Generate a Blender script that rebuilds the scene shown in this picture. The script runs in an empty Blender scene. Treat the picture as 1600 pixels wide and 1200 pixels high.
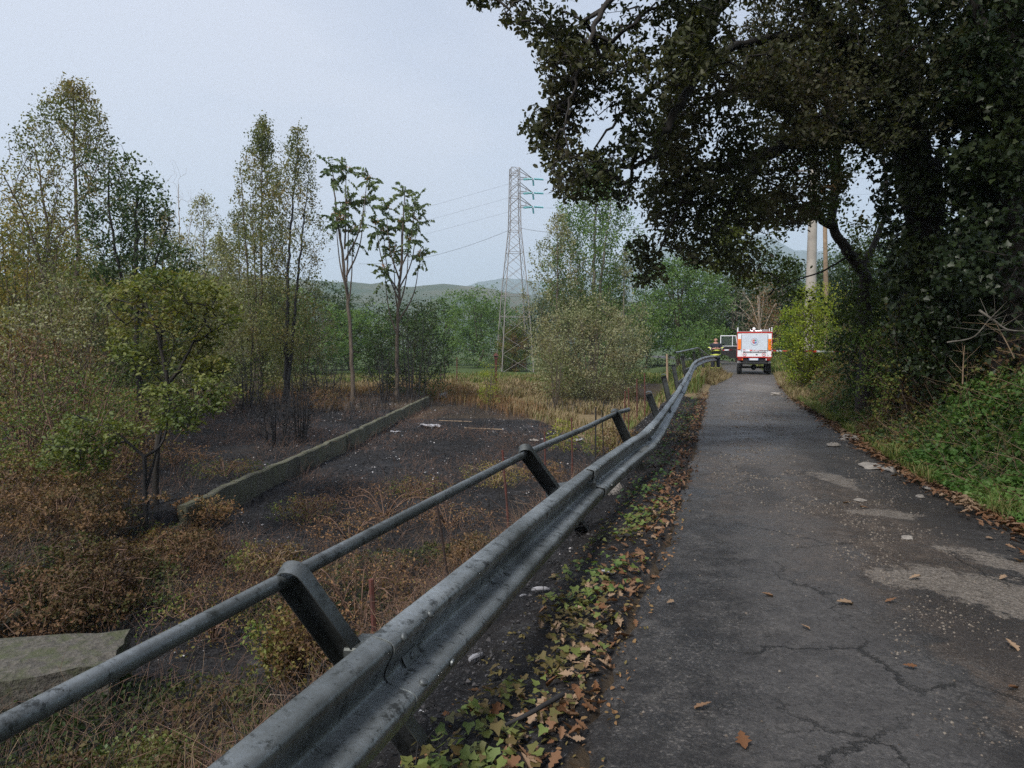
import bpy, math, random
import numpy as np
from mathutils import Vector, Matrix

# ------------------------------------------------------------------ camera, sky, sun
sc = bpy.context.scene
col = sc.collection
R = math.radians
F = 1090.0                       # focal length in pixels of a 1600 px wide picture
PITCH = math.atan(59 / F)
EYE = 1.6
cam = bpy.data.cameras.new('camera')
camo = bpy.data.objects.new('camera', cam)
col.objects.link(camo)
camo.location = (0, 0, EYE)
camo.rotation_euler = (R(90) - PITCH, 0, 0)
cam.sensor_width = 36
cam.lens = F / 1600 * 36
cam.clip_start = 0.05
cam.clip_end = 12000
sc.camera = camo

SUN_EL, SUN_AZ = 48, 215         # azimuth clockwise from +Y (the view direction)
world = bpy.data.worlds.new('World')
sc.world = world
world.use_nodes = True
wt = world.node_tree
wt.nodes.clear()
wo = wt.nodes.new('ShaderNodeOutputWorld')
bg = wt.nodes.new('ShaderNodeBackground')
bg.inputs['Strength'].default_value = 0.14
sky = wt.nodes.new('ShaderNodeTexSky')
sky.sky_type = 'NISHITA'
sky.sun_disc = False
sky.sun_elevation = R(SUN_EL)
sky.sun_rotation = R(SUN_AZ)
sky.air_density = 1.0
sky.dust_density = 1.5
tc = wt.nodes.new('ShaderNodeTexCoord')
mp = wt.nodes.new('ShaderNodeMapping')
mp.inputs['Scale'].default_value = (1.2, 1.2, 4.0)
nz = wt.nodes.new('ShaderNodeTexNoise')
nz.inputs['Scale'].default_value = 1.3
nz.inputs['Detail'].default_value = 4
nz.inputs['Roughness'].default_value = 0.55
cr = wt.nodes.new('ShaderNodeValToRGB')       # thin overcast: how much cloud veils the blue
cr.color_ramp.elements[0].position = 0.20
cr.color_ramp.elements[0].color = (0.45, 0.45, 0.45, 1)
cr.color_ramp.elements[1].position = 0.68
cr.color_ramp.elements[1].color = (0.95, 0.95, 0.95, 1)
mx = wt.nodes.new('ShaderNodeMixRGB')
mx.inputs['Color2'].default_value = (4.65, 4.85, 5.55, 1)
wt.links.new(tc.outputs['Generated'], mp.inputs['Vector'])
wt.links.new(mp.outputs['Vector'], nz.inputs['Vector'])
sx = wt.nodes.new('ShaderNodeSeparateXYZ')
wt.links.new(tc.outputs['Generated'], sx.inputs[0])
g1 = wt.nodes.new('ShaderNodeMath'); g1.operation = 'MULTIPLY_ADD'      # cloud bank lies to the left
wt.links.new(sx.outputs['X'], g1.inputs[0]); g1.inputs[1].default_value = -.42
wt.links.new(nz.outputs['Fac'], g1.inputs[2])
wt.links.new(g1.outputs[0], cr.inputs['Fac'])
wt.links.new(cr.outputs['Color'], mx.inputs['Fac'])
wt.links.new(sky.outputs['Color'], mx.inputs['Color1'])
wt.links.new(mx.outputs['Color'], bg.inputs['Color'])
wt.links.new(bg.outputs['Background'], wo.inputs['Surface'])

sun = bpy.data.lights.new('sun', 'SUN')
sun.energy = 4.4
sun.angle = R(14)
sun.color = (1.0, 0.955, 0.88)
suno = bpy.data.objects.new('sun', sun)
col.objects.link(suno)
suno.rotation_euler = (R(90 - SUN_EL), 0, R(180 - SUN_AZ))
suno.location = (-20, -20, 40)

sc.view_settings.view_transform = 'Standard'
sc.view_settings.look = 'None'
sc.view_settings.exposure = 0.2
sc.view_settings.gamma = 1
sc.view_settings.use_curve_mapping = False
sc.render.engine = 'CYCLES'
sc.cycles.max_bounces = 6
sc.cycles.diffuse_bounces = 3
sc.cycles.transmission_bounces = 4
sc.cycles.volume_bounces = 1
sc.cycles.use_denoising = False      # keeps the fine grain of road and leaves

# ------------------------------------------------------------------ measuring helpers
CP, SP = math.cos(PITCH), math.sin(PITCH)

def ray(px, py):
    a, b = (px - 800) / F, (600 - py) / F
    return Vector((a, CP + b * SP, -SP + b * CP))

def P(px, py, Y):
    r = ray(px, py)
    return Vector((r.x / r.y * Y, Y, EYE + r.z / r.y * Y))

def G(px, py, z=0.0):
    r = ray(px, py)
    t = (z - EYE) / r.z
    return Vector((r.x * t, r.y * t, z))

def vnoise(x, y, seed=0):
    """smooth 2-D value noise, about -1..1"""
    x = np.asarray(x, float); y = np.asarray(y, float)
    xi = np.floor(x).astype(np.int64); yi = np.floor(y).astype(np.int64)
    fx = x - xi; fy = y - yi
    fx = fx * fx * (3 - 2 * fx); fy = fy * fy * (3 - 2 * fy)
    def h(i, j):
        n = (i * 374761393 + j * 668265263 + seed * 2147483) & 0xFFFFFFFF
        n = ((n ^ (n >> 13)) * 1274126177) & 0xFFFFFFFF
        n = n ^ (n >> 16)
        return (n & 0xFFFF) / 32767.5 - 1
    a = h(xi, yi); b = h(xi + 1, yi); c = h(xi, yi + 1); d = h(xi + 1, yi + 1)
    return (a * (1 - fx) + b * fx) * (1 - fy) + (c * (1 - fx) + d * fx) * fy

def fbm(x, y, seed=0, o=3):
    s = 0; a = 1; t = 0
    for k in range(o):
        s = s + a * vnoise(np.asarray(x) * 2 ** k, np.asarray(y) * 2 ** k, seed + k); t += a; a *= .5
    return s / t

def noise3(p, f, seed=0):
    p = np.asarray(p) * f
    return (vnoise(p[..., 0], p[..., 1], seed) + vnoise(p[..., 1] + 9, p[..., 2], seed + 1) + vnoise(p[..., 2], p[..., 0] + 5, seed + 2)) / 1.6

def sstep(a, b, x):
    t = np.clip((np.asarray(x, float) - a) / (b - a), 0, 1)
    return t * t * (3 - 2 * t)

# road edges, measured on the plane of the road
_L = [(-1.5 - .3 * 10, -12)] + [(G(x, y).x, G(x, y).y) for x, y in
      ((890, 1200), (940, 1080), (1000, 930), (1060, 800), (1085, 700), (1100, 640), (1110, 600), (1136, 589))] + [(17.5, 60), (21, 80), (22, 120)]
_R = [(-1.0, -12), (2.9, 2)] + [(G(x, y).x, G(x, y).y) for x, y in
      ((1620, 845), (1530, 800), (1430, 750), (1340, 690), (1250, 630), (1222, 600), (1215, 588))] + [(20.6, 60), (24.5, 80), (26, 120)]
_L = np.array(_L); _R = np.array(_R)

def Lx(y): return np.interp(y, _L[:, 1], _L[:, 0])
def Rx(y): return np.interp(y, _R[:, 1], _R[:, 0])
WALLX = np.array([(-6.5, 4.0), (-6.42, 9), (-6.42, 15), (-6.0, 21.7), (-5.2, 43)])
def Wx(y): return np.interp(y, WALLX[:, 1], WALLX[:, 0])

def H(x, y):
    """height of the ground"""
    x = np.asarray(x, float); y = np.asarray(y, float)
    sl = (Lx(y) - x) * .96
    sr = (x - Rx(y)) * .96
    verge = .27 * sstep(24, 34, y) * sstep(0.0, .4, sl)
    low = -2.0 + .55 * sstep(44, 60, y)
    # the plot behind the concrete wall lies higher
    step = .46 * sstep(-.05, .16, Wx(y) - x) * (1 - sstep(43, 46, y))
    fall = sstep(.45 + .5 * sstep(15, 30, y), 3.7, sl)
    left = verge * (1 - fall) + low * fall - .05 * sstep(0, .4, sl) + step
    bank = (1.45 - .9 * sstep(16, 34, y)) * sstep(.25, 3.0, sr) + .8 * sstep(3, 9, sr)
    inroad = -.05
    z = np.where(sl > 0, left, np.where(sr > 0, bank - .04 * sstep(0, .3, sr), inroad))
    far = sstep(60, 110, np.hypot(x, y))
    z = z * (1 - far) + (-1.5) * far
    rough = np.clip(np.maximum(sl, sr) / 1.5, 0, 1)
    z = z + rough * (.10 * fbm(x * .5, y * .5, 3) + .035 * fbm(x * 2.3, y * 2.3, 7)) * (1 - .6 * far)
    z = z + np.where(rough > 0, .018 * fbm(x * 7, y * 7, 9), 0)
    return z

def Hs(x, y): return float(H(x, y))

def road_z(x, y):
    """surface of the road sheet"""
    x = np.asarray(x, float); y = np.asarray(y, float)
    ed = np.minimum(x - Lx(y), Rx(y) - x)
    return .014 * fbm(x * 1.1, y * .8, 31) + .004 * fbm(x * 6, y * 6, 33) - .012 * (1 - sstep(0, .5, ed)) + .02 * sstep(.3, 1.5, ed)

# ------------------------------------------------------------------ object helpers
def tag(o, label=None, cat=None, group=None, kind=None):
    if label: o['label'] = label
    if cat: o['category'] = cat
    if group: o['group'] = group
    if kind: o['kind'] = kind
    return o

def empty(name, loc, rz=0.0):
    o = bpy.data.objects.new(name, None)
    o.empty_display_size = .2
    col.objects.link(o)
    o.location = loc
    o.rotation_euler = (0, 0, rz)
    return o

def bulk(name, V, Fc, rnd=None, smooth=False):
    """mesh from an (n,3) array and an (m,k) array of faces, or a list of such pairs"""
    me = bpy.data.meshes.new(name)
    if isinstance(Fc, np.ndarray): Fc = [Fc]
    me.vertices.add(len(V))
    me.vertices.foreach_set('co', np.asarray(V, np.float32).ravel())
    idx = np.concatenate([f.ravel() for f in Fc]).astype(np.int32)
    starts = []; base = 0
    for f in Fc:
        starts.append(base + np.arange(len(f)) * f.shape[1]); base += f.size
    starts = np.concatenate(starts).astype(np.int32)
    me.loops.add(len(idx)); me.loops.foreach_set('vertex_index', idx)
    me.polygons.add(len(starts)); me.polygons.foreach_set('loop_start', starts)
    if smooth: me.polygons.foreach_set('use_smooth', np.ones(len(starts), bool))
    me.update(calc_edges=True)
    if rnd is not None:
        a = me.attributes.new('rnd', 'FLOAT', 'POINT')
        a.data.foreach_set('value', np.asarray(rnd, np.float32))
    return me

def link(name, me, mat=None, parent=None):
    o = bpy.data.objects.new(name, me)
    col.objects.link(o)
    if mat is not None and len(me.materials) == 0: me.materials.append(mat)
    if parent is not None: o.parent = parent
    return o

class MB:
    """collects shapes, builds one mesh object"""
    def __init__(s): s.v = []; s.f = []
    def add(s, vs, fs, M=None):
        b = len(s.v)
        for p in vs:
            p = Vector(p)
            s.v.append(M @ p if M is not None else p)
        for f in fs: s.f.append([b + i for i in f])
        return s
    def box(s, c, size, M=None, bev=0.0):
        x, y, z = (d / 2 for d in size)
        R3 = Matrix.Translation(Vector(c)) @ (M if M is not None else Matrix.Identity(4))
        if bev <= 0:
            vs = [(i, j, k) for i in (-x, x) for j in (-y, y) for k in (-z, z)]
            fs = [(0, 1, 3, 2), (4, 6, 7, 5), (0, 4, 5, 1), (2, 3, 7, 6), (0, 2, 6, 4), (1, 5, 7, 3)]
            return s.add(vs, fs, R3)
        b = min(bev, x * .9, y * .9, z * .9)
        vs = []; idx = {}
        for i in (-1, 1):
            for j in (-1, 1):
                for k in (-1, 1):
                    for ax in range(3):
                        p = [i * x, j * y, k * z]
                        for q in range(3):
                            if q != ax: p[q] -= (i, j, k)[q] * b
                        idx[(i, j, k, ax)] = len(vs); vs.append(tuple(p))
        fs = []
        for ax in range(3):
            o1, o2 = [q for q in range(3) if q != ax]
            for sg in (-1, 1):
                ring = []
                for a, c2 in ((-1, -1), (1, -1), (1, 1), (-1, 1)):
                    t = [0, 0, 0]; t[ax] = sg; t[o1] = a; t[o2] = c2
                    ring.append(idx[(*t, ax)])
                fs.append(ring if (sg > 0) == (ax != 1) else ring[::-1])
        for ax in range(3):
            o1, o2 = [q for q in range(3) if q != ax]
            for a in (-1, 1):
                for c2 in (-1, 1):
                    t = [0, 0, 0]; t[o1] = a; t[o2] = c2
                    t0 = list(t); t0[ax] = -1; t1 = list(t); t1[ax] = 1
                    fs.append([idx[(*t0, o1)], idx[(*t1, o1)], idx[(*t1, o2)], idx[(*t0, o2)]])
        for i in (-1, 1):
            for j in (-1, 1):
                for k in (-1, 1):
                    fs.append([idx[(i, j, k, 0)], idx[(i, j, k, 1)], idx[(i, j, k, 2)]])
        return s.add(vs, fs, R3)
    def tube(s, pts, rad, n=8, cap=True):
        pts = [Vector(p) for p in pts]
        m = len(pts)
        if not hasattr(rad, '__len__'): rad = [rad] * m
        b = len(s.v); up = None
        for i, p in enumerate(pts):
            d = (pts[min(i + 1, m - 1)] - pts[max(i - 1, 0)])
            d = d.normalized() if d.length > 1e-9 else Vector((0, 0, 1))
            if up is None: up = Vector((0, 0, 1)) if abs(d.z) < .9 else Vector((1, 0, 0))
            a = d.cross(up).normalized(); c = a.cross(d); up = c
            for k in range(n):
                t = 2 * math.pi * k / n
                s.v.append(p + (a * math.cos(t) + c * math.sin(t)) * rad[i])
        for i in range(m - 1):
            for k in range(n):
                k2 = (k + 1) % n
                s.f.append([b + i * n + k, b + i * n + k2, b + (i + 1) * n + k2, b + (i + 1) * n + k])
        if cap:
            s.f.append([b + k for k in range(n)][::-1])
            s.f.append([b + (m - 1) * n + k for k in range(n)])
        return s
    def lathe(s, c, prof, n=12, M=None):
        """prof: (radius, z) list"""
        vs = []; fs = []
        for r, z in prof:
            for k in range(n):
                t = 2 * math.pi * k / n
                vs.append((r * math.cos(t), r * math.sin(t), z))
        for i in range(len(prof) - 1):
            for k in range(n):
                k2 = (k + 1) % n
                fs.append((i * n + k, i * n + k2, (i + 1) * n + k2, (i + 1) * n + k))
        fs.append(tuple(range(n))[::-1]); fs.append(tuple((len(prof) - 1) * n + k for k in range(n)))
        R3 = Matrix.Translation(Vector(c)) @ (M if M is not None else Matrix.Identity(4))
        return s.add(vs, fs, R3)
    def build(s, name, mat, parent=None, smooth=False):
        me = bpy.data.meshes.new(name)
        me.from_pydata([tuple(v) for v in s.v], [], s.f)
        me.materials.append(mat)
        if smooth:
            me.polygons.foreach_set('use_smooth', np.ones(len(me.polygons), bool))
            try: me.set_sharp_from_angle(angle=R(40))
            except Exception: pass
        me.update()
        o = bpy.data.objects.new(name, me)
        col.objects.link(o)
        if parent is not None: o.parent = parent
        return o

# ------------------------------------------------------------------ materials
def newmat(name):
    m = bpy.data.materials.new(name); m.use_nodes = True
    nt = m.node_tree
    return m, nt, nt.nodes['Principled BSDF']

def N(nt, kind, **kw):
    n = nt.nodes.new(kind)
    for k, v in kw.items():
        if hasattr(n, k): setattr(n, k, v)
        else: n.inputs[k].default_value = v
    return n

def ramp(nt, src, stops):
    r = nt.nodes.new('ShaderNodeValToRGB')
    e = r.color_ramp.elements
    while len(e) < len(stops): e.new(.5)
    for q, (p, c) in zip(e, stops):
        q.position = p
        q.color = (*c, 1) if hasattr(c, '__len__') else (c, c, c, 1)
    nt.links.new(src, r.inputs['Fac'])
    return r.outputs['Color']

def noise(nt, scale, detail=4, rough=.6, vec=None, dist=0):
    n = N(nt, 'ShaderNodeTexNoise', Scale=scale, Detail=detail, Roughness=rough, Distortion=dist)
    if vec is not None: nt.links.new(vec, n.inputs['Vector'])
    return n.outputs['Fac']

def mix(nt, fac, a, b, mode='MIX'):
    m = nt.nodes.new('ShaderNodeMixRGB'); m.blend_type = mode
    for s, v in ((m.inputs['Fac'], fac), (m.inputs['Color1'], a), (m.inputs['Color2'], b)):
        if hasattr(v, 'links'): nt.links.new(v, s)
        elif hasattr(v, '__len__'): s.default_value = (*v, 1)
        elif s.type == 'RGBA': s.default_value = (v, v, v, 1)
        else: s.default_value = v
    return m.outputs['Color']

def mth(nt, op, a, b=None, clamp=False):
    m = nt.nodes.new('ShaderNodeMath'); m.operation = op; m.use_clamp = clamp
    for s, v in ((m.inputs[0], a), (m.inputs[1], b)):
        if v is None: continue
        if hasattr(v, 'links'): nt.links.new(v, s)
        else: s.default_value = v
    return m.outputs[0]

def bump(nt, bsdf, h, dist=.01, strength=1.0):
    b = N(nt, 'ShaderNodeBump', Distance=dist, Strength=strength)
    nt.links.new(h, b.inputs['Height']); nt.links.new(b.outputs['Normal'], bsdf.inputs['Normal'])

def simple(name, c, rough=.6, metal=0.0, var=.25, scale=12, bmp=0.0, dirt=None):
    m, nt, b = newmat(name)
    tcn = nt.nodes.new('ShaderNodeTexCoord')
    n = noise(nt, scale, 5, .65, tcn.outputs['Object'])
    c1 = tuple(x * (1 - var) for x in c); c2 = tuple(min(1, x * (1 + var)) for x in c)
    o = ramp(nt, n, [(.3, c1), (.7, c2)])
    if dirt:
        n2 = noise(nt, scale * .3, 6, .7, tcn.outputs['Object'])
        o = mix(nt, ramp(nt, n2, [(.45, 0.0), (.62, .8)]), o, dirt)
    nt.links.new(o, b.inputs['Base Color'])
    b.inputs['Roughness'].default_value = rough
    b.inputs['Metallic'].default_value = metal
    if bmp: bump(nt, b, n, bmp)
    return m

def leafmat(name, cols, transl=.35, rough=.55, spec=.3):
    """cols: colour stops over the per-leaf random number"""
    m, nt, b = newmat(name)
    at = nt.nodes.new('ShaderNodeAttribute'); at.attribute_name = 'rnd'
    k = len(cols)
    c = ramp(nt, at.outputs['Fac'], [(i / max(1, k - 1), cc) for i, cc in enumerate(cols)])
    nt.links.new(c, b.inputs['Base Color'])
    b.inputs['Roughness'].default_value = rough
    b.inputs['Specular IOR Level'].default_value = spec
    tr = nt.nodes.new('ShaderNodeBsdfTranslucent')
    nt.links.new(mix(nt, 1.0, c, (1.0, 1.0, .45), 'MULTIPLY'), tr.inputs['Color'])
    ms = nt.nodes.new('ShaderNodeMixShader'); ms.inputs['Fac'].default_value = transl
    nt.links.new(b.outputs['BSDF'], ms.inputs[1]); nt.links.new(tr.outputs['BSDF'], ms.inputs[2])
    nt.links.new(ms.outputs['Shader'], nt.nodes['Material Output'].inputs['Surface'])
    return m

def barkmat(name, c1, c2, scale=9):
    m, nt, b = newmat(name)
    tcn = nt.nodes.new('ShaderNodeTexCoord')
    mpn = N(nt, 'ShaderNodeMapping'); mpn.inputs['Scale'].default_value = (1, 1, .25)
    nt.links.new(tcn.outputs['Object'], mpn.inputs['Vector'])
    n = noise(nt, scale, 6, .7, mpn.outputs['Vector'])
    nt.links.new(ramp(nt, n, [(.35, c1), (.65, c2)]), b.inputs['Base Color'])
    b.inputs['Roughness'].default_value = .9
    bump(nt, b, n, .02)
    return m

M = {}
M['bark_dark'] = barkmat('bark_dark', (.012, .010, .009), (.038, .032, .027))
M['bark_grey'] = barkmat('bark_grey', (.08, .07, .055), (.2, .18, .15))
M['bark_brown'] = barkmat('bark_brown', (.05, .038, .028), (.13, .10, .075))
M['bark_char'] = barkmat('bark_char', (.008, .008, .009), (.03, .028, .028))
M['twig_red'] = simple('twig_red', (.13, .075, .05), .8, scale=5, var=.5)
M['twig_tan'] = simple('twig_tan', (.26, .18, .11), .8, scale=5, var=.5)
M['twig_black'] = simple('twig_black', (.016, .015, .016), .8, scale=5, var=.5)
M['twig_pale'] = simple('twig_pale', (.3, .25, .2), .8, scale=4, var=.4)
M['lf_oak'] = leafmat('leaf_oak', [(.032, .042, .018), (.05, .06, .026), (.08, .085, .038), (.065, .055, .032)], .4)
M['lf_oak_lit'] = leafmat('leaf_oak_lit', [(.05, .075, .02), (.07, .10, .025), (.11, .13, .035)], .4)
M['lf_ivy'] = leafmat('leaf_ivy', [(.016, .03, .011), (.03, .048, .016), (.07, .09, .03)], .25, .45, .4)
M['lf_sap'] = leafmat('leaf_sapling', [(.075, .11, .03), (.125, .155, .042), (.20, .215, .065), (.18, .155, .055)], .4)
M['lf_poplar'] = leafmat('leaf_poplar', [(.09, .115, .04), (.14, .165, .055), (.19, .19, .07), (.22, .17, .07)], .4)
M['lf_yellow'] = leafmat('leaf_yellowing', [(.16, .18, .035), (.24, .23, .05), (.30, .24, .06), (.25, .18, .06)], .4)
M['lf_willow'] = leafmat('leaf_willow', [(.12, .14, .06), (.21, .23, .11), (.30, .30, .17), (.19, .16, .08)], .35)
M['lf_green'] = leafmat('leaf_green', [(.06, .12, .03), (.10, .18, .045), (.15, .23, .06)], .4)
M['lf_dkgreen'] = leafmat('leaf_dark_green', [(.03, .06, .022), (.05, .085, .03), (.08, .12, .04)], .35)
M['lf_lime'] = leafmat('leaf_lime', [(.16, .23, .02), (.25, .31, .03), (.32, .34, .05), (.2, .2, .05)], .45)
M['lf_ail'] = leafmat('leaf_ailanthus', [(.07, .11, .045), (.11, .16, .065), (.17, .21, .09)], .35)
M['seed'] = leafmat('seed_orange', [(.42, .2, .09), (.55, .3, .15)], .3)
M['lf_brown'] = leafmat('leaf_brown', [(.10, .055, .028), (.19, .11, .055), (.27, .15, .075), (.16, .13, .05)], .25, .7, .2)
M['lf_mixed'] = leafmat('leaf_mixed', [(.06, .11, .025), (.11, .16, .035), (.18, .17, .05), (.17, .10, .045), (.09, .055, .035)], .3, .6, .2)
M['lf_slope'] = leafmat('leaf_slope', [(.025, .045, .012), (.05, .07, .02), (.085, .085, .028), (.10, .06, .028), (.045, .028, .02)], .25, .6, .2)
M['lf_slope_dead'] = leafmat('leaf_slope_dead', [(.05, .028, .016), (.10, .055, .03), (.15, .085, .045), (.08, .06, .028)], .2, .7, .2)
M['lf_litter'] = leafmat('leaf_litter', [(.04, .022, .015), (.10, .055, .035), (.19, .11, .065), (.13, .06, .028), (.26, .18, .12)], .1, .7, .2)
M['lf_cover'] = leafmat('leaf_cover', [(.03, .065, .018), (.05, .10, .028), (.09, .15, .04), (.15, .19, .05), (.12, .09, .035)], .3, .5, .35)
M['lf_nettle'] = leafmat('leaf_nettle', [(.06, .13, .03), (.11, .21, .05), (.18, .29, .08)], .35, .5, .3)
M['lf_scorch'] = leafmat('leaf_scorched', [(.06, .04, .025), (.13, .08, .045), (.21, .125, .065), (.10, .085, .04)], .3, .7, .2)
M['grass_dry'] = leafmat('grass_dry', [(.17, .13, .07), (.26, .19, .11), (.32, .25, .15), (.16, .17, .06)], .3, .7, .2)
M['grass_green'] = leafmat('grass_green', [(.07, .11, .03), (.11, .16, .04), (.18, .2, .06), (.28, .22, .11)], .35, .6, .2)
M['charflake'] = leafmat('char_flake', [(.010, .010, .011), (.02, .02, .021), (.035, .034, .036), (.075, .072, .075)], 0, .8, .2)
M['ashflake'] = leafmat('ash_flake', [(.10, .085, .075), (.28, .26, .25), (.5, .5, .52), (.2, .12, .08)], 0, .8, .2)
M['gravel'] = leafmat('gravel', [(.035, .03, .026), (.09, .075, .06), (.15, .125, .105), (.21, .185, .155), (.07, .055, .048)], 0, .85, .2)
M['stone'] = simple('stone', (.23, .21, .19), .85, scale=8, var=.4, bmp=.02)
M['tyre'] = simple('tyre', (.014, .014, .015), .85, scale=30)
M['black'] = simple('black_paint', (.012, .012, .014), .5)
M['white'] = simple('white_paint', (.74, .76, .80), .35, var=.04, scale=3)
M['shutter'] = simple('shutter_paint', (.60, .66, .74), .4, var=.05, scale=2)
M['redp'] = simple('red_paint', (.46, .035, .03), .35, var=.1, scale=4)
M['orange'] = simple('orange_reflector', (.85, .20, .02), .3, var=.06, scale=40)
M['tail'] = simple('tail_lamp', (.25, .015, .012), .2, var=.1)
M['plate'] = simple('plate', (.68, .72, .78), .4, var=.05)
M['plateblue'] = simple('plate_blue', (.03, .08, .35), .4, var=.05)
M['chrome'] = simple('bright_metal', (.6, .6, .62), .3, .8, var=.1)
M['skin'] = simple('skin', (.48, .25, .18), .55, var=.08, scale=8)
M['navy'] = simple('navy_cloth', (.012, .014, .026), .85, var=.3, scale=20)
M['hivis'] = simple('hivis_yellow', (.62, .68, .12), .5, var=.08)
M['cuff'] = simple('pale_glove', (.55, .52, .3), .7, var=.12)
M['boot'] = simple('boot', (.02, .018, .017), .7)
M['rust'] = simple('rust_red', (.10, .028, .02), .8, var=.35, scale=14, dirt=(.05, .03, .025))
M['rustdark'] = simple('rust_dark', (.03, .018, .015), .85, var=.35, scale=14)
M['timber'] = simple('timber', (.28, .2, .13), .8, var=.3, scale=6)
M['sheet'] = simple('pale_sheet', (.36, .36, .39), .6, var=.2, scale=4, dirt=(.12, .11, .11))
M['pole'] = simple('pole_concrete', (.36, .33, .29), .85, var=.15, scale=2, dirt=(.22, .2, .18))
M['lattice'] = simple('lattice_steel', (.24, .22, .21), .6, .2, var=.25, scale=.5)
M['insul'] = simple('insulator_glass', (.05, .32, .36), .2, var=.1)
M['cable'] = simple('cable', (.12, .12, .13), .6)
M['crate'] = simple('burnt_crate', (.24, .19, .15), .8, var=.35, scale=15, dirt=(.04, .035, .03))

def glassmat():
    m = bpy.data.materials.new('window_glass'); m.use_nodes = True
    nt = m.node_tree; nt.nodes.clear()
    o = nt.nodes.new('ShaderNodeOutputMaterial'); t = nt.nodes.new('ShaderNodeBsdfTransparent'); g = nt.nodes.new('ShaderNodeBsdfGlossy')
    t.inputs['Color'].default_value = (.55, .62, .60, 1); g.inputs['Roughness'].default_value = .05; g.inputs['Color'].default_value = (.8, .85, .85, 1)
    x = nt.nodes.new('ShaderNodeMixShader'); x.inputs['Fac'].default_value = .07
    nt.links.new(t.outputs[0], x.inputs[1]); nt.links.new(g.outputs[0], x.inputs[2]); nt.links.new(x.outputs[0], o.inputs['Surface'])
    return m
M['glass'] = glassmat()

def galvmat(name, dark=1.0):
    m, nt, b = newmat(name)
    tcn = nt.nodes.new('ShaderNodeTexCoord'); v = tcn.outputs['Object']
    n1 = noise(nt, 3.0, 7, .7, v); n2 = noise(nt, 60, 3, .6, v); n3 = noise(nt, 14, 8, .75, v)
    c = ramp(nt, n1, [(.3, tuple(x * dark for x in (.2, .215, .22))), (.7, tuple(x * dark for x in (.42, .45, .46)))])
    c = mix(nt, ramp(nt, n2, [(.4, .0), (.7, .35)]), c, tuple(x * dark for x in (.16, .17, .165)))
    # black soot flecks and a greenish grime
    c = mix(nt, ramp(nt, n3, [(.54, 0.0), (.62, .8)]), c, (.03, .032, .03))
    n4 = noise(nt, 90, 2, .5, v)
    c = mix(nt, ramp(nt, n4, [(.70, 0.0), (.73, .9)]), c, (.02, .02, .02))
    c = mix(nt, ramp(nt, noise(nt, 1.2, 5, .6, v), [(.42, 0.0), (.62, .6)]), c, (.06, .065, .055))
    nt.links.new(c, b.inputs['Base Color'])
    b.inputs['Metallic'].default_value = .75
    nt.links.new(ramp(nt, n2, [(.3, .36), (.7, .56)]), b.inputs['Roughness'])
    bump(nt, b, n2, .0015, .6)
    return m
M['galv'] = galvmat('galvanised_steel')
M['galv_dark'] = galvmat('sooted_steel', .6)

def groundmat():
    m, nt, b = newmat('ground')
    tcn = nt.nodes.new('ShaderNodeTexCoord'); v = tcn.outputs['Object']
    def att(n):
        a = nt.nodes.new('ShaderNodeAttribute'); a.attribute_name = n; return a.outputs['Fac']
    nA = noise(nt, .9, 8, .7, v); nB = noise(nt, 9, 8, .75, v); nC = noise(nt, 55, 4, .7, v)
    char = ramp(nt, nB, [(.3, (.010, .010, .011)), (.52, (.016, .016, .018)), (.75, (.055, .053, .06))])
    char = mix(nt, ramp(nt, nA, [(.48, 0.0), (.66, .5)]), char, (.045, .036, .030))
    char = mix(nt, ramp(nt, noise(nt, 2.3, 9, .8, v), [(.54, 0.0), (.68, .6)]), char, (.12, .12, .125))
    char = mix(nt, ramp(nt, nC, [(.60, 0.0), (.66, .8)]), char, (.2, .2, .21))
    soil = ramp(nt, nB, [(.3, (.03, .022, .015)), (.6, (.085, .062, .04)), (.8, (.15, .115, .08))])
    dry = ramp(nt, nB, [(.3, (.10, .075, .04)), (.6, (.22, .165, .09)), (.8, (.3, .24, .14))])
    grn = ramp(nt, nB, [(.3, (.03, .05, .015)), (.6, (.07, .10, .03)), (.8, (.14, .15, .05))])
    def edge(a):   # break the mask's outline with noise
        return ramp(nt, mth(nt, 'ADD', a, mth(nt, 'MULTIPLY', mth(nt, 'SUBTRACT', nA, .5), .9)), [(.38, 0.0), (.62, 1.0)])
    c = mix(nt, edge(att('green')), soil, grn)
    c = mix(nt, edge(att('dry')), c, dry)
    c = mix(nt, edge(att('burn')), c, char)
    nt.links.new(c, b.inputs['Base Color'])
    b.inputs['Roughness'].default_value = .95
    b.inputs['Specular IOR Level'].default_value = .2
    bump(nt, b, mth(nt, 'ADD', nB, mth(nt, 'MULTIPLY', nC, .5)), .05, .9)
    return m
M['ground'] = groundmat()

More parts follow.
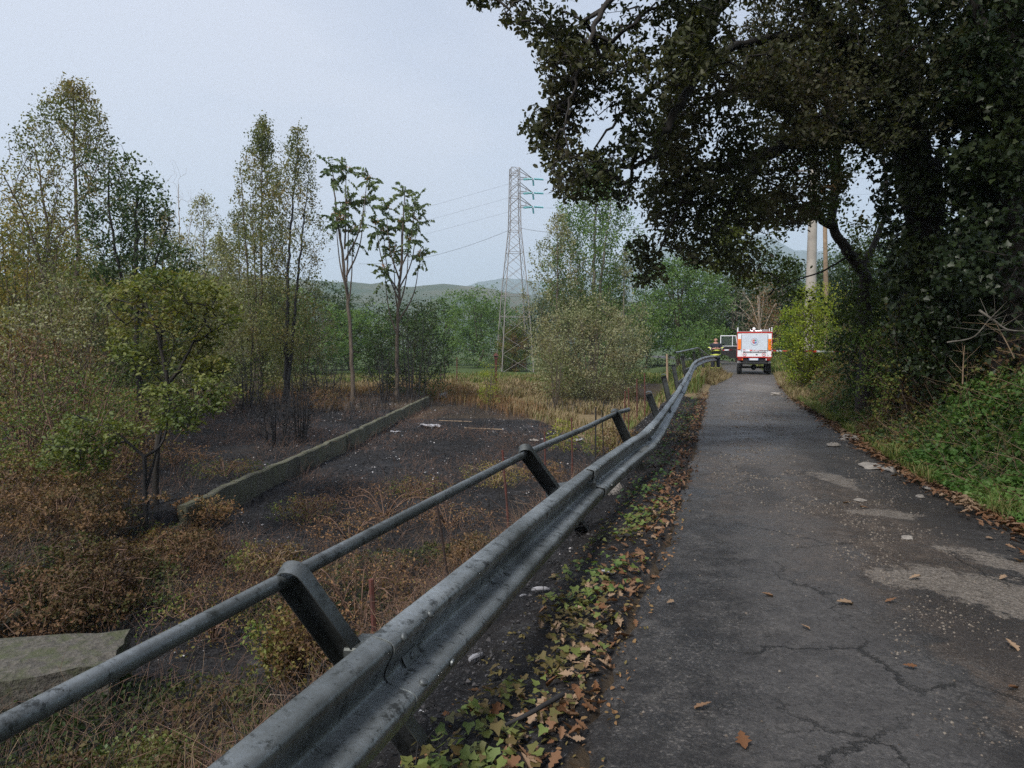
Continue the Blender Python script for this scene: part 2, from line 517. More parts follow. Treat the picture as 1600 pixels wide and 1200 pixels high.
def roadmat():
    m, nt, b = newmat('asphalt')
    g = nt.nodes.new('ShaderNodeNewGeometry'); v = g.outputs['Position']
    grain = noise(nt, 110, 3, .7, v); mid = noise(nt, 7, 8, .72, v); big = noise(nt, .8, 5, .6, v)
    vor = N(nt, 'ShaderNodeTexVoronoi', Scale=75.0); nt.links.new(v, vor.inputs['Vector'])
    c = ramp(nt, grain, [(.25, (.022, .022, .024)), (.5, (.05, .05, .053)), (.78, (.12, .12, .122))])
    vc = N(nt, 'ShaderNodeTexVoronoi', Scale=88.0); nt.links.new(v, vc.inputs['Vector'])
    agg = nt.nodes.new('ShaderNodeSeparateXYZ'); nt.links.new(vc.outputs['Color'], agg.inputs[0])
    c = mix(nt, .6, c, ramp(nt, agg.outputs['X'], [(.0, (.008, .008, .009)), (.45, (.03, .03, .032)), (.8, (.09, .088, .088)), (1.0, (.26, .25, .24))]))
    c = mix(nt, ramp(nt, vor.outputs['Distance'], [(.08, .5), (.2, 0.0)]), c, (.20, .19, .185))
    c = mix(nt, ramp(nt, big, [(.35, 0.0), (.65, .45)]), c, (.082, .080, .078))
    c = mix(nt, ramp(nt, mid, [(.42, 0.0), (.60, .8)]), c, (.012, .011, .011))
    c = mix(nt, ramp(nt, noise(nt, 2.1, 9, .8, v), [(.49, 0.0), (.56, .7)]), c, (.014, .012, .012))
    c = mix(nt, ramp(nt, noise(nt, 1.4, 9, .8, v), [(.53, 0.0), (.60, .45)]), c, (.14, .135, .13))
    sep = nt.nodes.new('ShaderNodeSeparateXYZ')
    wv = N(nt, 'ShaderNodeVectorMath'); wv.operation = 'ADD'
    nzv = N(nt, 'ShaderNodeTexNoise', Scale=1.6, Detail=7.0, Roughness=.7); nt.links.new(v, nzv.inputs['Vector'])
    sc2 = N(nt, 'ShaderNodeVectorMath'); sc2.operation = 'MULTIPLY_ADD'
    nt.links.new(nzv.outputs['Color'], sc2.inputs[0]); sc2.inputs[1].default_value = (1.1, 1.1, 0); sc2.inputs[2].default_value = (-.55, -.55, 0)
    nt.links.new(v, wv.inputs[0]); nt.links.new(sc2.outputs[0], wv.inputs[1])
    nt.links.new(wv.outputs[0], sep.inputs[0])
    X, Y = sep.outputs['X'], sep.outputs['Y']
    rag = mth(nt, 'MULTIPLY', mth(nt, 'SUBTRACT', noise(nt, 7, 9, .9, v), .5), 4.5)      # ragged outlines
    def blob(cx, cy, rx, ry, rot=0.0, soft=.08):
        dx = mth(nt, 'SUBTRACT', X, cx); dy = mth(nt, 'SUBTRACT', Y, cy)
        ca, sa = math.cos(rot), math.sin(rot)
        u = mth(nt, 'DIVIDE', mth(nt, 'ADD', mth(nt, 'MULTIPLY', dx, ca), mth(nt, 'MULTIPLY', dy, sa)), rx)
        w = mth(nt, 'DIVIDE', mth(nt, 'SUBTRACT', mth(nt, 'MULTIPLY', dy, ca), mth(nt, 'MULTIPLY', dx, sa)), ry)
        d = mth(nt, 'ADD', mth(nt, 'MULTIPLY', u, u), mth(nt, 'MULTIPLY', w, w))
        return mth(nt, 'MULTIPLY', mth(nt, 'ADD', mth(nt, 'SUBTRACT', 1.0 + soft, d), rag), 1 / soft / 2, True)
    # the brown, worn and stony middle
    brown = ramp(nt, mid, [(.25, (.022, .017, .014)), (.5, (.07, .054, .043)), (.75, (.17, .14, .115))])
    brown = mix(nt, ramp(nt, vor.outputs['Distance'], [(.14, .8), (.32, 0.0)]), brown, (.30, .27, .24))
    mask = None
    for a in ((3.05, 6.2, .75, 2.2, -.27, .5), (3.4, 9.8, .7, 3.6, -.28, .6), (6.2, 17.0, .9, 6.0, -.3, .6), (10.3, 30, 1.1, 9, -.3, .5), (2.6, 3.4, .35, 1.0, -.1, .5)):
        k = blob(*a); mask = k if mask is None else mth(nt, 'MAXIMUM', mask, k)
    edge = mth(nt, 'MULTIPLY', mask, ramp(nt, noise(nt, 3.2, 7, .75, v), [(.30, 0.0), (.50, .95)]))
    c = mix(nt, edge, c, brown)
    stn = ramp(nt, agg.outputs['Y'], [(.0, (.012, .010, .009)), (.5, (.05, .04, .033)), (.78, (.13, .11, .09)), (1.0, (.40, .37, .33))])
    vs2 = N(nt, 'ShaderNodeTexVoronoi', Scale=42.0); nt.links.new(v, vs2.inputs['Vector'])
    ag2 = nt.nodes.new('ShaderNodeSeparateXYZ'); nt.links.new(vs2.outputs['Color'], ag2.inputs[0])
    stn2 = ramp(nt, ag2.outputs['X'], [(.0, (.014, .011, .010)), (.45, (.04, .032, .026)), (.7, (.14, .118, .098)), (1.0, (.46, .42, .37))])
    brown = mix(nt, .80, brown, mix(nt, .55, stn, stn2))
    brown = mix(nt, ramp(nt, noise(nt, 17, 6, .8, v), [(.42, .0), (.62, .65)]), brown, (.018, .014, .012))
    # smoother, paler left wheel track and darker tarry stretches
    tm = None
    for a in ((2.15, 5.2, .42, 2.4, -.28, .5), (3.8, 10.8, .5, 4.6, -.285, .5), (7.3, 22, .6, 8, -.285, .5), (1.5, 3.0, .5, 1.0, -.28, .6)):
        k = blob(*a); tm = k if tm is None else mth(nt, 'MAXIMUM', tm, k)
    c = mix(nt, mth(nt, 'MULTIPLY', tm, .45), c, (.125, .125, .13))
    dm = None
    for a in ((2.75, 3.9, .35, .7, -.3, .5), (4.2, 6.9, .4, 1.5, -.3, .5), (4.9, 10.5, .45, 2.2, -.3, .5), (2.9, 8.2, .18, 1.4, -.28, .5)):
        k = blob(*a); dm = k if dm is None else mth(nt, 'MAXIMUM', dm, k)
    c = mix(nt, mth(nt, 'MULTIPLY', dm, .6), c, (.02, .018, .018))
    # pale worn patches
    pale = mix(nt, .5, ramp(nt, grain, [(.3, (.13, .115, .10)), (.55, (.26, .235, .21)), (.8, (.42, .39, .36))]), ramp(nt, agg.outputs['X'], [(.0, (.07, .06, .05)), (.5, (.17, .155, .14)), (1.0, (.36, .34, .31))]))
    pm = None
    for a in ((3.15, 4.35, .75, .42, -.75, .15), (3.75, 4.9, .2, .55, .6, .15), (2.75, 3.1, .45, .2, .7, .2), (3.55, 6.55, .32, .16, .2, .2), (3.9, 8.2, .16, .5, 0, .3), (9.5, 27, .6, 3, -.3, .4)):
        k = blob(*a); pm = k if pm is None else mth(nt, 'MAXIMUM', pm, k)
    pm = mth(nt, 'MULTIPLY', pm, ramp(nt, noise(nt, 9, 6, .8, v), [(.3, .35), (.48, 1.0)]))
    c = mix(nt, pm, c, pale)
    # cracks
    ck = N(nt, 'ShaderNodeTexVoronoi', Scale=.95); ck.feature = 'DISTANCE_TO_EDGE'
    wob = N(nt, 'ShaderNodeVectorMath'); wob.operation = 'MULTIPLY_ADD'
    nz2 = N(nt, 'ShaderNodeTexNoise', Scale=5.0, Detail=6.0, Roughness=.7); nt.links.new(v, nz2.inputs['Vector'])
    nt.links.new(nz2.outputs['Color'], wob.inputs[0]); wob.inputs[1].default_value = (.35, .35, 0); nt.links.new(v, wob.inputs[2])
    nt.links.new(wob.outputs[0], ck.inputs['Vector'])
    crack = ramp(nt, ck.outputs['Distance'], [(.002, 1.0), (.007, 0.0)])
    crack = mth(nt, 'MULTIPLY', crack, ramp(nt, noise(nt, .9, 3, .5, v), [(.50, 0.0), (.62, 1.0)]))
    c = mix(nt, mth(nt, 'MULTIPLY', crack, .55), c, (.008, .008, .008))
    far_light = mth(nt, 'MULTIPLY', ramp(nt, mth(nt, 'DIVIDE', Y, 40.0), [(.12, 0.0), (.6, .62)]), ramp(nt, noise(nt, 1.3, 8, .75, v), [(.34, .15), (.6, 1.0)]))  # dusty tone grows with distance, painting in the brighter light past the oak
    c = mix(nt, far_light, mix(nt, 1.0, c, (.78, .77, .78), 'MULTIPLY'), mix(nt, .5, (.15, .135, .12), ramp(nt, agg.outputs['Y'], [(.0, (.05, .045, .04)), (1.0, (.24, .22, .2))])))
    gr = noise(nt, 38, 9, .85, v)
    c = mix(nt, 1.0, c, ramp(nt, gr, [(.36, (.30, .29, .27)), (.5, (.95, .91, .86)), (.60, (1.15, 1.1, 1.03))]), 'MULTIPLY')
    c = mix(nt, ramp(nt, noise(nt, 52, 8, .9, v), [(.57, 0.0), (.64, .55)]), c, (.24, .225, .21))
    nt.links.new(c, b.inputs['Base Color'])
    nt.links.new(ramp(nt, big, [(.35, .42), (.65, .72)]), b.inputs['Roughness'])
    hgt = mth(nt, 'SUBTRACT', mth(nt, 'ADD', mth(nt, 'MULTIPLY', agg.outputs['X'], .45), mth(nt, 'MULTIPLY', mid, 1.2)), mth(nt, 'MULTIPLY', crack, 1.5))
    bump(nt, b, hgt, .022, 1.0)
    return m
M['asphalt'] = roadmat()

def concretemat(name='old_concrete', moss=.5, dark=1.0):
    m, nt, b = newmat(name)
    tcn = nt.nodes.new('ShaderNodeTexCoord'); v = tcn.outputs['Object']
    n1 = noise(nt, 2.2, 8, .7, v); n2 = noise(nt, 25, 5, .7, v)
    mpn = N(nt, 'ShaderNodeMapping'); mpn.inputs['Scale'].default_value = (6, 6, .6); nt.links.new(v, mpn.inputs['Vector'])
    st = noise(nt, 1.5, 6, .7, mpn.outputs['Vector'])
    c = ramp(nt, n1, [(.3, tuple(dark * x for x in (.10, .095, .07))), (.55, tuple(dark * x for x in (.19, .18, .14))), (.8, tuple(dark * x for x in (.30, .28, .24)))])
    c = mix(nt, ramp(nt, st, [(.38, 0.0), (.58, moss)]), c, (.13, .14, .055))
    c = mix(nt, ramp(nt, noise(nt, 1.1, 7, .75, v), [(.5, 0.0), (.66, .8)]), c, (.04, .035, .03))
    c = mix(nt, ramp(nt, n2, [(.55, 0.0), (.75, .5)]), c, (.05, .045, .04))
    nt.links.new(c, b.inputs['Base Color']); b.inputs['Roughness'].default_value = .92
    bump(nt, b, mth(nt, 'ADD', n1, n2), .05)
    return m
M['concrete'] = concretemat(moss=.5, dark=.8)
M['concrete_slab'] = simple('slab_concrete', (.085, .077, .064), .95, var=.6, scale=16, bmp=.05, dirt=(.055, .065, .025))

def hillmat(name, a, c_):
    m, nt, b = newmat(name)
    g = nt.nodes.new('ShaderNodeNewGeometry')
    n = noise(nt, .012, 9, .7, g.outputs['Position'])
    n2 = noise(nt, .08, 5, .7, g.outputs['Position'])
    c = mix(nt, ramp(nt, n2, [(.45, 0.0), (.6, .5)]), ramp(nt, n, [(.4, a), (.62, c_)]), (.03, .05, .02))
    nt.links.new(c, b.inputs['Base Color']); b.inputs['Roughness'].default_value = 1
    return m
M['hill'] = hillmat('hill', (.03, .055, .03), (.09, .09, .06))
M['mountain'] = hillmat('mountain', (.03, .05, .035), (.06, .075, .05))

# ------------------------------------------------------------------ setting: ground, road, hills, haze
def axis(lo, hi, fine_lo, fine_hi, step, grow=1.12):
    a = list(np.arange(fine_lo, fine_hi + 1e-6, step))
    s = step; x = fine_hi
    while x < hi: s *= grow; x += s; a.append(min(x, hi))
    s = step; x = fine_lo
    while x > lo: s *= grow; x -= s; a.insert(0, max(x, lo))
    return np.array(a)

def make_ground():
    xs = axis(-4200, 4200, -11, 14, .11, 1.09); ys = axis(-400, 5200, 0, 27, .13, 1.05)
    XX, YY = np.meshgrid(xs, ys)
    Z = H(XX, YY)
    V = np.stack([XX, YY, Z], -1).reshape(-1, 3)
    nx, ny = len(xs), len(ys)
    i = np.arange(nx * ny).reshape(ny, nx)
    Fc = np.stack([i[:-1, :-1], i[:-1, 1:], i[1:, 1:], i[1:, :-1]], -1).reshape(-1, 4)
    me = bulk('ground', V, Fc, smooth=True)
    x, y = V[:, 0], V[:, 1]
    sl = (Lx(y) - x) * .96; sr = (x - Rx(y)) * .96
    burn = sstep(-.1, .12, sl) * (1 - sstep(33, 37, y)) * (1 - .3 * sstep(4, 3.2, sl) * sstep(1.5, 2, sl) * (1 - sstep(10, 14, y)))
    # unburnt, dry and green ground beyond the black field
    edge_y = np.interp(x, [-40, -12, -6, -1, 3, 6], [38, 47, 52, 44, 27, 22])
    burn = burn * (1 - sstep(edge_y - 2, edge_y + 2, y)) * (1 - sstep(-30, -22, -x) * 0)
    burn = burn * sstep(-24, -18, x)
    burn = np.maximum(burn, .55 * (sstep(1.2, 2.0, sr) * (1 - sstep(24, 28, y)) * (1 - sstep(3, 6, sr))))
    dry = sstep(edge_y - 2, edge_y + 1, y) * (1 - sstep(edge_y + 9, edge_y + 16, y)) * (sl > 0)
    green = np.clip(sstep(55, 62, y) + (sr > 0) * .7, 0, 1)
    for nme, arr in (('burn', burn), ('dry', dry), ('green', green)):
        a = me.attributes.new(nme, 'FLOAT', 'POINT'); a.data.foreach_set('value', arr.astype(np.float32))
    tag(link('ground', me, M['ground']), kind='structure')

def make_road():
    ys = axis(-12, 118, 1, 22, .1, 1.05)
    n = 44; V = []; t = np.linspace(-.04, 1.04, n)
    YY = np.repeat(ys[:, None], n, 1)
    l = Lx(ys)[:, None]; r = Rx(ys)[:, None]
    jl = .10 * fbm(ys * 1.6, ys * 0, 21)[:, None] + .05 * vnoise(ys * 6, ys * 0, 22)[:, None]
    jr = .14 * fbm(ys * 1.3, ys * 0, 23)[:, None] + .05 * vnoise(ys * 6, ys * 0, 24)[:, None]
    XX = (l + jl) + (r + jr - l - jl) * t[None, :]
    w = (r - l)
    ed = np.minimum(t, 1 - t)[None, :] * w
    Z = .014 * fbm(XX * 1.1, YY * .8, 31) + .004 * fbm(XX * 6, YY * 6, 33) - .012 * (1 - sstep(0, .5, ed)) - .09 * (1 - sstep(-.1, .03, ed)) + .02 * sstep(.3, 1.5, ed)
    V = np.stack([XX, YY, Z], -1).reshape(-1, 3)
    i = np.arange(len(ys) * n).reshape(len(ys), n)
    Fc = np.stack([i[:-1, :-1], i[:-1, 1:], i[1:, 1:], i[1:, :-1]], -1).reshape(-1, 4)
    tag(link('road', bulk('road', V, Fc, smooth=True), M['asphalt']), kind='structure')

def ridge(name, pts, Y, depth, mat, seed, back=1.0, kind='structure'):
    """a hill seen as a ridge through the measured tops (px, py) at distance Y, with real depth"""
    pts = [P(a, b, Y) for a, b in pts]
    xs = np.linspace(pts[0].x, pts[-1].x, 130)
    top = np.interp(xs, [p.x for p in pts], [p.z for p in pts])
    top = top + fbm(xs / (Y * .035), xs * 0, seed, 4) * Y * .0018
    m = 22
    V = []
    for j in range(m):
        u = j / (m - 1) * 2 - 1
        prof = max(0, math.cos(u * math.pi / 2)) ** 1.2
        yy = Y + u * depth
        z = -3 + (top + 3) * prof * (1 + .12 * fbm(xs / (Y * .05), xs * 0 + u * 3, seed + 5))
        V.append(np.stack([xs * (yy / Y) ** .0, np.full_like(xs, yy), z], -1))
    V = np.concatenate(V)
    i = np.arange(m * 130).reshape(m, 130)
    Fc = np.stack([i[:-1, :-1], i[:-1, 1:], i[1:, 1:], i[1:, :-1]], -1).reshape(-1, 4)
    tag(link(name, bulk(name, V, Fc, smooth=True), mat), kind=kind)

make_ground()
make_road()
ridge('hill', [(-500, 470), (-100, 440), (150, 425), (330, 428), (430, 428), (520, 437), (585, 446), (640, 447), (700, 452), (800, 456), (900, 468), (1200, 478), (1500, 480)], 900, 260, M['hill'], 5)
ridge('distant_mountain', [(600, 470), (690, 452), (728, 444), (752, 436), (775, 441), (800, 438), (830, 446), (900, 440), (960, 415), (1010, 392), (1060, 378), (1110, 372), (1200, 380), (1330, 400), (1500, 420), (1800, 470)], 3400, 900, M['mountain'], 12)

def make_haze():
    mb = MB().box((0, 2400, 308), (8500, 5700, 624))
    m = bpy.data.materials.new('haze_air'); m.use_nodes = True
    nt = m.node_tree; nt.nodes.clear()
    o = nt.nodes.new('ShaderNodeOutputMaterial'); pv = nt.nodes.new('ShaderNodeVolumePrincipled')
    pv.inputs['Color'].default_value = (.74, .87, 1.0, 1)
    pv.inputs['Density'].default_value = .0003
    pv.inputs['Anisotropy'].default_value = .2
    nt.links.new(pv.outputs['Volume'], o.inputs['Volume'])
    tag(mb.build('haze', m), kind='stuff')
USE_HAZE = True
if USE_HAZE: make_haze()

# ------------------------------------------------------------------ vegetation engine
DIAMOND = (np.array([(0, 0, 0), (.30, .42, .06), (0, 1, -.05), (-.30, .42, .06)], float), np.array([(0, 1, 2), (0, 2, 3)]))
ROUND = (np.array([(0, 0, 0), (.20, .22, .05), (.27, .66, .04), (0, 1, -.06), (-.27, .66, .04), (-.20, .22, .05)], float), np.array([(0, 1, 2, 3), (0, 3, 4, 5)]))
# a lobed oak leaf: outline verts and the midrib
_ol = [(.05, .0), (.16, .16), (.10, .27), (.30, .40), (.17, .50), (.34, .68), (.15, .78), (.12, .95)]
OAK = (np.array([(0, -.08, 0), (0, 1.0, -.12)] + [(x, y, .10 * x) for x, y in _ol] + [(-x, y, .10 * x) for x, y in _ol], float),
       [np.array([(0,) + tuple(range(2, 10)) + (1,)]), np.array([(0, 1) + tuple(range(17, 9, -1))])])
IVY = (np.array([(0, 0, 0), (.38, -.08, .05), (.50, .30, .06), (.26, .45, .02), (.0, 1, -.08), (-.26, .45, .02), (-.50, .30, .06), (-.38, -.08, .05)], float),
       np.array([(0, 1, 2, 3, 4), (0, 4, 5, 6, 7)]))
CLUMP = (np.array([(-.5, 0, 0), (-.1, .1, .1), (.5, .05, 0), (.32, .5, -.08), (.1, .9, .0), (-.3, .62, .1)], float), np.array([(0, 1, 4, 5), (1, 2, 3, 4)]))

def leaves(rng, C, size, tmpl=DIAMOND, svar=.35, up=.6, droop=0.0, dirs=None, flat=None, tonef=1.3):
    """leaf shapes at the centres C; normals lean upwards by `up`, tips hang by `droop`"""
    n = len(C)
    T, Fc = tmpl
    nrm = rng.normal(size=(n, 3)); nrm /= np.linalg.norm(nrm, axis=1)[:, None]
    if flat is not None: nrm = nrm * flat; nrm[:, 2] += 1
    else: nrm[:, 2] += up
    nrm /= np.linalg.norm(nrm, axis=1)[:, None] + 1e-9
    d = rng.normal(size=(n, 3)) if dirs is None else dirs + rng.normal(size=(n, 3)) * .35
    d[:, 2] -= droop
    d -= nrm * np.sum(d * nrm, 1)[:, None]
    d /= np.linalg.norm(d, axis=1)[:, None] + 1e-9
    s = np.cross(d, nrm)
    sz = size * (1 + svar * rng.uniform(-1, 1, n))
    curl = rng.uniform(.3, 2.2, n)
    V = C[:, None, :] + sz[:, None, None] * (T[None, :, 0:1] * s[:, None, :] + (T[None, :, 1:2] - .4) * d[:, None, :] + (T[None, :, 2:3] * curl[:, None, None]) * nrm[:, None, :])
    k = len(T)
    off = (np.arange(n) * k)[:, None, None]
    if not isinstance(Fc, list): Fc = [Fc]
    Fs = [(f[None] + off).reshape(-1, f.shape[1]) for f in Fc]
    tone = np.clip(.5 + .55 * noise3(C, tonef, 77) + rng.uniform(-.28, .28, n), 0, 1)
    return V.reshape(-1, 3), Fs, np.repeat(tone, k)

def prisms(A, B, ra, rb, k=3):
    """thin tapered sticks from A to B, vectorised"""
    A = np.asarray(A, float); B = np.asarray(B, float)
    n = len(A)
    ra = np.broadcast_to(ra, (n,)); rb = np.broadcast_to(rb, (n,))
    d = B - A; L = np.linalg.norm(d, axis=1)[:, None] + 1e-9; d = d / L
    ref = np.where(np.abs(d[:, 2:3]) < .9, np.array([[0, 0, 1.]]), np.array([[1., 0, 0]]))
    u = np.cross(d, ref); u /= np.linalg.norm(u, axis=1)[:, None] + 1e-9
    w = np.cross(d, u)
    t = np.arange(k) * 2 * np.pi / k
    ring = u[:, None, :] * np.cos(t)[None, :, None] + w[:, None, :] * np.sin(t)[None, :, None]
    V = np.concatenate([A[:, None] + ring * ra[:, None, None], B[:, None] + ring * rb[:, None, None]], 1).reshape(-1, 3)
    o = np.arange(n)[:, None] * 2 * k
    Fs = np.concatenate([np.stack([o[:, 0] + i, o[:, 0] + (i + 1) % k, o[:, 0] + k + (i + 1) % k, o[:, 0] + k + i], 1) for i in range(k)])
    return V, Fs

def merge(parts):
    """parts: (V, [faces...] or faces, rnd or None) -> one triple"""
    Vs = []; Fs = {}; Rn = []; b = 0
    for V, Fc, rn in parts:
        if len(V) == 0: continue
        if not isinstance(Fc, list): Fc = [Fc]
        Vs.append(V); Rn.append(np.zeros(len(V)) + .5 if rn is None else rn)
        for f in Fc: Fs.setdefault(f.shape[1], []).append(f + b)
        b += len(V)
    return np.concatenate(Vs), [np.concatenate(f) for f in Fs.values()], np.concatenate(Rn)

def smooth_path(pts, n):
    """Catmull-Rom resampling"""
    p = np.array([tuple(q) for q in pts], float)
    if len(p) < 3:
        t = np.linspace(0, 1, n)[:, None]; return p[0] * (1 - t) + p[-1] * t
    q = np.vstack([2 * p[0] - p[1], p, 2 * p[-1] - p[-2]])
    out = []
    ts = np.linspace(0, len(p) - 1 - 1e-6, n)
    for t in ts:
        i = int(t); f = t - i
        a, b, c, d = q[i], q[i + 1], q[i + 2], q[i + 3]
        out.append(.5 * ((2 * b) + (-a + c) * f + (2 * a - 5 * b + 4 * c - d) * f * f + (-a + 3 * b - 3 * c + d) * f ** 3))
    return np.array(out)

def tubes(path, rad, k=7):
    m = len(path); d = np.gradient(path, axis=0); d /= np.linalg.norm(d, axis=1)[:, None] + 1e-9
    ref = np.array([0, 0, 1.]) if abs(d[0, 2]) < .8 else np.array([1., 0, 0])
    V = []; u = np.cross(d[0], ref); u /= np.linalg.norm(u)
    t = np.arange(k) * 2 * np.pi / k
    for i in range(m):
        u = u - d[i] * np.dot(u, d[i]); u /= np.linalg.norm(u) + 1e-9
        w = np.cross(d[i], u)
        V.append(path[i] + (u[None] * np.cos(t)[:, None] + w[None] * np.sin(t)[:, None]) * rad[i])
    V = np.concatenate(V)
    i = np.arange(m * k).reshape(m, k)
    Fs = np.stack([i[:-1], np.roll(i, -1, 1)[:-1], np.roll(i, -1, 1)[1:], i[1:]], -1).reshape(-1, 4)
    return V, Fs

def plant(rng, skel, pts, tip_r=.005, rise=0.0, seg=.6, wob=.12, grow=.45, k=3, maxr=.12):
    """skel: [(points, r0, r1)]; pts: places the twigs reach. Returns wood and twig-end data"""
    wood = []; nodes = []; par = []; fixed = []
    for sp, r0, r1 in skel:
        L = sum((Vector(a) - Vector(b)).length for a, b in zip(sp[:-1], sp[1:]))
        n = max(4, int(L / max(.12, seg * .5)))
        path = smooth_path(sp, n)
        path += np.stack([vnoise(np.arange(n) * .7, np.arange(n) * 0 + j, int(r0 * 1000) + 7) for j in range(3)], 1) * r0 * .35
        rad = np.linspace(r0, r1, n)
        wood.append((*tubes(path, rad, 8 if r0 > .06 else 5), None))
        for q, rr in zip(path, rad):
            nodes.append(q); par.append(-1); fixed.append(rr)
    nsk = len(nodes)
    cap = nsk + len(pts) * 8 + 10
    NA = np.zeros((cap, 3)); NA[:nsk] = np.array(nodes); nn = nsk
    par = list(par) ; cnt = [0] * nsk
    pts = np.asarray(pts, float)
    d0 = np.array([np.min(np.sum((NA[:nsk] - p) ** 2, 1)) for p in pts])
    tips = []; tdir = []
    for idx in np.argsort(d0):
        p = pts[idx]
        D = NA[:nn] - p
        h = np.hypot(D[:, 0], D[:, 1])
        c = np.sqrt(np.sum(D ** 2, 1))
        if rise: c = c + 2.0 * np.maximum(0, D[:, 2] + rise * h)
        j = int(np.argmin(c)); a = NA[j].copy()
        L = np.linalg.norm(p - a); m = max(1, min(7, int(L / seg) + 1)); prev = j
        sag = rng.normal(size=3) * wob * L
        for s in range(1, m + 1):
            t = s / m
            q = a + (p - a) * t + sag * math.sin(math.pi * t) * (1 if m > 1 else 0)
            NA[nn] = q; par.append(prev); cnt.append(0); prev = nn; nn += 1
        tips.append(p); tdir.append((p - NA[par[prev]]))
        q = prev
        while q >= nsk: cnt[q] += 1; q = par[q]
    par = np.array(par); cnt = np.array(cnt)
    ch = np.arange(nsk, nn)
    if len(ch):
        r = np.minimum(maxr, tip_r * np.maximum(cnt, 1) ** grow)
        pr = np.where(par[ch] >= nsk, np.minimum(r[par[ch]], r[ch] * 1.35), r[ch] * 1.15)
        V, Fs = prisms(NA[par[ch]], NA[ch], pr, r[ch], k)
        wood.append((V, Fs, None))
    return merge(wood), np.array(tips), np.array(tdir), NA[nsk:nn]

def spray(rng, tips, per, spread, anis=(1, 1, .7)):
    n = len(tips)
    C = np.repeat(tips, per, 0) + rng.normal(size=(n * per, 3)) * np.array(anis) * spread * .6
    return C

def ell(rng, c, r, n, shell=.5, low=-1.0):
    """points in an ellipsoid, favouring its outer shell"""
    out = []
    while len(out) < n:
        v = rng.normal(size=3); v /= np.linalg.norm(v)
        if v[2] < low: continue
        out.append(np.array(c) + v * np.array(r) * (shell + (1 - shell) * rng.uniform() ** .5) * (1 + .22 * vnoise(v[0] * 2.2 + c[0], v[1] * 2.2 + v[2] * 3, 5)))
    return np.array(out)

def make_plant(name, base, wood, leafparts, wmat, label, cat, group=None, rz=0.0, scale=1.0, names=('trunk', 'crown')):
    """leafparts: [(part name, (V,F,rnd), material)], coordinates relative to the base"""
    root = empty(name, base, rz)
    root.scale = (scale,) * 3 if not hasattr(scale, '__len__') else scale
    tag(root, label, cat, group)
    if wood is not None:
        V, Fs, _ = wood
        link(names[0], bulk(names[0], V, Fs, smooth=True), wmat, root)
    for nm, (V, Fs, rn), mt in leafparts:
        q = link(nm, bulk(nm, V, Fs, rn), mt, root)
        if nm in ('seed_cluster', 'dead_leaves', 'dead_foliage'): q['kind'] = 'stuff'
    return root

def copy_thing(root, loc, rz=0, scale=1.0, label=None, mats=None):
    r = root.copy(); col.objects.link(r)
    r.location = loc; r.rotation_euler = (0, 0, rz)
    r.scale = (scale,) * 3 if not hasattr(scale, '__len__') else scale
    if label: r['label'] = label
    for ch in list(root.children):
        c = ch.copy(); col.objects.link(c); c.parent = r
        if mats and ch.name.split('.')[0] in mats:
            c.material_slots[0].link = 'OBJECT'; c.material_slots[0].material = mats[ch.name.split('.')[0]]
        for g in ch.children:
            d = g.copy(); col.objects.link(d); d.parent = c
    return r

# ---- kinds of tree, all around their own base
def poplar(rng, h, w, trunk_r, n, per, leaf=.075, bare=.25, lean=(0, 0), stems=1, spread=.28, tm=DIAMOND, profile=None):
    skel = []
    for s in range(stems):
        ox, oy = (rng.uniform(-.25, .25, 2) * w * (s > 0))
        top = (ox * 2 + lean[0], oy * 2 + lean[1], h * (1 - .14 * s))
        mid = (ox * 1.3 + lean[0] * .4 + rng.uniform(-.1, .1), oy + lean[1] * .4, h * .5)
        skel.append(([(ox * .3, oy * .3, -.2), mid, top], trunk_r * (1 - .25 * s), .015))
    pts = []
    while len(pts) < n:
        t = bare + (1 - bare) * rng.uniform() ** 1.12
        a = rng.uniform(0, 2 * np.pi)
        prof = (math.sin(math.pi * min(1, ((t - bare) / (1 - bare)) * .8 + .18)) ** .8) if profile is None else profile(t)
        rr = w * .5 * prof * math.sqrt(rng.uniform(.03, 1)) * (1 + .3 * vnoise(a * 1.3, t * 6, 9))
        cx = lean[0] * t * t; cy = lean[1] * t * t
        pts.append((cx + rr * math.cos(a), cy + rr * math.sin(a), h * t))
    wood, tips, td, mids = plant(rng, skel, np.array(pts), .006, rise=.9, seg=.55)
    C = spray(rng, tips, per, spread, (.8, .8, 1.2))
    return wood, leaves(rng, C, leaf, tm, up=.2, droop=.5)

def broadleaf(rng, h, w, trunk_r, n, per, leaf, blobs=9, spread=.5, fork=.3, tm=DIAMOND, base_z=.25):
    skel = [([(0, 0, -.2), (rng.uniform(-.1, .1) * w, 0, h * fork), (rng.uniform(-.1, .1) * w, rng.uniform(-.1, .1) * w, h * .8)], trunk_r, trunk_r * .25)]
    bl = []
    for b in range(blobs):
        a = b * 2.4 + rng.uniform(-.4, .4); u = (b + .5) / blobs
        z = h * (base_z + .12 + (.80 - base_z) * u); rr = w * .30 * math.sin(math.pi * (.18 + .72 * u)) * rng.uniform(.8, 1.15)
        c = (rr * math.cos(a), rr * math.sin(a), z)
        bl.append((c, w * rng.uniform(.2, .28)))
        skel.append(([(0, 0, h * (fork * .6 + .2 * u)), (c[0] * .5, c[1] * .5, z * .85), c], trunk_r * .4, .03))
    pts = np.concatenate([ell(rng, c, (r, r, r * .8), n // blobs, .55) for c, r in bl])
    wood, tips, td, mids = plant(rng, skel, pts, .008, rise=.2, seg=1.0)
    C = spray(rng, tips, per, spread)
    return wood, leaves(rng, C, leaf, tm, up=.7, droop=.2)

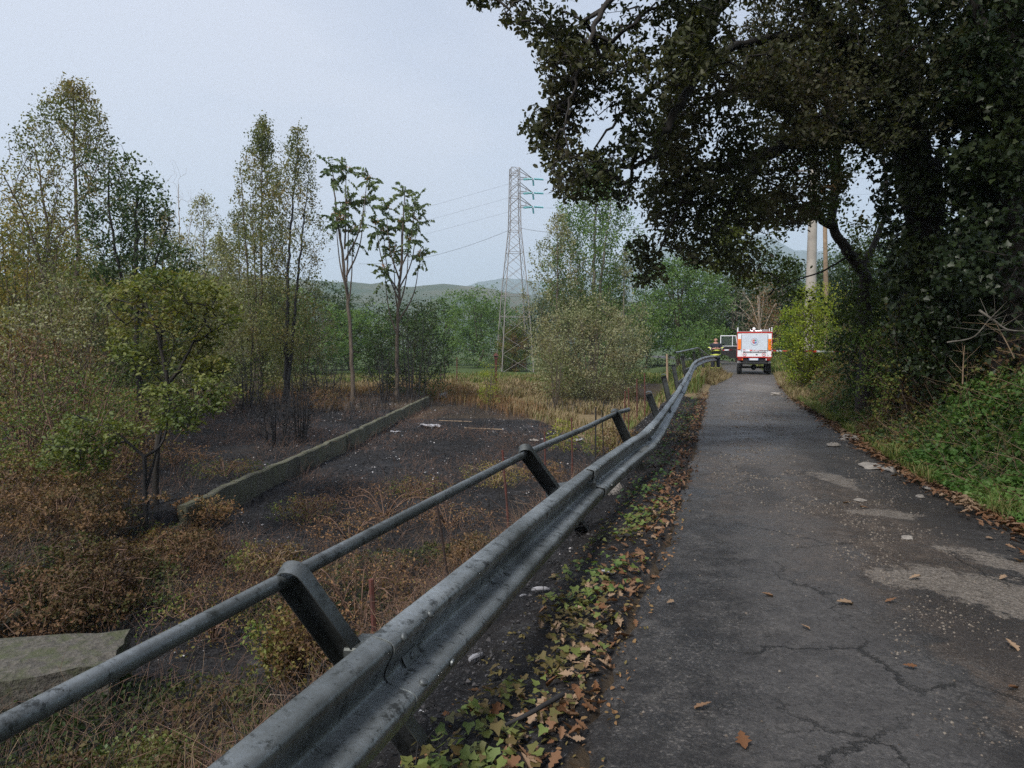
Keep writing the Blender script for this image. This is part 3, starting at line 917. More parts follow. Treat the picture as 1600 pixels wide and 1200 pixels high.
def shrub(rng, h, w, n, per, leaf, stems=7, spread=.2, stem_r=.03, tm=DIAMOND, up=.5, shell=.35, rise=.6, flat=1.0, top=1.0):
    skel = []
    for s in range(stems):
        a = s * 2.4 + rng.uniform(-.5, .5); rr = w * .36 * math.sqrt((s + .5) / stems)
        skel.append(([(rr * .15 * math.cos(a), rr * .15 * math.sin(a), -.1), (rr * .5 * math.cos(a), rr * .5 * math.sin(a), h * .4), (rr * math.cos(a), rr * math.sin(a), h * rng.uniform(.7, .95))], stem_r, stem_r * .25))
    pts = ell(rng, (0, 0, h * .46), (w * .5, w * .5 * flat, h * .54 * top), n, shell)
    pts = pts[pts[:, 2] > .03]
    wood, tips, td, mids = plant(rng, skel, pts, .004 if h < 3 else .007, rise=rise, seg=.35 if h < 3 else .7)
    C = spray(rng, tips, per, spread)
    C = C[C[:, 2] > 0]
    return wood, leaves(rng, C, leaf, tm, up=up, droop=.2)

def ailanthus(rng, h, heads, trunk_r, fr_len=.95):
    """heads: places (x,y,z) of leaf rosettes; stems lead to each"""
    skel = []; V = []; seeds = []
    main = max(heads, key=lambda q: q[2])
    skel.append(([(0, 0, -.2), (main[0] * .15, main[1] * .15, h * .35), (main[0] * .7, main[1] * .7, main[2] * .75), main], trunk_r, .02))
    for q in heads:
        if q is main: continue
        f = max(.28, q[2] / h - .32)
        b = (main[0] * f * .6, main[1] * f * .6, h * f)
        skel.append(([b, ((b[0] + q[0] * 2) / 3, (b[1] + q[1] * 2) / 3, b[2] + (q[2] - b[2]) * .4), q], trunk_r * .45, .014))
    twA = []; twB = []; C = []; D = []
    for q in heads:
        nf = rng.integers(9, 13)
        for i in range(nf):
            a = i * 2.4 + rng.uniform(-.3, .3); L = fr_len * rng.uniform(.7, 1.1)
            e = rng.uniform(.1, 1.25) if i < nf * .65 else rng.uniform(-1.1, .0)
            p = np.array(q, float) - np.array([0, 0, rng.uniform(0, .35 + .05 * i)]); d = np.array([math.cos(a) * math.cos(e), math.sin(a) * math.cos(e), math.sin(e)])
            prev = p; m = 9
            for s in range(1, m + 1):
                d = d + np.array([0, 0, -.085]); d /= np.linalg.norm(d)
                nx = prev + d * L / m; twA.append(prev); twB.append(nx)
                if s > 1:
                    sd = np.cross(d, [0, 0, 1]); sd /= np.linalg.norm(sd) + 1e-9
                    for sg in (-1, 1):
                        C.append(nx + sd * sg * .07); D.append(sd * sg + d * .4 + np.array([0, 0, -.5]))
                prev = nx
        if rng.uniform() < .8:
            for _ in range(45): seeds.append(np.array(q, float) + rng.normal(size=3) * .10 + np.array([rng.uniform(-.1, .1), 0, .05]))
    wood, _, _, _ = plant(rng, skel, np.array([[main[0], main[1], main[2] + .1]]), .006)
    tw = prisms(np.array(twA), np.array(twB), .006, .004)
    wood = merge([wood, (tw[0], tw[1], None)])
    lf = leaves(rng, np.array(C), .24, DIAMOND, dirs=np.array(D), up=.8, droop=.2)
    sd = leaves(rng, np.array(seeds), .10, DIAMOND) if seeds else None
    return wood, lf, sd

def dead_tree(rng, h, w, n, r=.12, lean=(0, 0), rise=.4):
    skel = [([(0, 0, -.1), (lean[0] * .4, lean[1] * .4, h * .5), (lean[0], lean[1], h * .95)], r, .02)]
    for s in range(5):
        a = s * 2.4 + 1; q = (lean[0] * .6 + w * .4 * math.cos(a), w * .4 * math.sin(a), h * rng.uniform(.55, .95))
        skel.append(([(lean[0] * .2, 0, h * rng.uniform(.2, .5)), (q[0] * .5, q[1] * .5, q[2] * .8), q], r * .4, .012))
    pts = ell(rng, (lean[0] * .6, lean[1] * .6, h * .62), (w * .5, w * .5, h * .42), n, .3)
    wood, tips, td, mids = plant(rng, skel, pts, .0045, rise=rise, seg=.3, wob=.25)
    return wood

# ------------------------------------------------------------------ the big oak over the road
def px_cluster_points(rng, poly, ylo, yhi, n, clump=-.02):
    """real 3-D places inside the part of the crown whose outline was measured"""
    poly = np.array(poly, float); lo = poly.min(0); hi = poly.max(0); out = []
    while len(out) < n:
        q = rng.uniform(lo, hi); inside = False; j = len(poly) - 1
        for i in range(len(poly)):
            if (poly[i, 1] > q[1]) != (poly[j, 1] > q[1]) and q[0] < (poly[j, 0] - poly[i, 0]) * (q[1] - poly[i, 1]) / (poly[j, 1] - poly[i, 1]) + poly[i, 0]: inside = not inside
            j = i
        if inside:
            w = P(q[0], q[1], rng.uniform(ylo, yhi))
            if noise3(np.array(w), 1.9, 31) > clump + rng.normal() * .12: out.append(tuple(w))
    return np.array(out)

def big_oak():
    rng = np.random.default_rng(11)
    base = P(1450, 560, 12.6); base.z = Hs(base.x, base.y) - .05
    b = np.array(base)
    S = lambda seq, r0, r1: ([np.array(P(x, y, Y)) - b for x, y, Y in seq], r0, r1)
    skel = [([(0, 0, -.3)] + [np.array(P(x, y, Y)) - b for x, y, Y in ((1447, 470, 12.6), (1438, 330, 12.5), (1415, 200, 12.2), (1400, 90, 12.0), (1400, -120, 11.6), (1340, -420, 11))], .44, .10),
        S([(1410, 220, 12.2), (1330, 206, 11.8), (1262, 212, 11.3), (1200, 236, 10.8), (1145, 260, 10.3), (1090, 262, 9.9), (1040, 292, 9.5)], .17, .03),
        S([(1400, 150, 12.1), (1310, 60, 11.2), (1240, -30, 10.3), (1160, -40, 9.6), (1115, 30, 9.2), (1090, 120, 8.9), (1045, 190, 8.8), (1022, 240, 8.7), (985, 268, 8.6)], .13, .02),
        S([(1400, -40, 11.9), (1250, -160, 10.2), (1120, -140, 9), (1000, -60, 8.3), (930, 40, 8), (905, 110, 7.9), (880, 200, 7.8)], .075, .008),
        S([(1120, -140, 9), (1000, -160, 8.2), (900, -100, 7.8), (830, -20, 7.6), (790, 20, 7.5)], .04, .008),
        S([(1310, 60, 11.2), (1200, 60, 10.6), (1090, 100, 10.1), (1000, 150, 9.8), (930, 230, 9.6)], .08, .012),
        S([(1262, 212, 11.3), (1190, 150, 10.7), (1110, 150, 10.2), (1040, 200, 9.8)], .07, .015),
        S([(1090, 262, 9.9), (1062, 320, 9.7), (1035, 380, 9.6), (1010, 430, 9.6)], .03, .008),
        S([(1200, 236, 10.8), (1150, 310, 10.5), (1120, 360, 10.3), (1080, 400, 10.2)], .05, .01),
        S([(1400, 100, 12), (1300, 100, 11.5), (1235, 140, 11), (1180, 110, 10.6), (1130, 40, 10.3)], .10, .02),
        S([(1415, 200, 12.2), (1500, 60, 11.6), (1600, -80, 10.5), (1700, -300, 9)], .14, .03),
        S([(1400, -100, 11.6), (1500, -400, 9.5), (1500, -900, 7.5)], .14, .03),
        S([(1400, -120, 11.6), (1300, -450, 9), (1150, -750, 7), (1000, -1100, 5.5)], .12, .03)]
    A = lambda poly, y0, y1, n, cl=-.02: px_cluster_points(rng, poly, y0, y1, n, cl) - b
    groups = [
        A([(768, 0), (795, 45), (830, 62), (850, 130), (870, 170), (985, 170), (1100, 120), (1180, 0)], 7.3, 9.0, 860, -.04),
        A([(800, -160), (760, 0), (1180, 0), (1250, -160)], 7.0, 9.4, 330, -.1),
        A([(808, 192), (850, 165), (900, 150), (1010, 160), (1040, 230), (990, 290), (905, 285), (880, 312), (848, 250)], 7.6, 8.9, 370, -.04),
        A([(1030, 160), (1110, 100), (1200, 60), (1260, 100), (1290, 215), (1200, 250), (1160, 290), (1090, 300), (1020, 260)], 8.8, 11.0, 760, -.15),
        A([(1100, 100), (1180, -60), (1500, -60), (1500, 200), (1380, 240), (1250, 220)], 9.5, 12.8, 1600, -.4),
        A([(1010, 280), (1160, 270), (1210, 330), (1180, 420), (1120, 440), (1075, 400), (1030, 380), (1010, 330)], 9.3, 10.8, 400, -.06),
        A([(1150, 250), (1310, 215), (1320, 300), (1240, 360), (1180, 340)], 10.2, 11.8, 220, -.1),
        A([(985, 290), (1020, 290), (1035, 430), (1000, 450), (985, 380)], 9.3, 9.9, 60, -.3),
        A([(870, 270), (960, 270), (1000, 300), (985, 322), (880, 310)], 8.0, 9.2, 70, -.2),
        A([(715, -25), (790, -20), (800, 30), (745, 12)], 7.2, 7.8, 26, -.5),
        A([(1000, -150), (1100, -700), (1500, -900), (1900, -300), (1700, -100), (1300, -60)], 7.0, 12, 420),
        A([(1480, -60), (1700, -60), (1700, 200), (1520, 200)], 9.8, 12.5, 320, -.4),
    ]
    # crown behind the trunk; second, unseen part over road and camera added for shade
    rest = np.concatenate([ell(rng, (3.0, 3.0, 8.2), (6, 5.5, 3.2), 420, .5), ell(rng, (-2.4, -12.2, 7.2), (5.0, 6.5, 2.0), 1300, .3)])
    pts = np.concatenate(groups + [rest])
    wood, tips, td, mids = plant(rng, skel, pts, .0034, seg=.24, wob=.22, grow=.44, maxr=.07)
    n0 = len(pts) - len(rest)
    wl = (tips + b)[:, 1] < 9.3
    hid = np.array([(t + b)[2] > 1.6 + .53 * max(.1, (t + b)[1]) for t in tips])
    C = np.concatenate([spray(rng, tips[wl & ~hid], 9, .085), spray(rng, tips[~wl & ~hid], 14, .13), spray(rng, tips[hid], 34, .2)])
    C2 = spray(rng, mids[rng.uniform(size=len(mids)) < .22], 3, .06)
    lf = leaves(rng, np.concatenate([C, C2]), .062, ROUND, up=.35, droop=.3, svar=.5)
    dead = [tuple(np.array(P(x, y, Y)) - b) for x, y, Y in ((1280, 150, 10.6), (1265, 168, 10.6), (1295, 290, 10.8), (1415, 80, 11.2), (1385, 135, 11.4))]
    C3 = spray(rng, np.array(dead), 12, .09)
    br = leaves(rng, C3, .085, ROUND, up=.2, droop=1.0)
    # ivy on the trunk
    ivy = []
    trunk = smooth_path(skel[0][0], 60)
    for i in range(5600):
        t = rng.uniform(0, .80); q = trunk[int(t * 59)]; a = rng.uniform(0, 2 * np.pi)
        rr = .42 + .26 * abs(vnoise(a * 1.5, t * 14, 4)) + rng.uniform(0, .12) + .18 * rng.uniform() ** 6
        if -2.2 < a - 2 * math.pi < -1.5 and t < .42 and rng.uniform() < .8: continue
        ivy.append(q + np.array([rr * math.cos(a), rr * math.sin(a), rng.uniform(-.1, .1)]))
    for seq, r0, r1 in skel[1:3]:
        lp = smooth_path(seq, 60)[:26]
        for i in range(900):
            q = lp[rng.integers(0, 26)]; v = rng.normal(size=3); v /= np.linalg.norm(v); ivy.append(q + v * rng.uniform(.14, .38))
    iv = leaves(rng, np.array(ivy), .085, IVY, up=.2, droop=1.0)
    make_plant('oak_tree', base, wood, [('crown', lf, M['lf_oak']), ('dead_leaves', br, M['lf_brown']), ('ivy', iv, M['lf_ivy'])], M['bark_dark'],
               'huge dark oak with an ivy-wrapped trunk, its limbs reaching over the road', 'tree')

def side_oak():
    """smaller tree in front of the pole, its stem leaning left out of the bank"""
    rng = np.random.default_rng(5)
    base = P(1352, 560, 14.6); base.z = Hs(base.x, base.y) - .05
    b = np.array(base)
    S = lambda seq, r0, r1: ([np.array(P(x, y, Y)) - b for x, y, Y in seq], r0, r1)
    skel = [([(0, 0, -.2)] + [np.array(P(x, y, Y)) - b for x, y, Y in ((1352, 470, 14.6), (1340, 412, 14.5), (1318, 385, 14.3), (1298, 352, 14.2), (1270, 335, 14), (1240, 315, 13.8), (1205, 308, 13.6), (1170, 305, 13.4))], .15, .02),
        S([(1298, 352, 14.2), (1303, 310, 14.3), (1308, 250, 14.3), (1306, 190, 14.3), (1300, 120, 14.2)], .10, .03),
        S([(1345, 425, 14.6), (1370, 370, 14.9), (1385, 320, 15), (1380, 230, 15)], .08, .03),
        S([(1240, 315, 13.8), (1215, 290, 13.7), (1195, 285, 13.6)], .04, .01),
        S([(1345, 395, 14.6), (1318, 405, 14.5), (1285, 424, 14.3), (1240, 440, 14), (1200, 460, 13.8)], .03, .006)]
    A = lambda poly, y0, y1, n: px_cluster_points(rng, poly, y0, y1, n) - b
    pts = np.concatenate([
        A([(1150, 270), (1200, 250), (1300, 230), (1325, 290), (1290, 330), (1240, 360), (1200, 390), (1160, 400), (1120, 430), (1110, 380)], 12.8, 14.8, 190),
        A([(1290, 200), (1340, 170), (1345, 250), (1330, 330), (1300, 350)], 13.6, 15, 45),
        A([(1170, 60), (1330, 60), (1350, 200), (1200, 240)], 13, 15.5, 180),
        A([(1120, 400), (1190, 380), (1250, 420), (1250, 470), (1190, 460), (1140, 445)], 13, 14.6, 44),
        A([(1325, 340), (1370, 330), (1380, 400), (1350, 440), (1320, 420)], 14, 15.5, 26),
        A([(1340, 440), (1420, 400), (1440, 560), (1340, 560), (1300, 500)], 13.8, 15.5, 80)])
    wood, tips, td, mids = plant(rng, skel, pts, .0042, seg=.28, wob=.22)
    C = spray(rng, tips, 28, .17)
    lf = leaves(rng, C, .075, ROUND, up=.4, droop=.3)
    bl = leaves(rng, spray(rng, np.array([np.array(P(1288, 300, 13.9)) - b, np.array(P(1350, 340, 14.6)) - b]), 22, .14), .1, ROUND, droop=1)
    make_plant('oak_tree', base, wood, [('crown', lf, M['lf_oak_lit']), ('dead_leaves', bl, M['lf_brown'])], M['bark_dark'],
               'slim forked oak leaning left out of the bank, in front of the concrete pole', 'tree')

def ivy_tree():
    rng = np.random.default_rng(8)
    base = P(1585, 560, 10.2); base.z = Hs(base.x, base.y) - .05
    b = np.array(base)
    skel = [([(0, 0, -.3), (0.05, .1, 2.5), (-.15, .1, 5.0), (.2, 0, 8.5)], .3, .12),
            ([(-.15, .1, 4.2), (-.7, -.1, 5.2), (-1.1, -.3, 6.6)], .12, .04), ([(0, 0, 3.5), (.8, -.6, 5), (1.2, -1.2, 7.5)], .14, .05)]
    pts = np.concatenate([ell(rng, (.3, 0, 7.2), (2.0, 2.2, 2.4), 320, .4), px_cluster_points(rng, [(1480, 0), (1650, 0), (1650, 300), (1500, 330), (1495, 200)], 9.4, 11.4, 220) - b,
                          px_cluster_points(rng, [(1490, 300), (1650, 280), (1650, 470), (1470, 470)], 9.4, 11.8, 170) - b])
    wood, tips, td, mids = plant(rng, skel, pts, .0045, seg=.3, wob=.2)
    lf = leaves(rng, spray(rng, tips, 26, .22), .075, IVY, up=.3, droop=.8)
    ivy = []
    trunk = smooth_path(skel[0][0], 60)
    for i in range(5200):
        t = rng.uniform(0, .98); q = trunk[int(t * 59)]; a = rng.uniform(0, 2 * np.pi)
        rr = .34 + .42 * abs(vnoise(a * 1.5, t * 11, 14)) + rng.uniform(0, .15)
        ivy.append(q + np.array([rr * math.cos(a), rr * math.sin(a), rng.uniform(-.1, .1)]))
    hang = np.concatenate([px_cluster_points(rng, [(1395, 250), (1650, 200), (1650, 520), (1400, 540)], 11.2, 13.0, 900, -.2), px_cluster_points(rng, [(1470, 60), (1650, 0), (1650, 300), (1490, 300)], 9.6, 11.5, 500, -.2)]) - b
    ivy += list(spray(rng, hang, 9, .16))
    iv = leaves(rng, np.array(ivy), .085, IVY, up=.2, droop=1.0)
    t0 = make_plant('ivy_covered_tree', base, wood, [('crown', lf, M['lf_ivy']), ('ivy', iv, M['lf_ivy'])], M['bark_dark'],
               'tree smothered in ivy at the right edge, standing on the bank beside the road', 'tree')
    # unseen copies added along the bank, blocking sky to darken rail and road
    for (x, y, rz, lab) in ((7.2, 3.6, 2.1, 'unseen ivy-clad tree added for shade, next to the one at the right edge'), (6.9, -2.2, 4.0, 'unseen ivy-clad tree added for shade, on the bank level with the viewer'), (6.0, -8.5, 1.0, 'unseen ivy-clad tree added for shade, on the bank behind the viewer')):
        copy_thing(t0, (x, y, Hs(x, y)), rz, 1.05, lab)

big_oak(); side_oak(); ivy_tree()

# ------------------------------------------------------------------ trees of the burnt field and beyond
def at(px, py_top, Y):
    """ground point under the pixel column px at distance Y, and the height that reaches py_top"""
    q = P(px, py_top, Y); z = Hs(q.x, q.y)
    return (q.x, q.y, z), q.z - z

rg = np.random.default_rng
# two tall thin poplars left of centre
b, h = at(398, 186, 41); w_, l_ = poplar(rg(21), h, 3.7, .13, 620, 20, .14, .16, (.45, 0), 3, .3)
make_plant('poplar_tree', b, w_, [('crown', l_, M['lf_poplar'])], M['bark_brown'], 'tallest slender poplar left of centre, dark thin leaves against the sky', 'tree', 'slender poplars in the burnt plot')
b, h = at(438, 204, 39.5); w_, l_ = poplar(rg(22), h, 4.4, .15, 560, 18, .13, .2, (1.0, 0), 2, .3)
make_plant('poplar_tree', b, w_, [('crown', l_, M['lf_poplar'])], M['bark_char'], 'slender poplar leaning right, its charred trunk rising from the black ground', 'tree', 'slender poplars in the burnt plot')
# group at the left
b, h = at(115, 132, 24); w_, l_ = poplar(rg(23), h, 4.9, .13, 820, 20, .095, .2, (0, 0), 3, .25)
make_plant('poplar_tree', b, w_, [('crown', l_, M['lf_poplar'])], M['bark_brown'], 'tall airy poplar with brownish leaves, highest of the trees at far left', 'tree')
b, h = at(208, 205, 20.5)
rng = rg(24)
skel = [([(0, 0, -.2), (-.05, 0, h * .38), (.0, 0, h * .7), (.1, 0, h * .84)], .09, .02), ([(-.05, 0, h * .4), (-.5, .1, h * .55), (-.75, 0, h * .75), (-.7, 0, h * .92)], .06, .015),
        ([(0, 0, h * .42), (.5, 0, h * .58), (.9, .2, h * .74)], .06, .015), ([(0, 0, h * .25), (.8, 0, h * .42), (1.3, .2, h * .6)], .05, .015), ([(-.05, 0, h * .4), (-.1, .6, h * .6), (-.2, .9, h * .8)], .05, .015)]
pts = np.concatenate([ell(rng, (-.55, 0, h * .72), (.95, 1.1, h * .24), 150, .3), ell(rng, (.35, 0, h * .72), (.8, 1, h * .2), 110, .3), ell(rng, (1.15, 0, h * .5), (.75, 1, h * .18), 130, .3), ell(rng, (0, 0, h * .42), (1.5, 1.2, h * .2), 120, .4)])
w_, tips, td, mids = plant(rng, skel, pts, .005, rise=.6, seg=.4)
make_plant('alder_tree', b, w_, [('crown', leaves(rng, spray(rng, tips, 16, .2), .095, ROUND, up=.3, droop=.6), M['lf_dkgreen'])], M['bark_dark'], 'dark green many-limbed tree in front of the tall airy poplar at left', 'tree')
# ailanthus pair
b, h = at(547, 244, 38)
k = 38 / F
w_, l_, s_ = ailanthus(rg(31), h, [((px - 547) * k, dy, EYE + (541 - py) * k - b[2]) for px, py, dy in ((540, 268, 0), (517, 262, .3), (575, 285, -.3), (541, 318, .4), (533, 345, -.4), (522, 335, .2), (548, 360, .3), (567, 310, .6))], .13)
make_plant('ailanthus_tree', b, w_, [('crown', l_, M['lf_ail'])] + ([('seed_cluster', s_, M['seed'])] if s_ else []), M['bark_brown'], 'tree of heaven with bare pale stem and palm-like leaf tufts, left of the pair', 'tree', 'trees of heaven behind the concrete wall')
b, h = at(617, 284, 42)
k = 42 / F
w_, l_, s_ = ailanthus(rg(32), h, [((px - 617) * k, dy, EYE + (541 - py) * k - b[2]) for px, py, dy in ((632, 300, 0), (650, 345, .4), (604, 330, -.4), (596, 362, .3), (625, 345, .5), (640, 375, -.3), (655, 395, .4), (600, 420, -.2), (585, 350, .2), (648, 318, 0), (612, 390, .4))], .13)
make_plant('ailanthus_tree', b, w_, [('crown', l_, M['lf_ail'])] + ([('seed_cluster', s_, M['seed'])] if s_ else []), M['bark_brown'], 'tree of heaven with leafy tufts at many heights, right of the pair beside the pylon', 'tree', 'trees of heaven behind the concrete wall')
# oak saplings on the wall
b, h = at(222, 600, 12.2); b = (b[0], b[1], Hs(b[0], b[1]))
rng = rg(41); k = 12.2 / F
V2 = lambda px, py, dy=0.0: ((px - 222) * k, dy, EYE + (541 - py) * k - b[2])
skel = [([(0, 0, -.2), V2(222, 780), V2(223, 712)], .05, .035), ([V2(223, 714), V2(195, 690), V2(170, 672), V2(120, 650)], .03, .01), ([V2(223, 714), V2(250, 695), V2(262, 650), V2(270, 610)], .03, .01), ([V2(222, 770), V2(235, 700, .2), V2(245, 640, .3)], .025, .01), ([V2(195, 690), V2(150, 700, -.3), V2(90, 690, -.4)], .02, .006)]
pts = np.concatenate([px_cluster_points(rng, q, 12.2 + a0, 12.2 + a1, n) - np.array(b) for q, a0, a1, n in (
    ([(110, 645), (160, 640), (220, 670), (225, 700), (150, 690), (90, 720), (60, 740), (70, 700)], -.7, .6, 110),
    ([(220, 610), (270, 600), (310, 640), (305, 675), (250, 670), (225, 650)], -.6, .6, 90),
    ([(100, 700), (160, 690), (190, 700), (150, 740), (100, 745)], -.6, .5, 50),
    ([(310, 590), (350, 585), (368, 610), (350, 640), (315, 650)], -.2, .6, 45))])
w_, tips, td, mids = plant(rng, skel, pts, .0035, seg=.2, wob=.2)
make_plant('oak_sapling', b, w_, [('crown', leaves(rng, spray(rng, tips, 14, .13), .075, ROUND, up=1.1, droop=.1), M['lf_sap'])], M['bark_char'], 'young oak with black forked trunk and bright yellow-green leaves beside the wall', 'tree')
b, h = at(232, 420, 14.0)
rng = rg(42); k = 14 / F
V2 = lambda px, py, dy=0.0: ((px - 232) * k, dy, EYE + (541 - py) * k - b[2])
skel = [([(0, 0, -.2), V2(236, 720), V2(248, 650), V2(256, 600), V2(245, 530), V2(225, 470)], .07, .02), ([V2(256, 602), V2(280, 570), V2(305, 520), V2(335, 478)], .04, .012), ([V2(250, 560), V2(235, 500, .4), V2(250, 440, .4)], .03, .01)]
pts = np.concatenate([px_cluster_points(rng, q, 14 + a0, 14 + a1, n) - np.array(b) for q, a0, a1, n in (
    ([(165, 455), (240, 420), (300, 430), (350, 455), (378, 500), (330, 545), (290, 520), (190, 515)], -1.3, 1.3, 300),
    ([(170, 500), (280, 490), (290, 560), (240, 590), (180, 560)], -1, 1, 110), ([(285, 520), (350, 530), (365, 580), (320, 600), (280, 570)], -.8, .8, 100))])
w_, tips, td, mids = plant(rng, skel, pts, .004, rise=.3, seg=.25, wob=.2)
make_plant('oak_sapling', b, w_, [('crown', leaves(rng, spray(rng, tips, 13, .15), .085, ROUND, up=1.2, droop=.1), M['lf_sap'])], M['bark_dark'], 'taller young oak with spreading light green crown, just behind the black-trunked sapling', 'tree')
# trees behind the saplings: (px, top, Y, kind, width, leaf colour, label)
def put(kind, px, top, Y, w, seed, mat, label, cat='tree', name='broadleaf_tree', group=None, bark='bark_brown', **kw):
    b, h = at(px, top, Y); r = rg(seed)
    if kind == 'pop': w_, l_ = poplar(r, h, w, kw.pop('tr', .1), kw.pop('n', 300), kw.pop('per', 14), kw.pop('leaf', .1), **kw)
    if kind == 'br': w_, l_ = broadleaf(r, h, w, kw.pop('tr', .16), kw.pop('n', 420), kw.pop('per', 18), kw.pop('leaf', .16), **kw)
    if kind == 'sh': w_, l_ = shrub(r, h, w, kw.pop('n', 350), kw.pop('per', 18), kw.pop('leaf', .09), **kw)
    return make_plant(name, b, w_, [('crown', l_, M[mat])], M[bark], label, cat, group)

put('sh', 15, 262, 25, 5.6, 51, 'lf_yellow', 'yellowing willow filling the far left edge of the picture', name='willow_tree', n=760, per=20, leaf=.11, spread=.32, stem_r=.06)
put('sh', 60, 330, 28, 5.0, 151, 'lf_yellow', 'second yellowing willow, right behind the one at the left edge', name='willow_tree', n=560, per=18, leaf=.12, spread=.32, stem_r=.06)
put('pop', 255, 330, 30, 3.4, 152, 'lf_poplar', 'thin olive poplar between the dark many-limbed tree and the leafless one', name='poplar_tree', n=340, per=16, leaf=.11, bare=.05)
put('pop', 345, 372, 44, 5.0, 153, 'lf_willow', 'grey-green bushy tree right of the pale feathery willow', name='willow_tree', n=420, per=18, leaf=.15, bare=.02)
put('sh', 470, 440, 44, 4.6, 154, 'lf_willow', 'pale green bush between the leaning poplar and the trees of heaven', 'bush', 'willow_bush', n=300, leaf=.13, spread=.35)
put('sh', 418, 455, 47, 5.0, 155, 'lf_sap', 'bright bushy tree behind the trunks of the slender poplars', name='willow_tree', n=380, leaf=.14, spread=.35)
put('sh', 95, 420, 19, 3.4, 52, 'lf_willow', 'bushy olive-green willow below the tall airy poplar at left', name='willow_tree', n=380, per=18, leaf=.085, spread=.25)
put('sh', 150, 380, 22, 3.6, 53, 'lf_sap', 'light green willow behind the young oaks at left', name='willow_tree', n=420, per=18, leaf=.09, spread=.28)
put('pop', 318, 305, 46, 5.2, 54, 'lf_willow', 'pale feathery willow between the left group and the tall poplars', name='willow_tree', n=420, leaf=.13, bare=.1)
put('pop', 372, 330, 50, 5.0, 55, 'lf_poplar', 'bushy poplar at the foot of the tallest slender poplar', n=380, leaf=.14, bare=.05, name='poplar_tree')
put('sh', 300, 385, 34, 5.5, 56, 'lf_willow', 'grey-green willow behind the taller young oak', name='willow_tree', n=420, leaf=.12, spread=.35)
put('sh', 385, 470, 37, 3.4, 57, 'lf_sap', 'low yellow-green tree with a short charred trunk by the slender poplars', n=200, per=14, leaf=.12, spread=.3, bark='bark_char', name='willow_tree')
put('sh', 30, 520, 17, 4.2, 58, 'lf_scorch', 'rust-brown scorched bush at the left edge', 'bush', 'scorched_bush', n=380, per=16, leaf=.07, spread=.25, bark='twig_red')
put('sh', 110, 560, 15, 3.4, 59, 'lf_mixed', 'half-scorched olive bush left of the young oaks', 'bush', 'scorched_bush', n=360, per=16, leaf=.06, spread=.22, bark='twig_red')
put('sh', 190, 610, 17.5, 2.8, 60, 'lf_mixed', 'thin half-burnt bush behind the trunks of the young oaks', 'bush', 'scorched_bush', n=220, per=14, leaf=.07, spread=.2, bark='twig_red')
put('sh', 640, 455, 47, 6.2, 61, 'lf_dkgreen', 'dark rounded tree behind the right-hand tree of heaven', n=420, leaf=.16, spread=.45)
# bare twiggy tree behind the left group
b, h = at(278, 270, 45); make_plant('bare_tree', b, dead_tree(rg(62), h, 3.2, 260, .08, rise=1.2), [], M['twig_pale'], 'leafless pale tree showing between the left group and the willow', 'tree')
# centre: tall poplar with a dense willow bush in front
b, h = at(925, 262, 52)
w_, l_ = poplar(rg(71), h, 6.8, .24, 820, 26, .17, .28, (.3, 0), 2, .42)
make_plant('poplar_tree', b, w_, [('crown', l_, M['lf_green'])], M['bark_grey'], 'tall fresh green poplar right of the pylon, partly behind the oak twigs', 'tree')
put('pop', 872, 335, 49, 5.2, 72, 'lf_willow', 'greyish poplar leaning in beside the pylon', n=420, leaf=.14, bare=.12, name='poplar_tree', per=18)
put('pop', 975, 385, 50, 4.0, 76, 'lf_willow', 'thin pale-stemmed poplar right of the tall green poplar', n=200, leaf=.13, bare=.2, name='poplar_tree', per=12, bark='bark_grey')
put('sh', 925, 468, 45, 7.4, 73, 'lf_willow', 'broad silvery willow bush right of the pylon', 'bush', 'willow_bush', n=900, per=22, leaf=.13, spread=.4, stem_r=.06, shell=.45)
put('sh', 868, 520, 40, 1.9, 74, 'lf_sap', 'small light bush in the dry grass before the silvery willow', 'bush', 'willow_bush', n=70, leaf=.08, spread=.2)
put('sh', 765, 565, 42, 1.5, 75, 'lf_lime', 'upright weedy green bush at the edge of the burnt ground, near the red post', 'bush', 'weed_bush', n=80, leaf=.08, spread=.2, rise=1.0)
# ivy heap inside the foot of the pylon is built with the pylon
# right of centre behind the guardrail
put('br', 1062, 400, 76, 11.5, 81, 'lf_green', 'large round bright green tree behind the end of the guardrail', n=800, per=22, leaf=.26, spread=.6, tr=.3, blobs=12, base_z=.1)
put('br', 1150, 425, 84, 10, 82, 'lf_dkgreen', 'dark green tree behind the fire truck', n=600, per=22, leaf=.28, spread=.6, tr=.3, blobs=10, base_z=.05)
put('br', 1235, 400, 80, 10, 83, 'lf_dkgreen', 'dark green tree behind the concrete pole', n=600, per=22, leaf=.28, spread=.6, tr=.3, blobs=10, base_z=.05)
put('sh', 1100, 505, 62, 6, 84, 'lf_green', 'low green bush in front of the large round tree', 'bush', 'green_bush', n=300, leaf=.18, spread=.4)
put('br', 1330, 380, 60, 9, 85, 'lf_dkgreen', 'dark green tree glimpsed behind the slim leaning oak', n=420, per=20, leaf=.24, spread=.6, tr=.25, base_z=.05)
put('br', 1010, 470, 95, 8, 86, 'lf_dkgreen', 'small dark tree between the silvery willow and the large round tree', n=300, per=18, leaf=.28, spread=.5, base_z=.05)
b, h = at(1192, 415, 58); make_plant('dead_tree', b, dead_tree(rg(87), h, 5.2, 420, .14, (-.6, 0)), [('dead_foliage', leaves(rg(88), ell(rg(89), (.3, 0, h * .45), (1.5, 1.2, h * .4), 2600, .2), .12, DIAMOND), M['lf_brown'])], M['twig_pale'], 'dead brown tree with bare pale branches right behind the fire truck', 'tree')
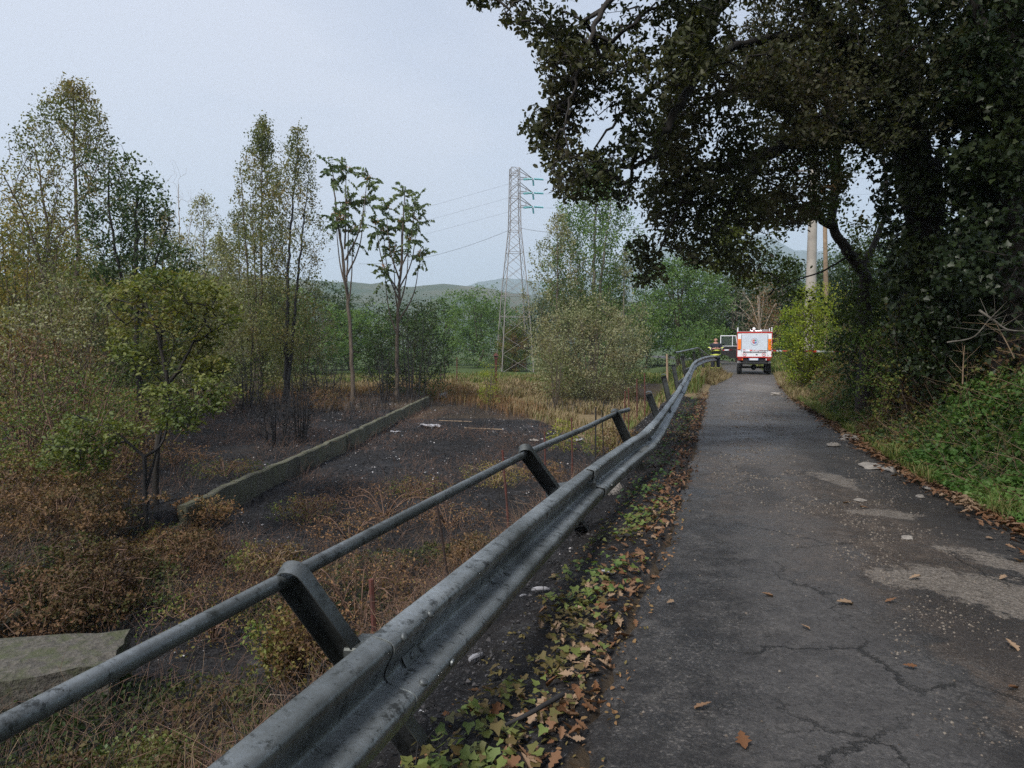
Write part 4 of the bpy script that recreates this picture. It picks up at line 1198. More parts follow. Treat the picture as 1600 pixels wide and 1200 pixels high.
# bright broom-like bush, and the darker ones beside it
put('sh', 1287, 448, 24, 2.75, 91, 'lf_lime', 'bright yellow-green feathery bush on the right verge, below the concrete pole', 'bush', 'broom_bush', n=820, per=24, leaf=.07, spread=.17, shell=.4)
put('sh', 1345, 478, 21, 2.2, 92, 'lf_mixed', 'brownish bush to the right of the bright feathery bush', 'bush', 'broom_bush', n=300, per=18, leaf=.06, spread=.15)
put('sh', 1246, 505, 37, 1.6, 93, 'lf_green', 'small green bush on the verge just right of the fire truck', 'bush', 'green_bush', n=160, per=16, leaf=.08, spread=.2)
put('sh', 1378, 395, 15.6, 2.0, 94, 'lf_dkgreen', 'dark leafy mass hiding the foot of the slim leaning oak', 'bush', 'bank_bush', n=340, per=20, leaf=.075, spread=.18, shell=.3)
put('sh', 1425, 470, 12.0, 1.7, 95, 'lf_mixed', 'brownish brambly bush hiding the foot of the huge oak', 'bush', 'bank_bush', n=300, per=16, leaf=.055, spread=.14, shell=.3)
put('sh', 1530, 440, 11.2, 2.4, 96, 'lf_ivy', 'dark ivy thicket between the huge oak and the ivy-smothered tree', 'bush', 'bank_bush', n=420, per=18, leaf=.07, spread=.18, tm=IVY, shell=.3)
# far tree line: five built, the rest copies
kinds = []
def far_tree(seed, px, top, Y, w, mat, label, nn=420):
    o = put('br', px, top, Y, w, seed, mat, label, name='broadleaf_tree', n=nn, per=18, leaf=.3, spread=.6, tr=.22, blobs=9, base_z=.02, group='far row of trees across the field')
    return o
fa = far_tree(101, 745, 455, 100, 11, 'lf_green', 'fresh green tree in the far row, just left of the pylon')
fb = far_tree(102, 700, 462, 112, 12, 'lf_green', 'broad green tree in the far row, second to the left of the pylon')
fc = far_tree(103, 500, 448, 88, 11, 'lf_dkgreen', 'dark tree in the far row, seen just left of the trees of heaven')
for src, px, top, Y, sx, mat, lab in (
    (fa, 590, 470, 80, 1.0, 'lf_green', 'light green tree seen between the two trees of heaven'),
    (fb, 545, 458, 92, .9, 'lf_dkgreen', 'dark far tree right behind the left tree of heaven'),
    (fc, 455, 445, 70, 1.0, 'lf_green', 'green far tree behind the leaning slender poplar'),
    (fa, 405, 432, 74, 1.1, 'lf_willow', 'pale far tree behind the tallest slender poplar'),
    (fb, 350, 430, 66, 1.0, 'lf_poplar', 'olive far tree behind the pale feathery willow'),
    (fc, 290, 420, 70, 1.1, 'lf_willow', 'grey-green far tree behind the leafless pale tree'),
    (fa, 225, 420, 60, 1.1, 'lf_poplar', 'olive far tree behind the dark many-limbed tree'),
    (fb, 160, 410, 55, 1.0, 'lf_willow', 'pale far tree behind the tall airy poplar'),
    (fc, 85, 400, 52, 1.1, 'lf_yellow', 'yellowish far tree behind the bushy olive willow'),
    (fa, 10, 380, 50, 1.2, 'lf_yellow', 'yellowish far tree behind the willow at the left edge'),
    (fa, 790, 462, 120, 1.0, 'lf_green', 'far green tree directly behind the foot of the pylon'),
    (fc, 850, 455, 118, 1.1, 'lf_dkgreen', 'dark far tree between the pylon and the greyish poplar'),
    (fb, 905, 450, 110, 1.0, 'lf_dkgreen', 'dark far tree behind the broad silvery willow bush'),
    (fc, 960, 455, 105, 1.0, 'lf_green', 'green far tree behind the thin pale-stemmed poplar'),
    (fb, 655, 470, 125, 1.0, 'lf_dkgreen', 'dark far tree behind the dark rounded tree'),
    (fc, 1200, 440, 110, 1.2, 'lf_dkgreen', 'dark far tree rising behind the dead brown tree'),
    (fb, 1290, 420, 95, 1.2, 'lf_dkgreen', 'dark far tree behind the bright feathery bush'),
    (fa, 1400, 380, 60, 1.3, 'lf_dkgreen', 'dark tree standing behind the trunk of the huge oak'),
    (fb, 1520, 330, 50, 1.2, 'lf_dkgreen', 'dark tree standing behind the ivy-smothered tree')):
    b, h = at(px, top, Y)
    hs = max((ch.bound_box[6][2] for ch in src.children))
    copy_thing(src, b, px * .37, (sx, sx, h / hs), lab, {'crown': M[mat]})

# ------------------------------------------------------------------ guardrail
def rail_frame(path, tilts, n):
    c = smooth_path(path, n)
    t = np.gradient(c, axis=0); t /= np.linalg.norm(t, axis=1)[:, None]
    th = np.stack([t[:, 0], t[:, 1], np.zeros(n)], 1); th /= np.linalg.norm(th, axis=1)[:, None]
    nr = np.stack([th[:, 1], -th[:, 0], np.zeros(n)], 1)           # horizontal, towards the road
    a = np.radians(smooth_path([(x, 0, 0) for x in tilts], n)[:, 0])[:, None]
    z = np.array([[0, 0, 1.]])
    face = nr * np.cos(a) + z * np.sin(a)
    upv = -nr * np.sin(a) + z * np.cos(a)
    return c, face, upv, t

RAILP = [(-1.92, -2.5, .47), (-1.62, -1.5, .46), (-.42, 2.5, .425), (.69, 6.2, .335), (1.47, 8.45, .31), (1.80, 9.15, .37), (2.8, 12.5, .43), (4.13, 17, .56), (5.3, 21, .70), (6.75, 26, .87), (8.5, 31, .98), (10.1, 35, .99), (10.9, 37.3, .93)]
RAILT = [27, 27, 27, 32, 34, 26, 12, 8, 6, 3, 0, 0, 0]

def wprof(v):
    return .083 * np.sin(np.pi * np.clip(np.abs(v), 0, .156) / .19) ** 2

def build_guardrail():
    root = empty('guardrail', (0, 0, 0))
    tag(root, 'long buckled steel crash barrier leaning away along the left edge of the road', 'guardrail')
    n = 900
    c, face, upv, tan = rail_frame(RAILP, RAILT, n)
    s = np.concatenate([[0], np.cumsum(np.linalg.norm(np.diff(c, axis=0), axis=1))])
    def s_at_y(y): return float(np.interp(y, c[:, 1], s))
    j0 = s_at_y(2.40)
    joints = [j0 - 3.86, j0, s_at_y(6.3), s_at_y(9.0)]
    while joints[-1] + 3.9 < s[-1]: joints.append(joints[-1] + 3.9)
    joints.append(s[-1])
    vv = np.linspace(-.156, .156, 31)
    def frame(sv):
        g = lambda arr: np.stack([np.interp(sv, s, arr[:, k]) for k in range(3)], -1)
        return g(c), g(face), g(upv), g(tan)
    for i in range(len(joints) - 1):
        a, b = joints[i], min(joints[i + 1] + .32, s[-1])
        m = max(8, int((b - a) / .12))
        ss = np.linspace(a, b, m)
        C, Fa, U, T = frame(ss)
        lift = .010 * (1 - (ss - a) / (b - a))
        dent = .012 * fbm(ss * 1.3, ss * 0, 40 + i)
        prof = wprof(vv)
        wav = .004 * fbm(ss[:, None] * 3, vv[None, :] * 12, 50 + i)
        off = prof[None, :] * (1 + .06 * fbm(ss * .9, ss * 0, 77)[:, None]) + lift[:, None] + dent[:, None] + wav
        front = C[:, None] + Fa[:, None] * off[:, :, None] + U[:, None] * vv[None, :, None]
        backf = front - Fa[:, None] * .004
        k = len(vv)
        V = np.concatenate([front.reshape(-1, 3), backf.reshape(-1, 3)])
        idx = np.arange(m * k).reshape(m, k)
        f1 = np.stack([idx[:-1, :-1], idx[1:, :-1], idx[1:, 1:], idx[:-1, 1:]], -1).reshape(-1, 4)
        f2 = f1[:, ::-1] + m * k
        e = []
        for q in (0, k - 1): e.append(np.stack([idx[:-1, q], idx[1:, q], idx[1:, q] + m * k, idx[:-1, q] + m * k], -1))
        for q in (0, m - 1): e.append(np.stack([idx[q, :-1], idx[q, 1:], idx[q, 1:] + m * k, idx[q, :-1] + m * k], -1))
        me = bulk('beam', V, np.concatenate([f1, f2] + e), smooth=True)
        try: me.set_sharp_from_angle(angle=R(50))
        except Exception: pass
        beam = link('beam', me, M['galv'], root)
        if i in (0, 1, 2, 3, 4, 5, 6):
            for ds in (.08, .32):
                for v in (.094, .094, -.078, -.112)[(0 if ds < .2 else 1)::2]:
                    sv = a + ds
                    if i == 0: sv = a + ds
                    p, f_, u_, t_ = (q[0] for q in frame(np.array([sv])))
                    o = float(wprof(np.array([v]))[0]) + .011
                    d = 1e-3
                    slope = float((wprof(np.array([v + d])) - wprof(np.array([v - d])))[0] / (2 * d))
                    nv = Vector(f_ - u_ * slope).normalized()
                    q = Vector(p + f_ * o + u_ * v)
                    Mx = nv.to_track_quat('Z', 'Y').to_matrix().to_4x4()
                    MB().lathe(q, [(.017, -.002), (.0165, .005), (.012, .009), (.005, .0105)], 12, Mx).build('bolt', M['galv_dark'], beam, True)
            # the square washer in the valley
            p, f_, u_, t_ = (q[0] for q in frame(np.array([a + .19])))
            Mx = Matrix((Vector(t_).normalized(), Vector(u_), Vector(f_))).transposed().to_4x4()
            MB().box(Vector(p + f_ * .016), (.12, .045, .008), Mx, .003).build('washer', M['galv_dark'], beam)
            MB().lathe(Vector(p + f_ * .019), [(.014, 0), (.013, .008), (.005, .011)], 10, Mx).build('bolt', M['galv_dark'], beam, True)
    # posts: a folded steel channel whose rounded head the handrail pipe runs through
    def post(T, B, w=.115, dep=.065, dirn=None, mat='galv_dark', sp=True):
        T = Vector(T); B = Vector(B); ax = (T - B); L = ax.length; ax.normalize()
        al = Vector(dirn).normalized() if dirn is not None else Vector((.287, .958, 0))
        al = (al - ax * al.dot(ax)).normalized()
        sd = al.cross(ax).normalized()                    # towards the road
        if sd.x < 0: sd = -sd
        path = []
        r = w / 2
        path.append((r, -L)); path.append((r, -L * .66)); path.append((r, -L * .33)); path.append((r, 0))
        for q in range(1, 8): t = math.pi * q / 8; path.append((r * math.cos(t), r * math.sin(t)))
        path += [(-r, 0), (-r, -L * .33), (-r, -L * .66), (-r, -L)]
        mb = MB()
        outer = [T + sd * a + ax * b_ for a, b_ in path]
        inner = [T + sd * a * (1 - .005 / r) + ax * (b_ if b_ <= 0 else b_ * (1 - .005 / r)) for a, b_ in path]
        m = len(path); vs = []
        for o_, i_ in zip(outer, inner): vs += [o_ - al * dep / 2, o_ + al * dep / 2, i_ + al * dep / 2, i_ - al * dep / 2]
        fs = []
        for q in range(m - 1):
            for e in range(4): fs.append((q * 4 + e, q * 4 + (e + 1) % 4, (q + 1) * 4 + (e + 1) % 4, (q + 1) * 4 + e))
        fs.append((0, 3, 2, 1)); fs.append(((m - 1) * 4, (m - 1) * 4 + 1, (m - 1) * 4 + 2, (m - 1) * 4 + 3))
        mb.add(vs, fs)
        # web on the far side
        web = [(a * .97, b_) for a, b_ in path if b_ <= -.11]
        c0 = T + al * (dep / 2 - .006)
        q4 = [c0 + sd * r * .95 - ax * .0, c0 + sd * r * .95 - ax * L, c0 - sd * r * .95 - ax * L, c0 - sd * r * .95 - ax * .0]
        vs = q4 + [p + al * .004 for p in q4]
        mb.add(vs, [(0, 1, 2, 3), (7, 6, 5, 4), (0, 4, 5, 1), (1, 5, 6, 2), (2, 6, 7, 3), (3, 7, 4, 0)])
        o = mb.build('post', M[mat], root, True)
        return o
    posts = [((-1.72, -1.5, .80), (-1.35, -1.25, -.15)), ((-.80, 2.5, .755), (-.36, 2.86, -.16)), ((.11, 5.64, .745), (.72, 6.42, -.2)), ((1.335, 9.0, .73), (1.83, 9.35, -.25))]
    for T, B in posts: post(T, B)
    for px, py, Y, bx, by in ((1014, 616, 12.4, 1040, 690), (1037, 588, 15.8, 1053, 660), (1052, 570, 20, 1063, 630), (1066, 556, 24.2, 1073, 598), (1084, 550, 28, 1087, 578), (1097, 552, 32, 1099, 574)):
        post(P(px, py, Y), P(bx, by, Y + .15))
    # spacers between posts and beam
    for Y0, T in ((2.5, Vector((-.62, 2.66, .40))), (6.2, Vector((.34, 5.96, .34))), (9.15, Vector((1.55, 9.15, .33))), (12.55, P(1026, 655, 12.45)), (16.2, P(1046, 625, 15.9)), (20.4, P(1059, 600, 20.1)), (24.6, P(1070, 580, 24.3))):
        p, f_, u_, t_ = (q[0] for q in frame(np.array([s_at_y(Y0) + .1])))
        A = Vector(p) - Vector(f_) * .01; d = (A - T); mid = (A + T) / 2
        X_ = d.normalized(); Y_ = Vector(t_); Y_ = (Y_ - X_ * Y_.dot(X_)).normalized(); Z_ = X_.cross(Y_)
        MB().box(mid, (d.length, .16, .11), Matrix((X_, Y_, Z_)).transposed().to_4x4(), .008).build('spacer', M['galv_dark'], root)
    # handrail pipes
    pp = [(-2.02, -1.5, .77), (-.86, 2.4, .752), (.10, 5.65, .715), (.75, 7.4, .715), (1.335, 9.0, .725), (1.60, 9.55, .73)]
    Vt, Ft = tubes(smooth_path(pp, 90), np.full(90, .0285), 20)
    pipe = link('handrail_pipe', bulk('handrail_pipe', Vt, [Ft], smooth=True), M['galv_pipe'], root)
    e = Vector(pp[-1]); d = (e - Vector(pp[-2])).normalized()
    MB().lathe(e, [(.0285, -.002), (.0285, .002), (.02, .003)], 16, d.to_track_quat('Z', 'Y').to_matrix().to_4x4()).build('pipe_cap', M['galv_dark'], pipe)
    p2 = [P(1055, 551, 23.2), P(1066, 549, 24.3), P(1084, 545, 28), P(1091, 544, 29.5), P(1098, 549, 32), P(1107, 556, 35)]
    Vt, Ft = tubes(smooth_path(p2, 40), np.full(40, .03), 12)
    link('handrail_pipe', bulk('handrail_pipe', Vt, [Ft], smooth=True), M['galv'], root)
M['galv_pipe'] = galvmat('pipe_steel', .8)
build_guardrail()

# ------------------------------------------------------------------ concrete wall, slab
def wall():
    root = empty('concrete_wall', (-6.2, 24, -2))
    tag(root, 'low mossy concrete retaining wall running away between the two levels of burnt ground', 'wall')
    rng = rg(3)
    ys = [6.9, 10.1, 13.4]
    while ys[-1] < 43: ys.append(ys[-1] + rng.uniform(2.3, 3.4))
    for a, b in zip(ys[:-1], ys[1:]):
        mb = MB(); n = 7
        vs = []; fs = []; jx = rng.uniform(-.012, .012); jz = rng.uniform(-.012, .012)
        for k in range(n):
            y = a + .012 + (b - a - .024) * k / (n - 1); x = Wx(y) + jx + .015 * rng.normal(); top = -1.50 + jz + .012 * rng.normal() - (.32 if a < 13 else 0)
            for px_, pz in ((x - .09, -2.3), (x - .09, top - .02), (x - .07, top), (x + .05, top), (x + .08, top - .03 * rng.uniform(.2, 1.6)), (x + .09, -2.3)):
                vs.append((px_, y, pz))
        for k in range(n - 1):
            for q in range(6): fs.append((k * 6 + q, k * 6 + (q + 1) % 6, (k + 1) * 6 + (q + 1) % 6, (k + 1) * 6 + q))
        fs.append(tuple(range(6))[::-1]); fs.append(tuple((n - 1) * 6 + q for q in range(6)))
        mb.add(vs, fs)
        o = mb.build('wall_panel', M['concrete'])
        o.parent = root; o.matrix_parent_inverse = Matrix.Translation(root.location).inverted()
wall()
def slab():
    rng = rg(4)
    c = [G(205, 984, -1.42), G(170, 1036, -1.45), G(-260, 1100, -1.5), G(-200, 1005, -1.46)]
    mb = MB(); n = 9; vs = []; fs = []
    for i in range(n):
        for j in range(n):
            u, v = i / (n - 1), j / (n - 1)
            p = (c[0] * (1 - u) + c[3] * u) * (1 - v) + (c[1] * (1 - u) + c[2] * u) * v
            e = (u in (0, 1)) or (v in (0, 1))
            vs.append((p.x + rng.normal() * .012, p.y + rng.normal() * .012, p.z + rng.normal() * .008 - (.035 * rng.uniform() if e else 0)))
    for i in range(n - 1):
        for j in range(n - 1): fs.append((i * n + j, i * n + j + 1, (i + 1) * n + j + 1, (i + 1) * n + j))
    ringi = [i * n for i in range(n)] + [(n - 1) * n + j for j in range(1, n)] + [i * n + n - 1 for i in range(n - 2, -1, -1)] + [j for j in range(n - 2, 0, -1)]
    b0 = len(vs)
    for r_ in ringi: vs.append((vs[r_][0] * 1.0, vs[r_][1], -2.3))
    for k in range(len(ringi)):
        k2 = (k + 1) % len(ringi); fs.append((ringi[k], ringi[k2], b0 + k2, b0 + k))
    mb.add(vs, fs)
    tag(mb.build('concrete_block', M['concrete_slab']), 'weathered concrete block with a flat top among the weeds, lower left corner', 'block')
slab()

# ------------------------------------------------------------------ pylon, cables, poles
def pylon():
    base = P(804, 580, 85); base.z = -1.55
    top = P(804, 263, 85).z - base.z
    root = empty('electricity_pylon', base, R(12))
    tag(root, 'tall lattice electricity pylon with three short arms carrying blue-green insulators', 'pylon')
    def half(z):
        f = z / top
        return np.interp(f, [0, .38, .70, 1.0], [1.95, 1.38, .66, .52])
    lv = [0, .09, .18, .275, .38, .455, .525, .59, .645, .695, .74, .78, .82, .86, .90, .935, .97, 1.0]
    mb = MB(); br = MB()
    rot = [(1, 1), (1, -1), (-1, -1), (-1, 1)]
    cor = lambda z, k: Vector((rot[k][0] * half(z), rot[k][1] * half(z), z))
    for k in range(4):
        mb.tube([cor(f * top, k) for f in lv], [.07 - .03 * f for f in lv], 4)
    mb.build('corner_legs', M['lattice'], root)
    for a, b in zip(lv[:-1], lv[1:]):
        for k in range(4):
            k2 = (k + 1) % 4
            br.tube([cor(a * top, k), cor(b * top, k2)], .024, 3); br.tube([cor(a * top, k2), cor(b * top, k)], .024, 3)
            if a in (.38, .275, .59, .74, .86, .97, .695): br.tube([cor(a * top, k), cor(a * top, k2)], .035, 3)
    br.build('cross_bracing', M['lattice'], root)
    tips = []
    for i, (py, dz) in enumerate(((278, 0), (300, 0), (322, 0))):
        z = P(804, py, 85).z - base.z
        am = MB(); tip = Vector((2.25, 0, z))
        for sg in (-1, 1):
            am.tube([cor(z, 0 if sg > 0 else 1), tip], .045, 4)
            up = cor(z + 1.05, 0 if sg > 0 else 1); up.z = min(up.z, top)
            am.tube([up, tip], .045, 4)
            am.tube([cor(z, 0 if sg > 0 else 1).lerp(tip, .5), up.lerp(tip, .5)], .025, 3)
            am.tube([cor(z, 3 if sg > 0 else 2), up], .03, 3)
        a_ = am.build('cross_arm', M['lattice'], root)
        for dx, dy, dzz in ((1.35, .3, .05), (-1.2, -.5, -.25), (.1, 0, -.8)):
            ins = MB(); e = tip + Vector((dx, dy, dzz)); pts = [tip.lerp(e, t) for t in np.linspace(.15, 1, 15)]
            ins.tube(pts, [.05 if q % 2 else .14 for q in range(15)], 6)
            ins.build('insulator', M['insul'], a_)
        tips.append(root.matrix_basis @ tip)
    capm = MB(); capm.tube([cor(top, 0), Vector((0, 0, top + .15)), cor(top, 2)], .03, 3); capm.tube([cor(top, 1), Vector((0, 0, top + .15)), cor(top, 3)], .03, 3)
    capm.build('top_frame', M['lattice'], root)
    return base, top, Matrix.Translation(base) @ Matrix.Rotation(R(12), 4, 'Z')
pb, ptop, pm = pylon()

def cable(a, b, sag, r, label, name='power_cable'):
    a = Vector(a); b = Vector(b); n = 40
    pts = [a.lerp(b, t) - Vector((0, 0, sag * 4 * t * (1 - t))) for t in np.linspace(0, 1, n)]
    V, Fc = tubes(np.array([tuple(p) for p in pts]), np.full(n, r), 4)
    tag(link(name, bulk(name, V, [Fc], smooth=True), M['cable']), label, 'cable', 'cables strung from the pylon')
for i, (py, lab) in enumerate(((278, 'topmost'), (300, 'middle'), (322, 'lowest'))):
    z = P(804, py, 85).z
    tp = pm @ Vector((1.15, -.4, z - pb.z - .2)); tq = pm @ Vector((3.5, .3, z - pb.z))
    cable(tp, P(-700, py + 330 - i * 10, 120), 3, .009, f'thin {lab} power line falling away to the left of the pylon')
    cable(tq, P(1900, py - 60 + i * 6, 150), 3, .009, f'thin {lab} power line running right from the pylon behind the oak')
zz = P(797, 359, 85)
cable(zz, P(560, 412, 112), 1.2, .02, 'thicker dark cable sloping down to the left from the middle of the pylon')
cable(P(812, 356, 85), P(1276, 300, 33), 1.2, .02, 'dark cable from the middle of the pylon to the concrete pole')

def ivy_heap():
    rng = rg(66)
    b, h = at(803, 506, 85)
    w_, l_ = shrub(rng, h, 3.9, 420, 22, .17, stems=6, spread=.35, stem_r=.06, shell=.5)
    make_plant('climbing_bush', b, w_, [('crown', l_, M['lf_mixed'])], M['bark_brown'], 'dark overgrown creeper filling the foot of the pylon', 'bush')
ivy_heap()

def utility_pole():
    b = P(1264, 560, 33); b.z = Hs(b.x, b.y) - .1
    t = P(1272, 262, 33)
    root = empty('utility_pole', b)
    tag(root, 'thick pale concrete power pole standing behind the bright yellow-green bush', 'pole')
    d = Vector(t) - b
    V, Fc = tubes(np.array([tuple(d * u) for u in np.linspace(0, 1.0, 12)]), np.linspace(.29, .17, 12), 14)
    link('shaft', bulk('shaft', V, [Fc], smooth=True), M['pole'], root)
    mb = MB(); mb.box(d * .985, (1.7, .09, .09), None, .01); mb.build('cross_arm', M['lattice'], root)
    for x in (-.7, 0, .7): MB().lathe(d * .985 + Vector((x, 0, .05)), [(.02, 0), (.02, .06), (.06, .07), (.04, .12), (.055, .13), (.03, .2)], 8).build('insulator', M['insul'], root)
    b2 = P(1293, 560, 36); b2.z = Hs(b2.x, b2.y) - .1
    d2 = Vector(P(1289, 352, 36)) - b2
    r2 = empty('utility_pole', b2)
    tag(r2, 'slimmer weathered wooden pole just right of the thick concrete one', 'pole')
    V, Fc = tubes(np.array([tuple(d2 * u) for u in np.linspace(0, 1, 10)]), np.linspace(.14, .10, 10), 9)
    link('shaft', bulk('shaft', V, [Fc], smooth=True), M['timber'], r2)
    MB().lathe(d2, [(.11, 0), (.11, .04), (.03, .09)], 9).build('cap', M['lattice'], r2)
utility_pole()

# ------------------------------------------------------------------ fire truck
def truck():
    X0 = P(1178, 585, 39.2)
    root = empty('fire_truck', (X0.x, 39.2, 0.0), R(-17.5))
    tag(root, 'small white and red fire truck seen from behind, its left cab door wide open', 'fire truck')
    W = .93
    def part(name, f, mat, parent=root, smooth=False):
        mb = MB(); f(mb); return mb.build(name, M[mat], parent, smooth)
    # equipment body
    body = part('equipment_body', lambda m: m.box((0, 1.45, 1.68), (2 * W - .04, 2.86, 1.44), None, .03), 'redp')
    part('rear_panel', lambda m: (m.box((-W + .13, -.012, 1.66), (.20, .03, 1.30), None, .006), m.box((W - .13, -.012, 1.66), (.20, .03, 1.30), None, .006),
                                  m.box((0, -.012, 1.165), (1.39, .028, .30), None, .006), m.box((0, -.012, 2.285), (1.39, .028, .06), None, .006)), 'white')
    sh = empty('roller_shutter', (0, 0, 0)); sh.parent = root
    bpy.data.objects.remove(sh)
    sh = part('roller_shutter', lambda m: m.box((0, .006, 1.785), (1.37, .03, .935)), 'shutter')
    for k in range(17): part('slat', lambda m, k=k: m.box((0, -.014, 1.345 + k * .055), (1.36, .012, .050), None, .004), 'shutter', sh)
    part('shutter_rail', lambda m: (m.box((-.70, -.03, 1.785), (.03, .03, .95)), m.box((.70, -.03, 1.785), (.03, .03, .95))), 'chrome')
    for x in (-.70, -.62, .62, .70): pass
    for sg in (-1, 1): part('reflective_strip', lambda m, sg=sg: m.box((sg * (W - .13), -.032, 1.70), (.17, .012, .62), None, .004), 'orange')
    # round emblem: outer ring, coloured sectors, pale rim text band
    def disc(m, r0, r1, a0, a1, y, n=20):
        vs = []; fs = []
        for k in range(n + 1):
            t = a0 + (a1 - a0) * k / n
            for r in (r0, r1):
                for yy in (y, y + .006): vs.append((r * math.cos(t), yy, 1.86 + r * math.sin(t)))
        for k in range(n):
            o = k * 4; q = o + 4
            fs += [(o, o + 2, q + 2, q), (o + 1, q + 1, q + 3, o + 3), (o + 2, o + 3, q + 3, q + 2), (o, q, q + 1, o + 1)]
        m.add(vs, fs)
    em = part('emblem', lambda m: disc(m, .0, .205, 0, 2 * math.pi, -.028, 32), 'white')
    part('emblem_ring', lambda m: disc(m, .185, .205, 0, 2 * math.pi, -.034, 32), 'emb_grey', em)
    part('emblem_ring', lambda m: disc(m, .115, .128, 0, 2 * math.pi, -.034, 32), 'emb_grey', em)
    part('emblem_field', lambda m: disc(m, .01, .115, .5 * math.pi, 1.5 * math.pi, -.035), 'emb_red', em)
    part('emblem_field', lambda m: disc(m, .01, .115, -.5 * math.pi, .15 * math.pi, -.036), 'emb_blue', em)
    part('emblem_field', lambda m: disc(m, .01, .115, .16 * math.pi, .49 * math.pi, -.035), 'emb_green', em)
    part('emblem_bar', lambda m: m.box((0, -.044, 1.86), (.20, .006, .022)), 'white', em)
    for k in range(14):
        t = k * 2 * math.pi / 14
        part('emblem_mark', lambda m, t=t: m.box((.156 * math.cos(t), -.033, 1.86 + .156 * math.sin(t)), (.028, .005, .022), Matrix.Rotation(-t, 4, 'Y')), 'emb_red' if k in (4, 5, 6, 7) else 'emb_blue', em)
    # handle bar with brackets, speed discs
    hb = part('grab_bar', lambda m: m.tube([(-.62, -.07, 1.29), (.62, -.07, 1.29)], .016, 8), 'lattice')
    for x in (-.55, -.2, .2, .55): part('bracket', lambda m, x=x: m.box((x, -.05, 1.30), (.045, .06, .05), None, .005), 'black', hb)
    for x in (-.52, .50):
        dm = part('speed_disc', lambda m, x=x: m.lathe((x, -.028, 1.13), [(.105, 0), (.105, .008)], 24, Matrix.Rotation(R(90), 4, 'X')), 'emb_red')
        part('disc_face', lambda m, x=x: m.lathe((x, -.037, 1.13), [(.078, 0), (.078, .004)], 24, Matrix.Rotation(R(90), 4, 'X')), 'white', dm)
        tx = bpy.data.curves.new('speed_number', 'FONT'); tx.body = '80' if x < 0 else '90'; tx.size = .11; tx.align_x = 'CENTER'; tx.align_y = 'CENTER'; tx.extrude = .002
        tmp = bpy.data.objects.new('tmp', tx); col.objects.link(tmp)
        dgm = bpy.data.meshes.new_from_object(tmp.evaluated_get(bpy.context.evaluated_depsgraph_get())); bpy.data.objects.remove(tmp)
        to = bpy.data.objects.new('speed_number', dgm); col.objects.link(to); to.parent = dm; to.location = (x, -.046, 1.13); to.rotation_euler = (R(90), 0, 0); dgm.materials.clear(); dgm.materials.append(M['black'])
    part('latch', lambda m: m.box((.12, -.035, 1.13), (.10, .02, .05), None, .006), 'black'); part('latch', lambda m: m.box((-.06, -.03, 1.13), (.04, .012, .05), None, .004), 'shutter')
    # red edge frame
    part('edge_frame', lambda m: (m.box((0, -.01, 2.37), (2 * W, .06, .07), None, .01), m.box((0, -.01, .985), (2 * W, .06, .06), None, .01), m.box((-W + .012, -.01, 1.68), (.035, .06, 1.32), None, .008), m.box((W - .012, -.01, 1.68), (.035, .06, 1.32), None, .008)), 'redp')
    # roof rails, beacon, roof gear
    for sg in (-1, 1):
        part('roof_rail', lambda m, sg=sg: (m.box((sg * (W - .03), .02, 2.53), (.05, .05, .26), None, .008), m.box((sg * (W - .03), 1.4, 2.46), (.05, 2.7, .05), None, .008), m.box((sg * (W - .03), 2.75, 2.53), (.05, .05, .26), None, .008)), 'white')
    part('roof_edge', lambda m: m.box((0, .03, 2.43), (2 * W - .1, .05, .035)), 'lattice')
    bc = part('beacon_base', lambda m: m.lathe((-.03, .35, 2.40), [(.06, 0), (.06, .06), (.04, .09)], 12), 'black')
    part('beacon', lambda m: m.lathe((-.03, .35, 2.49), [(.05, 0), (.085, .04), (.09, .09), (.06, .15), (.02, .17)], 14), 'lampwhite', bc, True)
    part('roof_box', lambda m: (m.box((.55, .5, 2.46), (.34, .5, .14), None, .02),), 'chrome')
    part('hose_reel', lambda m: m.lathe((.1, 1.9, 2.46), [(.16, -.3), (.16, -.27), (.08, -.26), (.08, .26), (.16, .27), (.16, .3)], 14, Matrix.Rotation(R(90), 4, 'Y')), 'chrome')
    # chassis, bumper, lamps, plate
    part('chassis', lambda m: (m.box((-.38, 2.2, .72), (.10, 4.6, .2), None, .01), m.box((.38, 2.2, .72), (.10, 4.6, .2), None, .01), m.box((0, .12, .80), (1.5, .14, .22), None, .01), m.box((0, 1.2, .72), (.7, .6, .28), None, .03)), 'black')
    part('bumper', lambda m: m.box((0, -.06, .66), (1.25, .10, .12), None, .02), 'black')
    part('tow_hitch', lambda m: (m.tube([(0, 0, .6), (0, -.14, .58), (0, -.18, .62)], .03, 8), m.lathe((0, -.18, .64), [(.02, -.03), (.035, 0), (.02, .03)], 10)), 'black')
    part('axle', lambda m: (m.tube([(-.75, .85, .40), (.75, .85, .40)], .06, 8), m.lathe((0, .85, .40), [(.06, -.15), (.17, -.05), (.17, .05), (.06, .15)], 12, Matrix.Rotation(R(90), 4, 'Y'))), 'black')
    for sg in (-1, 1):
        tl = part('tail_lamp', lambda m, sg=sg: m.box((sg * (W - .20), -.04, .86), (.26, .07, .12), None, .012), 'tail')
        part('lamp_lens', lambda m, sg=sg: m.box((sg * (W - .30), -.078, .86), (.05, .012, .09), None, .004), 'orange' if sg < 0 else 'white', tl)
        part('mudguard', lambda m, sg=sg: m.box((sg * (W - .17), .40, .70), (.30, .03, .13), None, .006), 'chrome')
        part('mud_flap', lambda m, sg=sg: m.box((sg * (W - .17), .42, .56), (.30, .02, .30), None, .004), 'tyre')
    pl = part('number_plate', lambda m: m.box((-.03, -.085, .87), (.52, .012, .115), None, .004), 'plate')
    part('plate_band', lambda m: m.box((-.27, -.093, .87), (.035, .006, .11)), 'plateblue', pl)
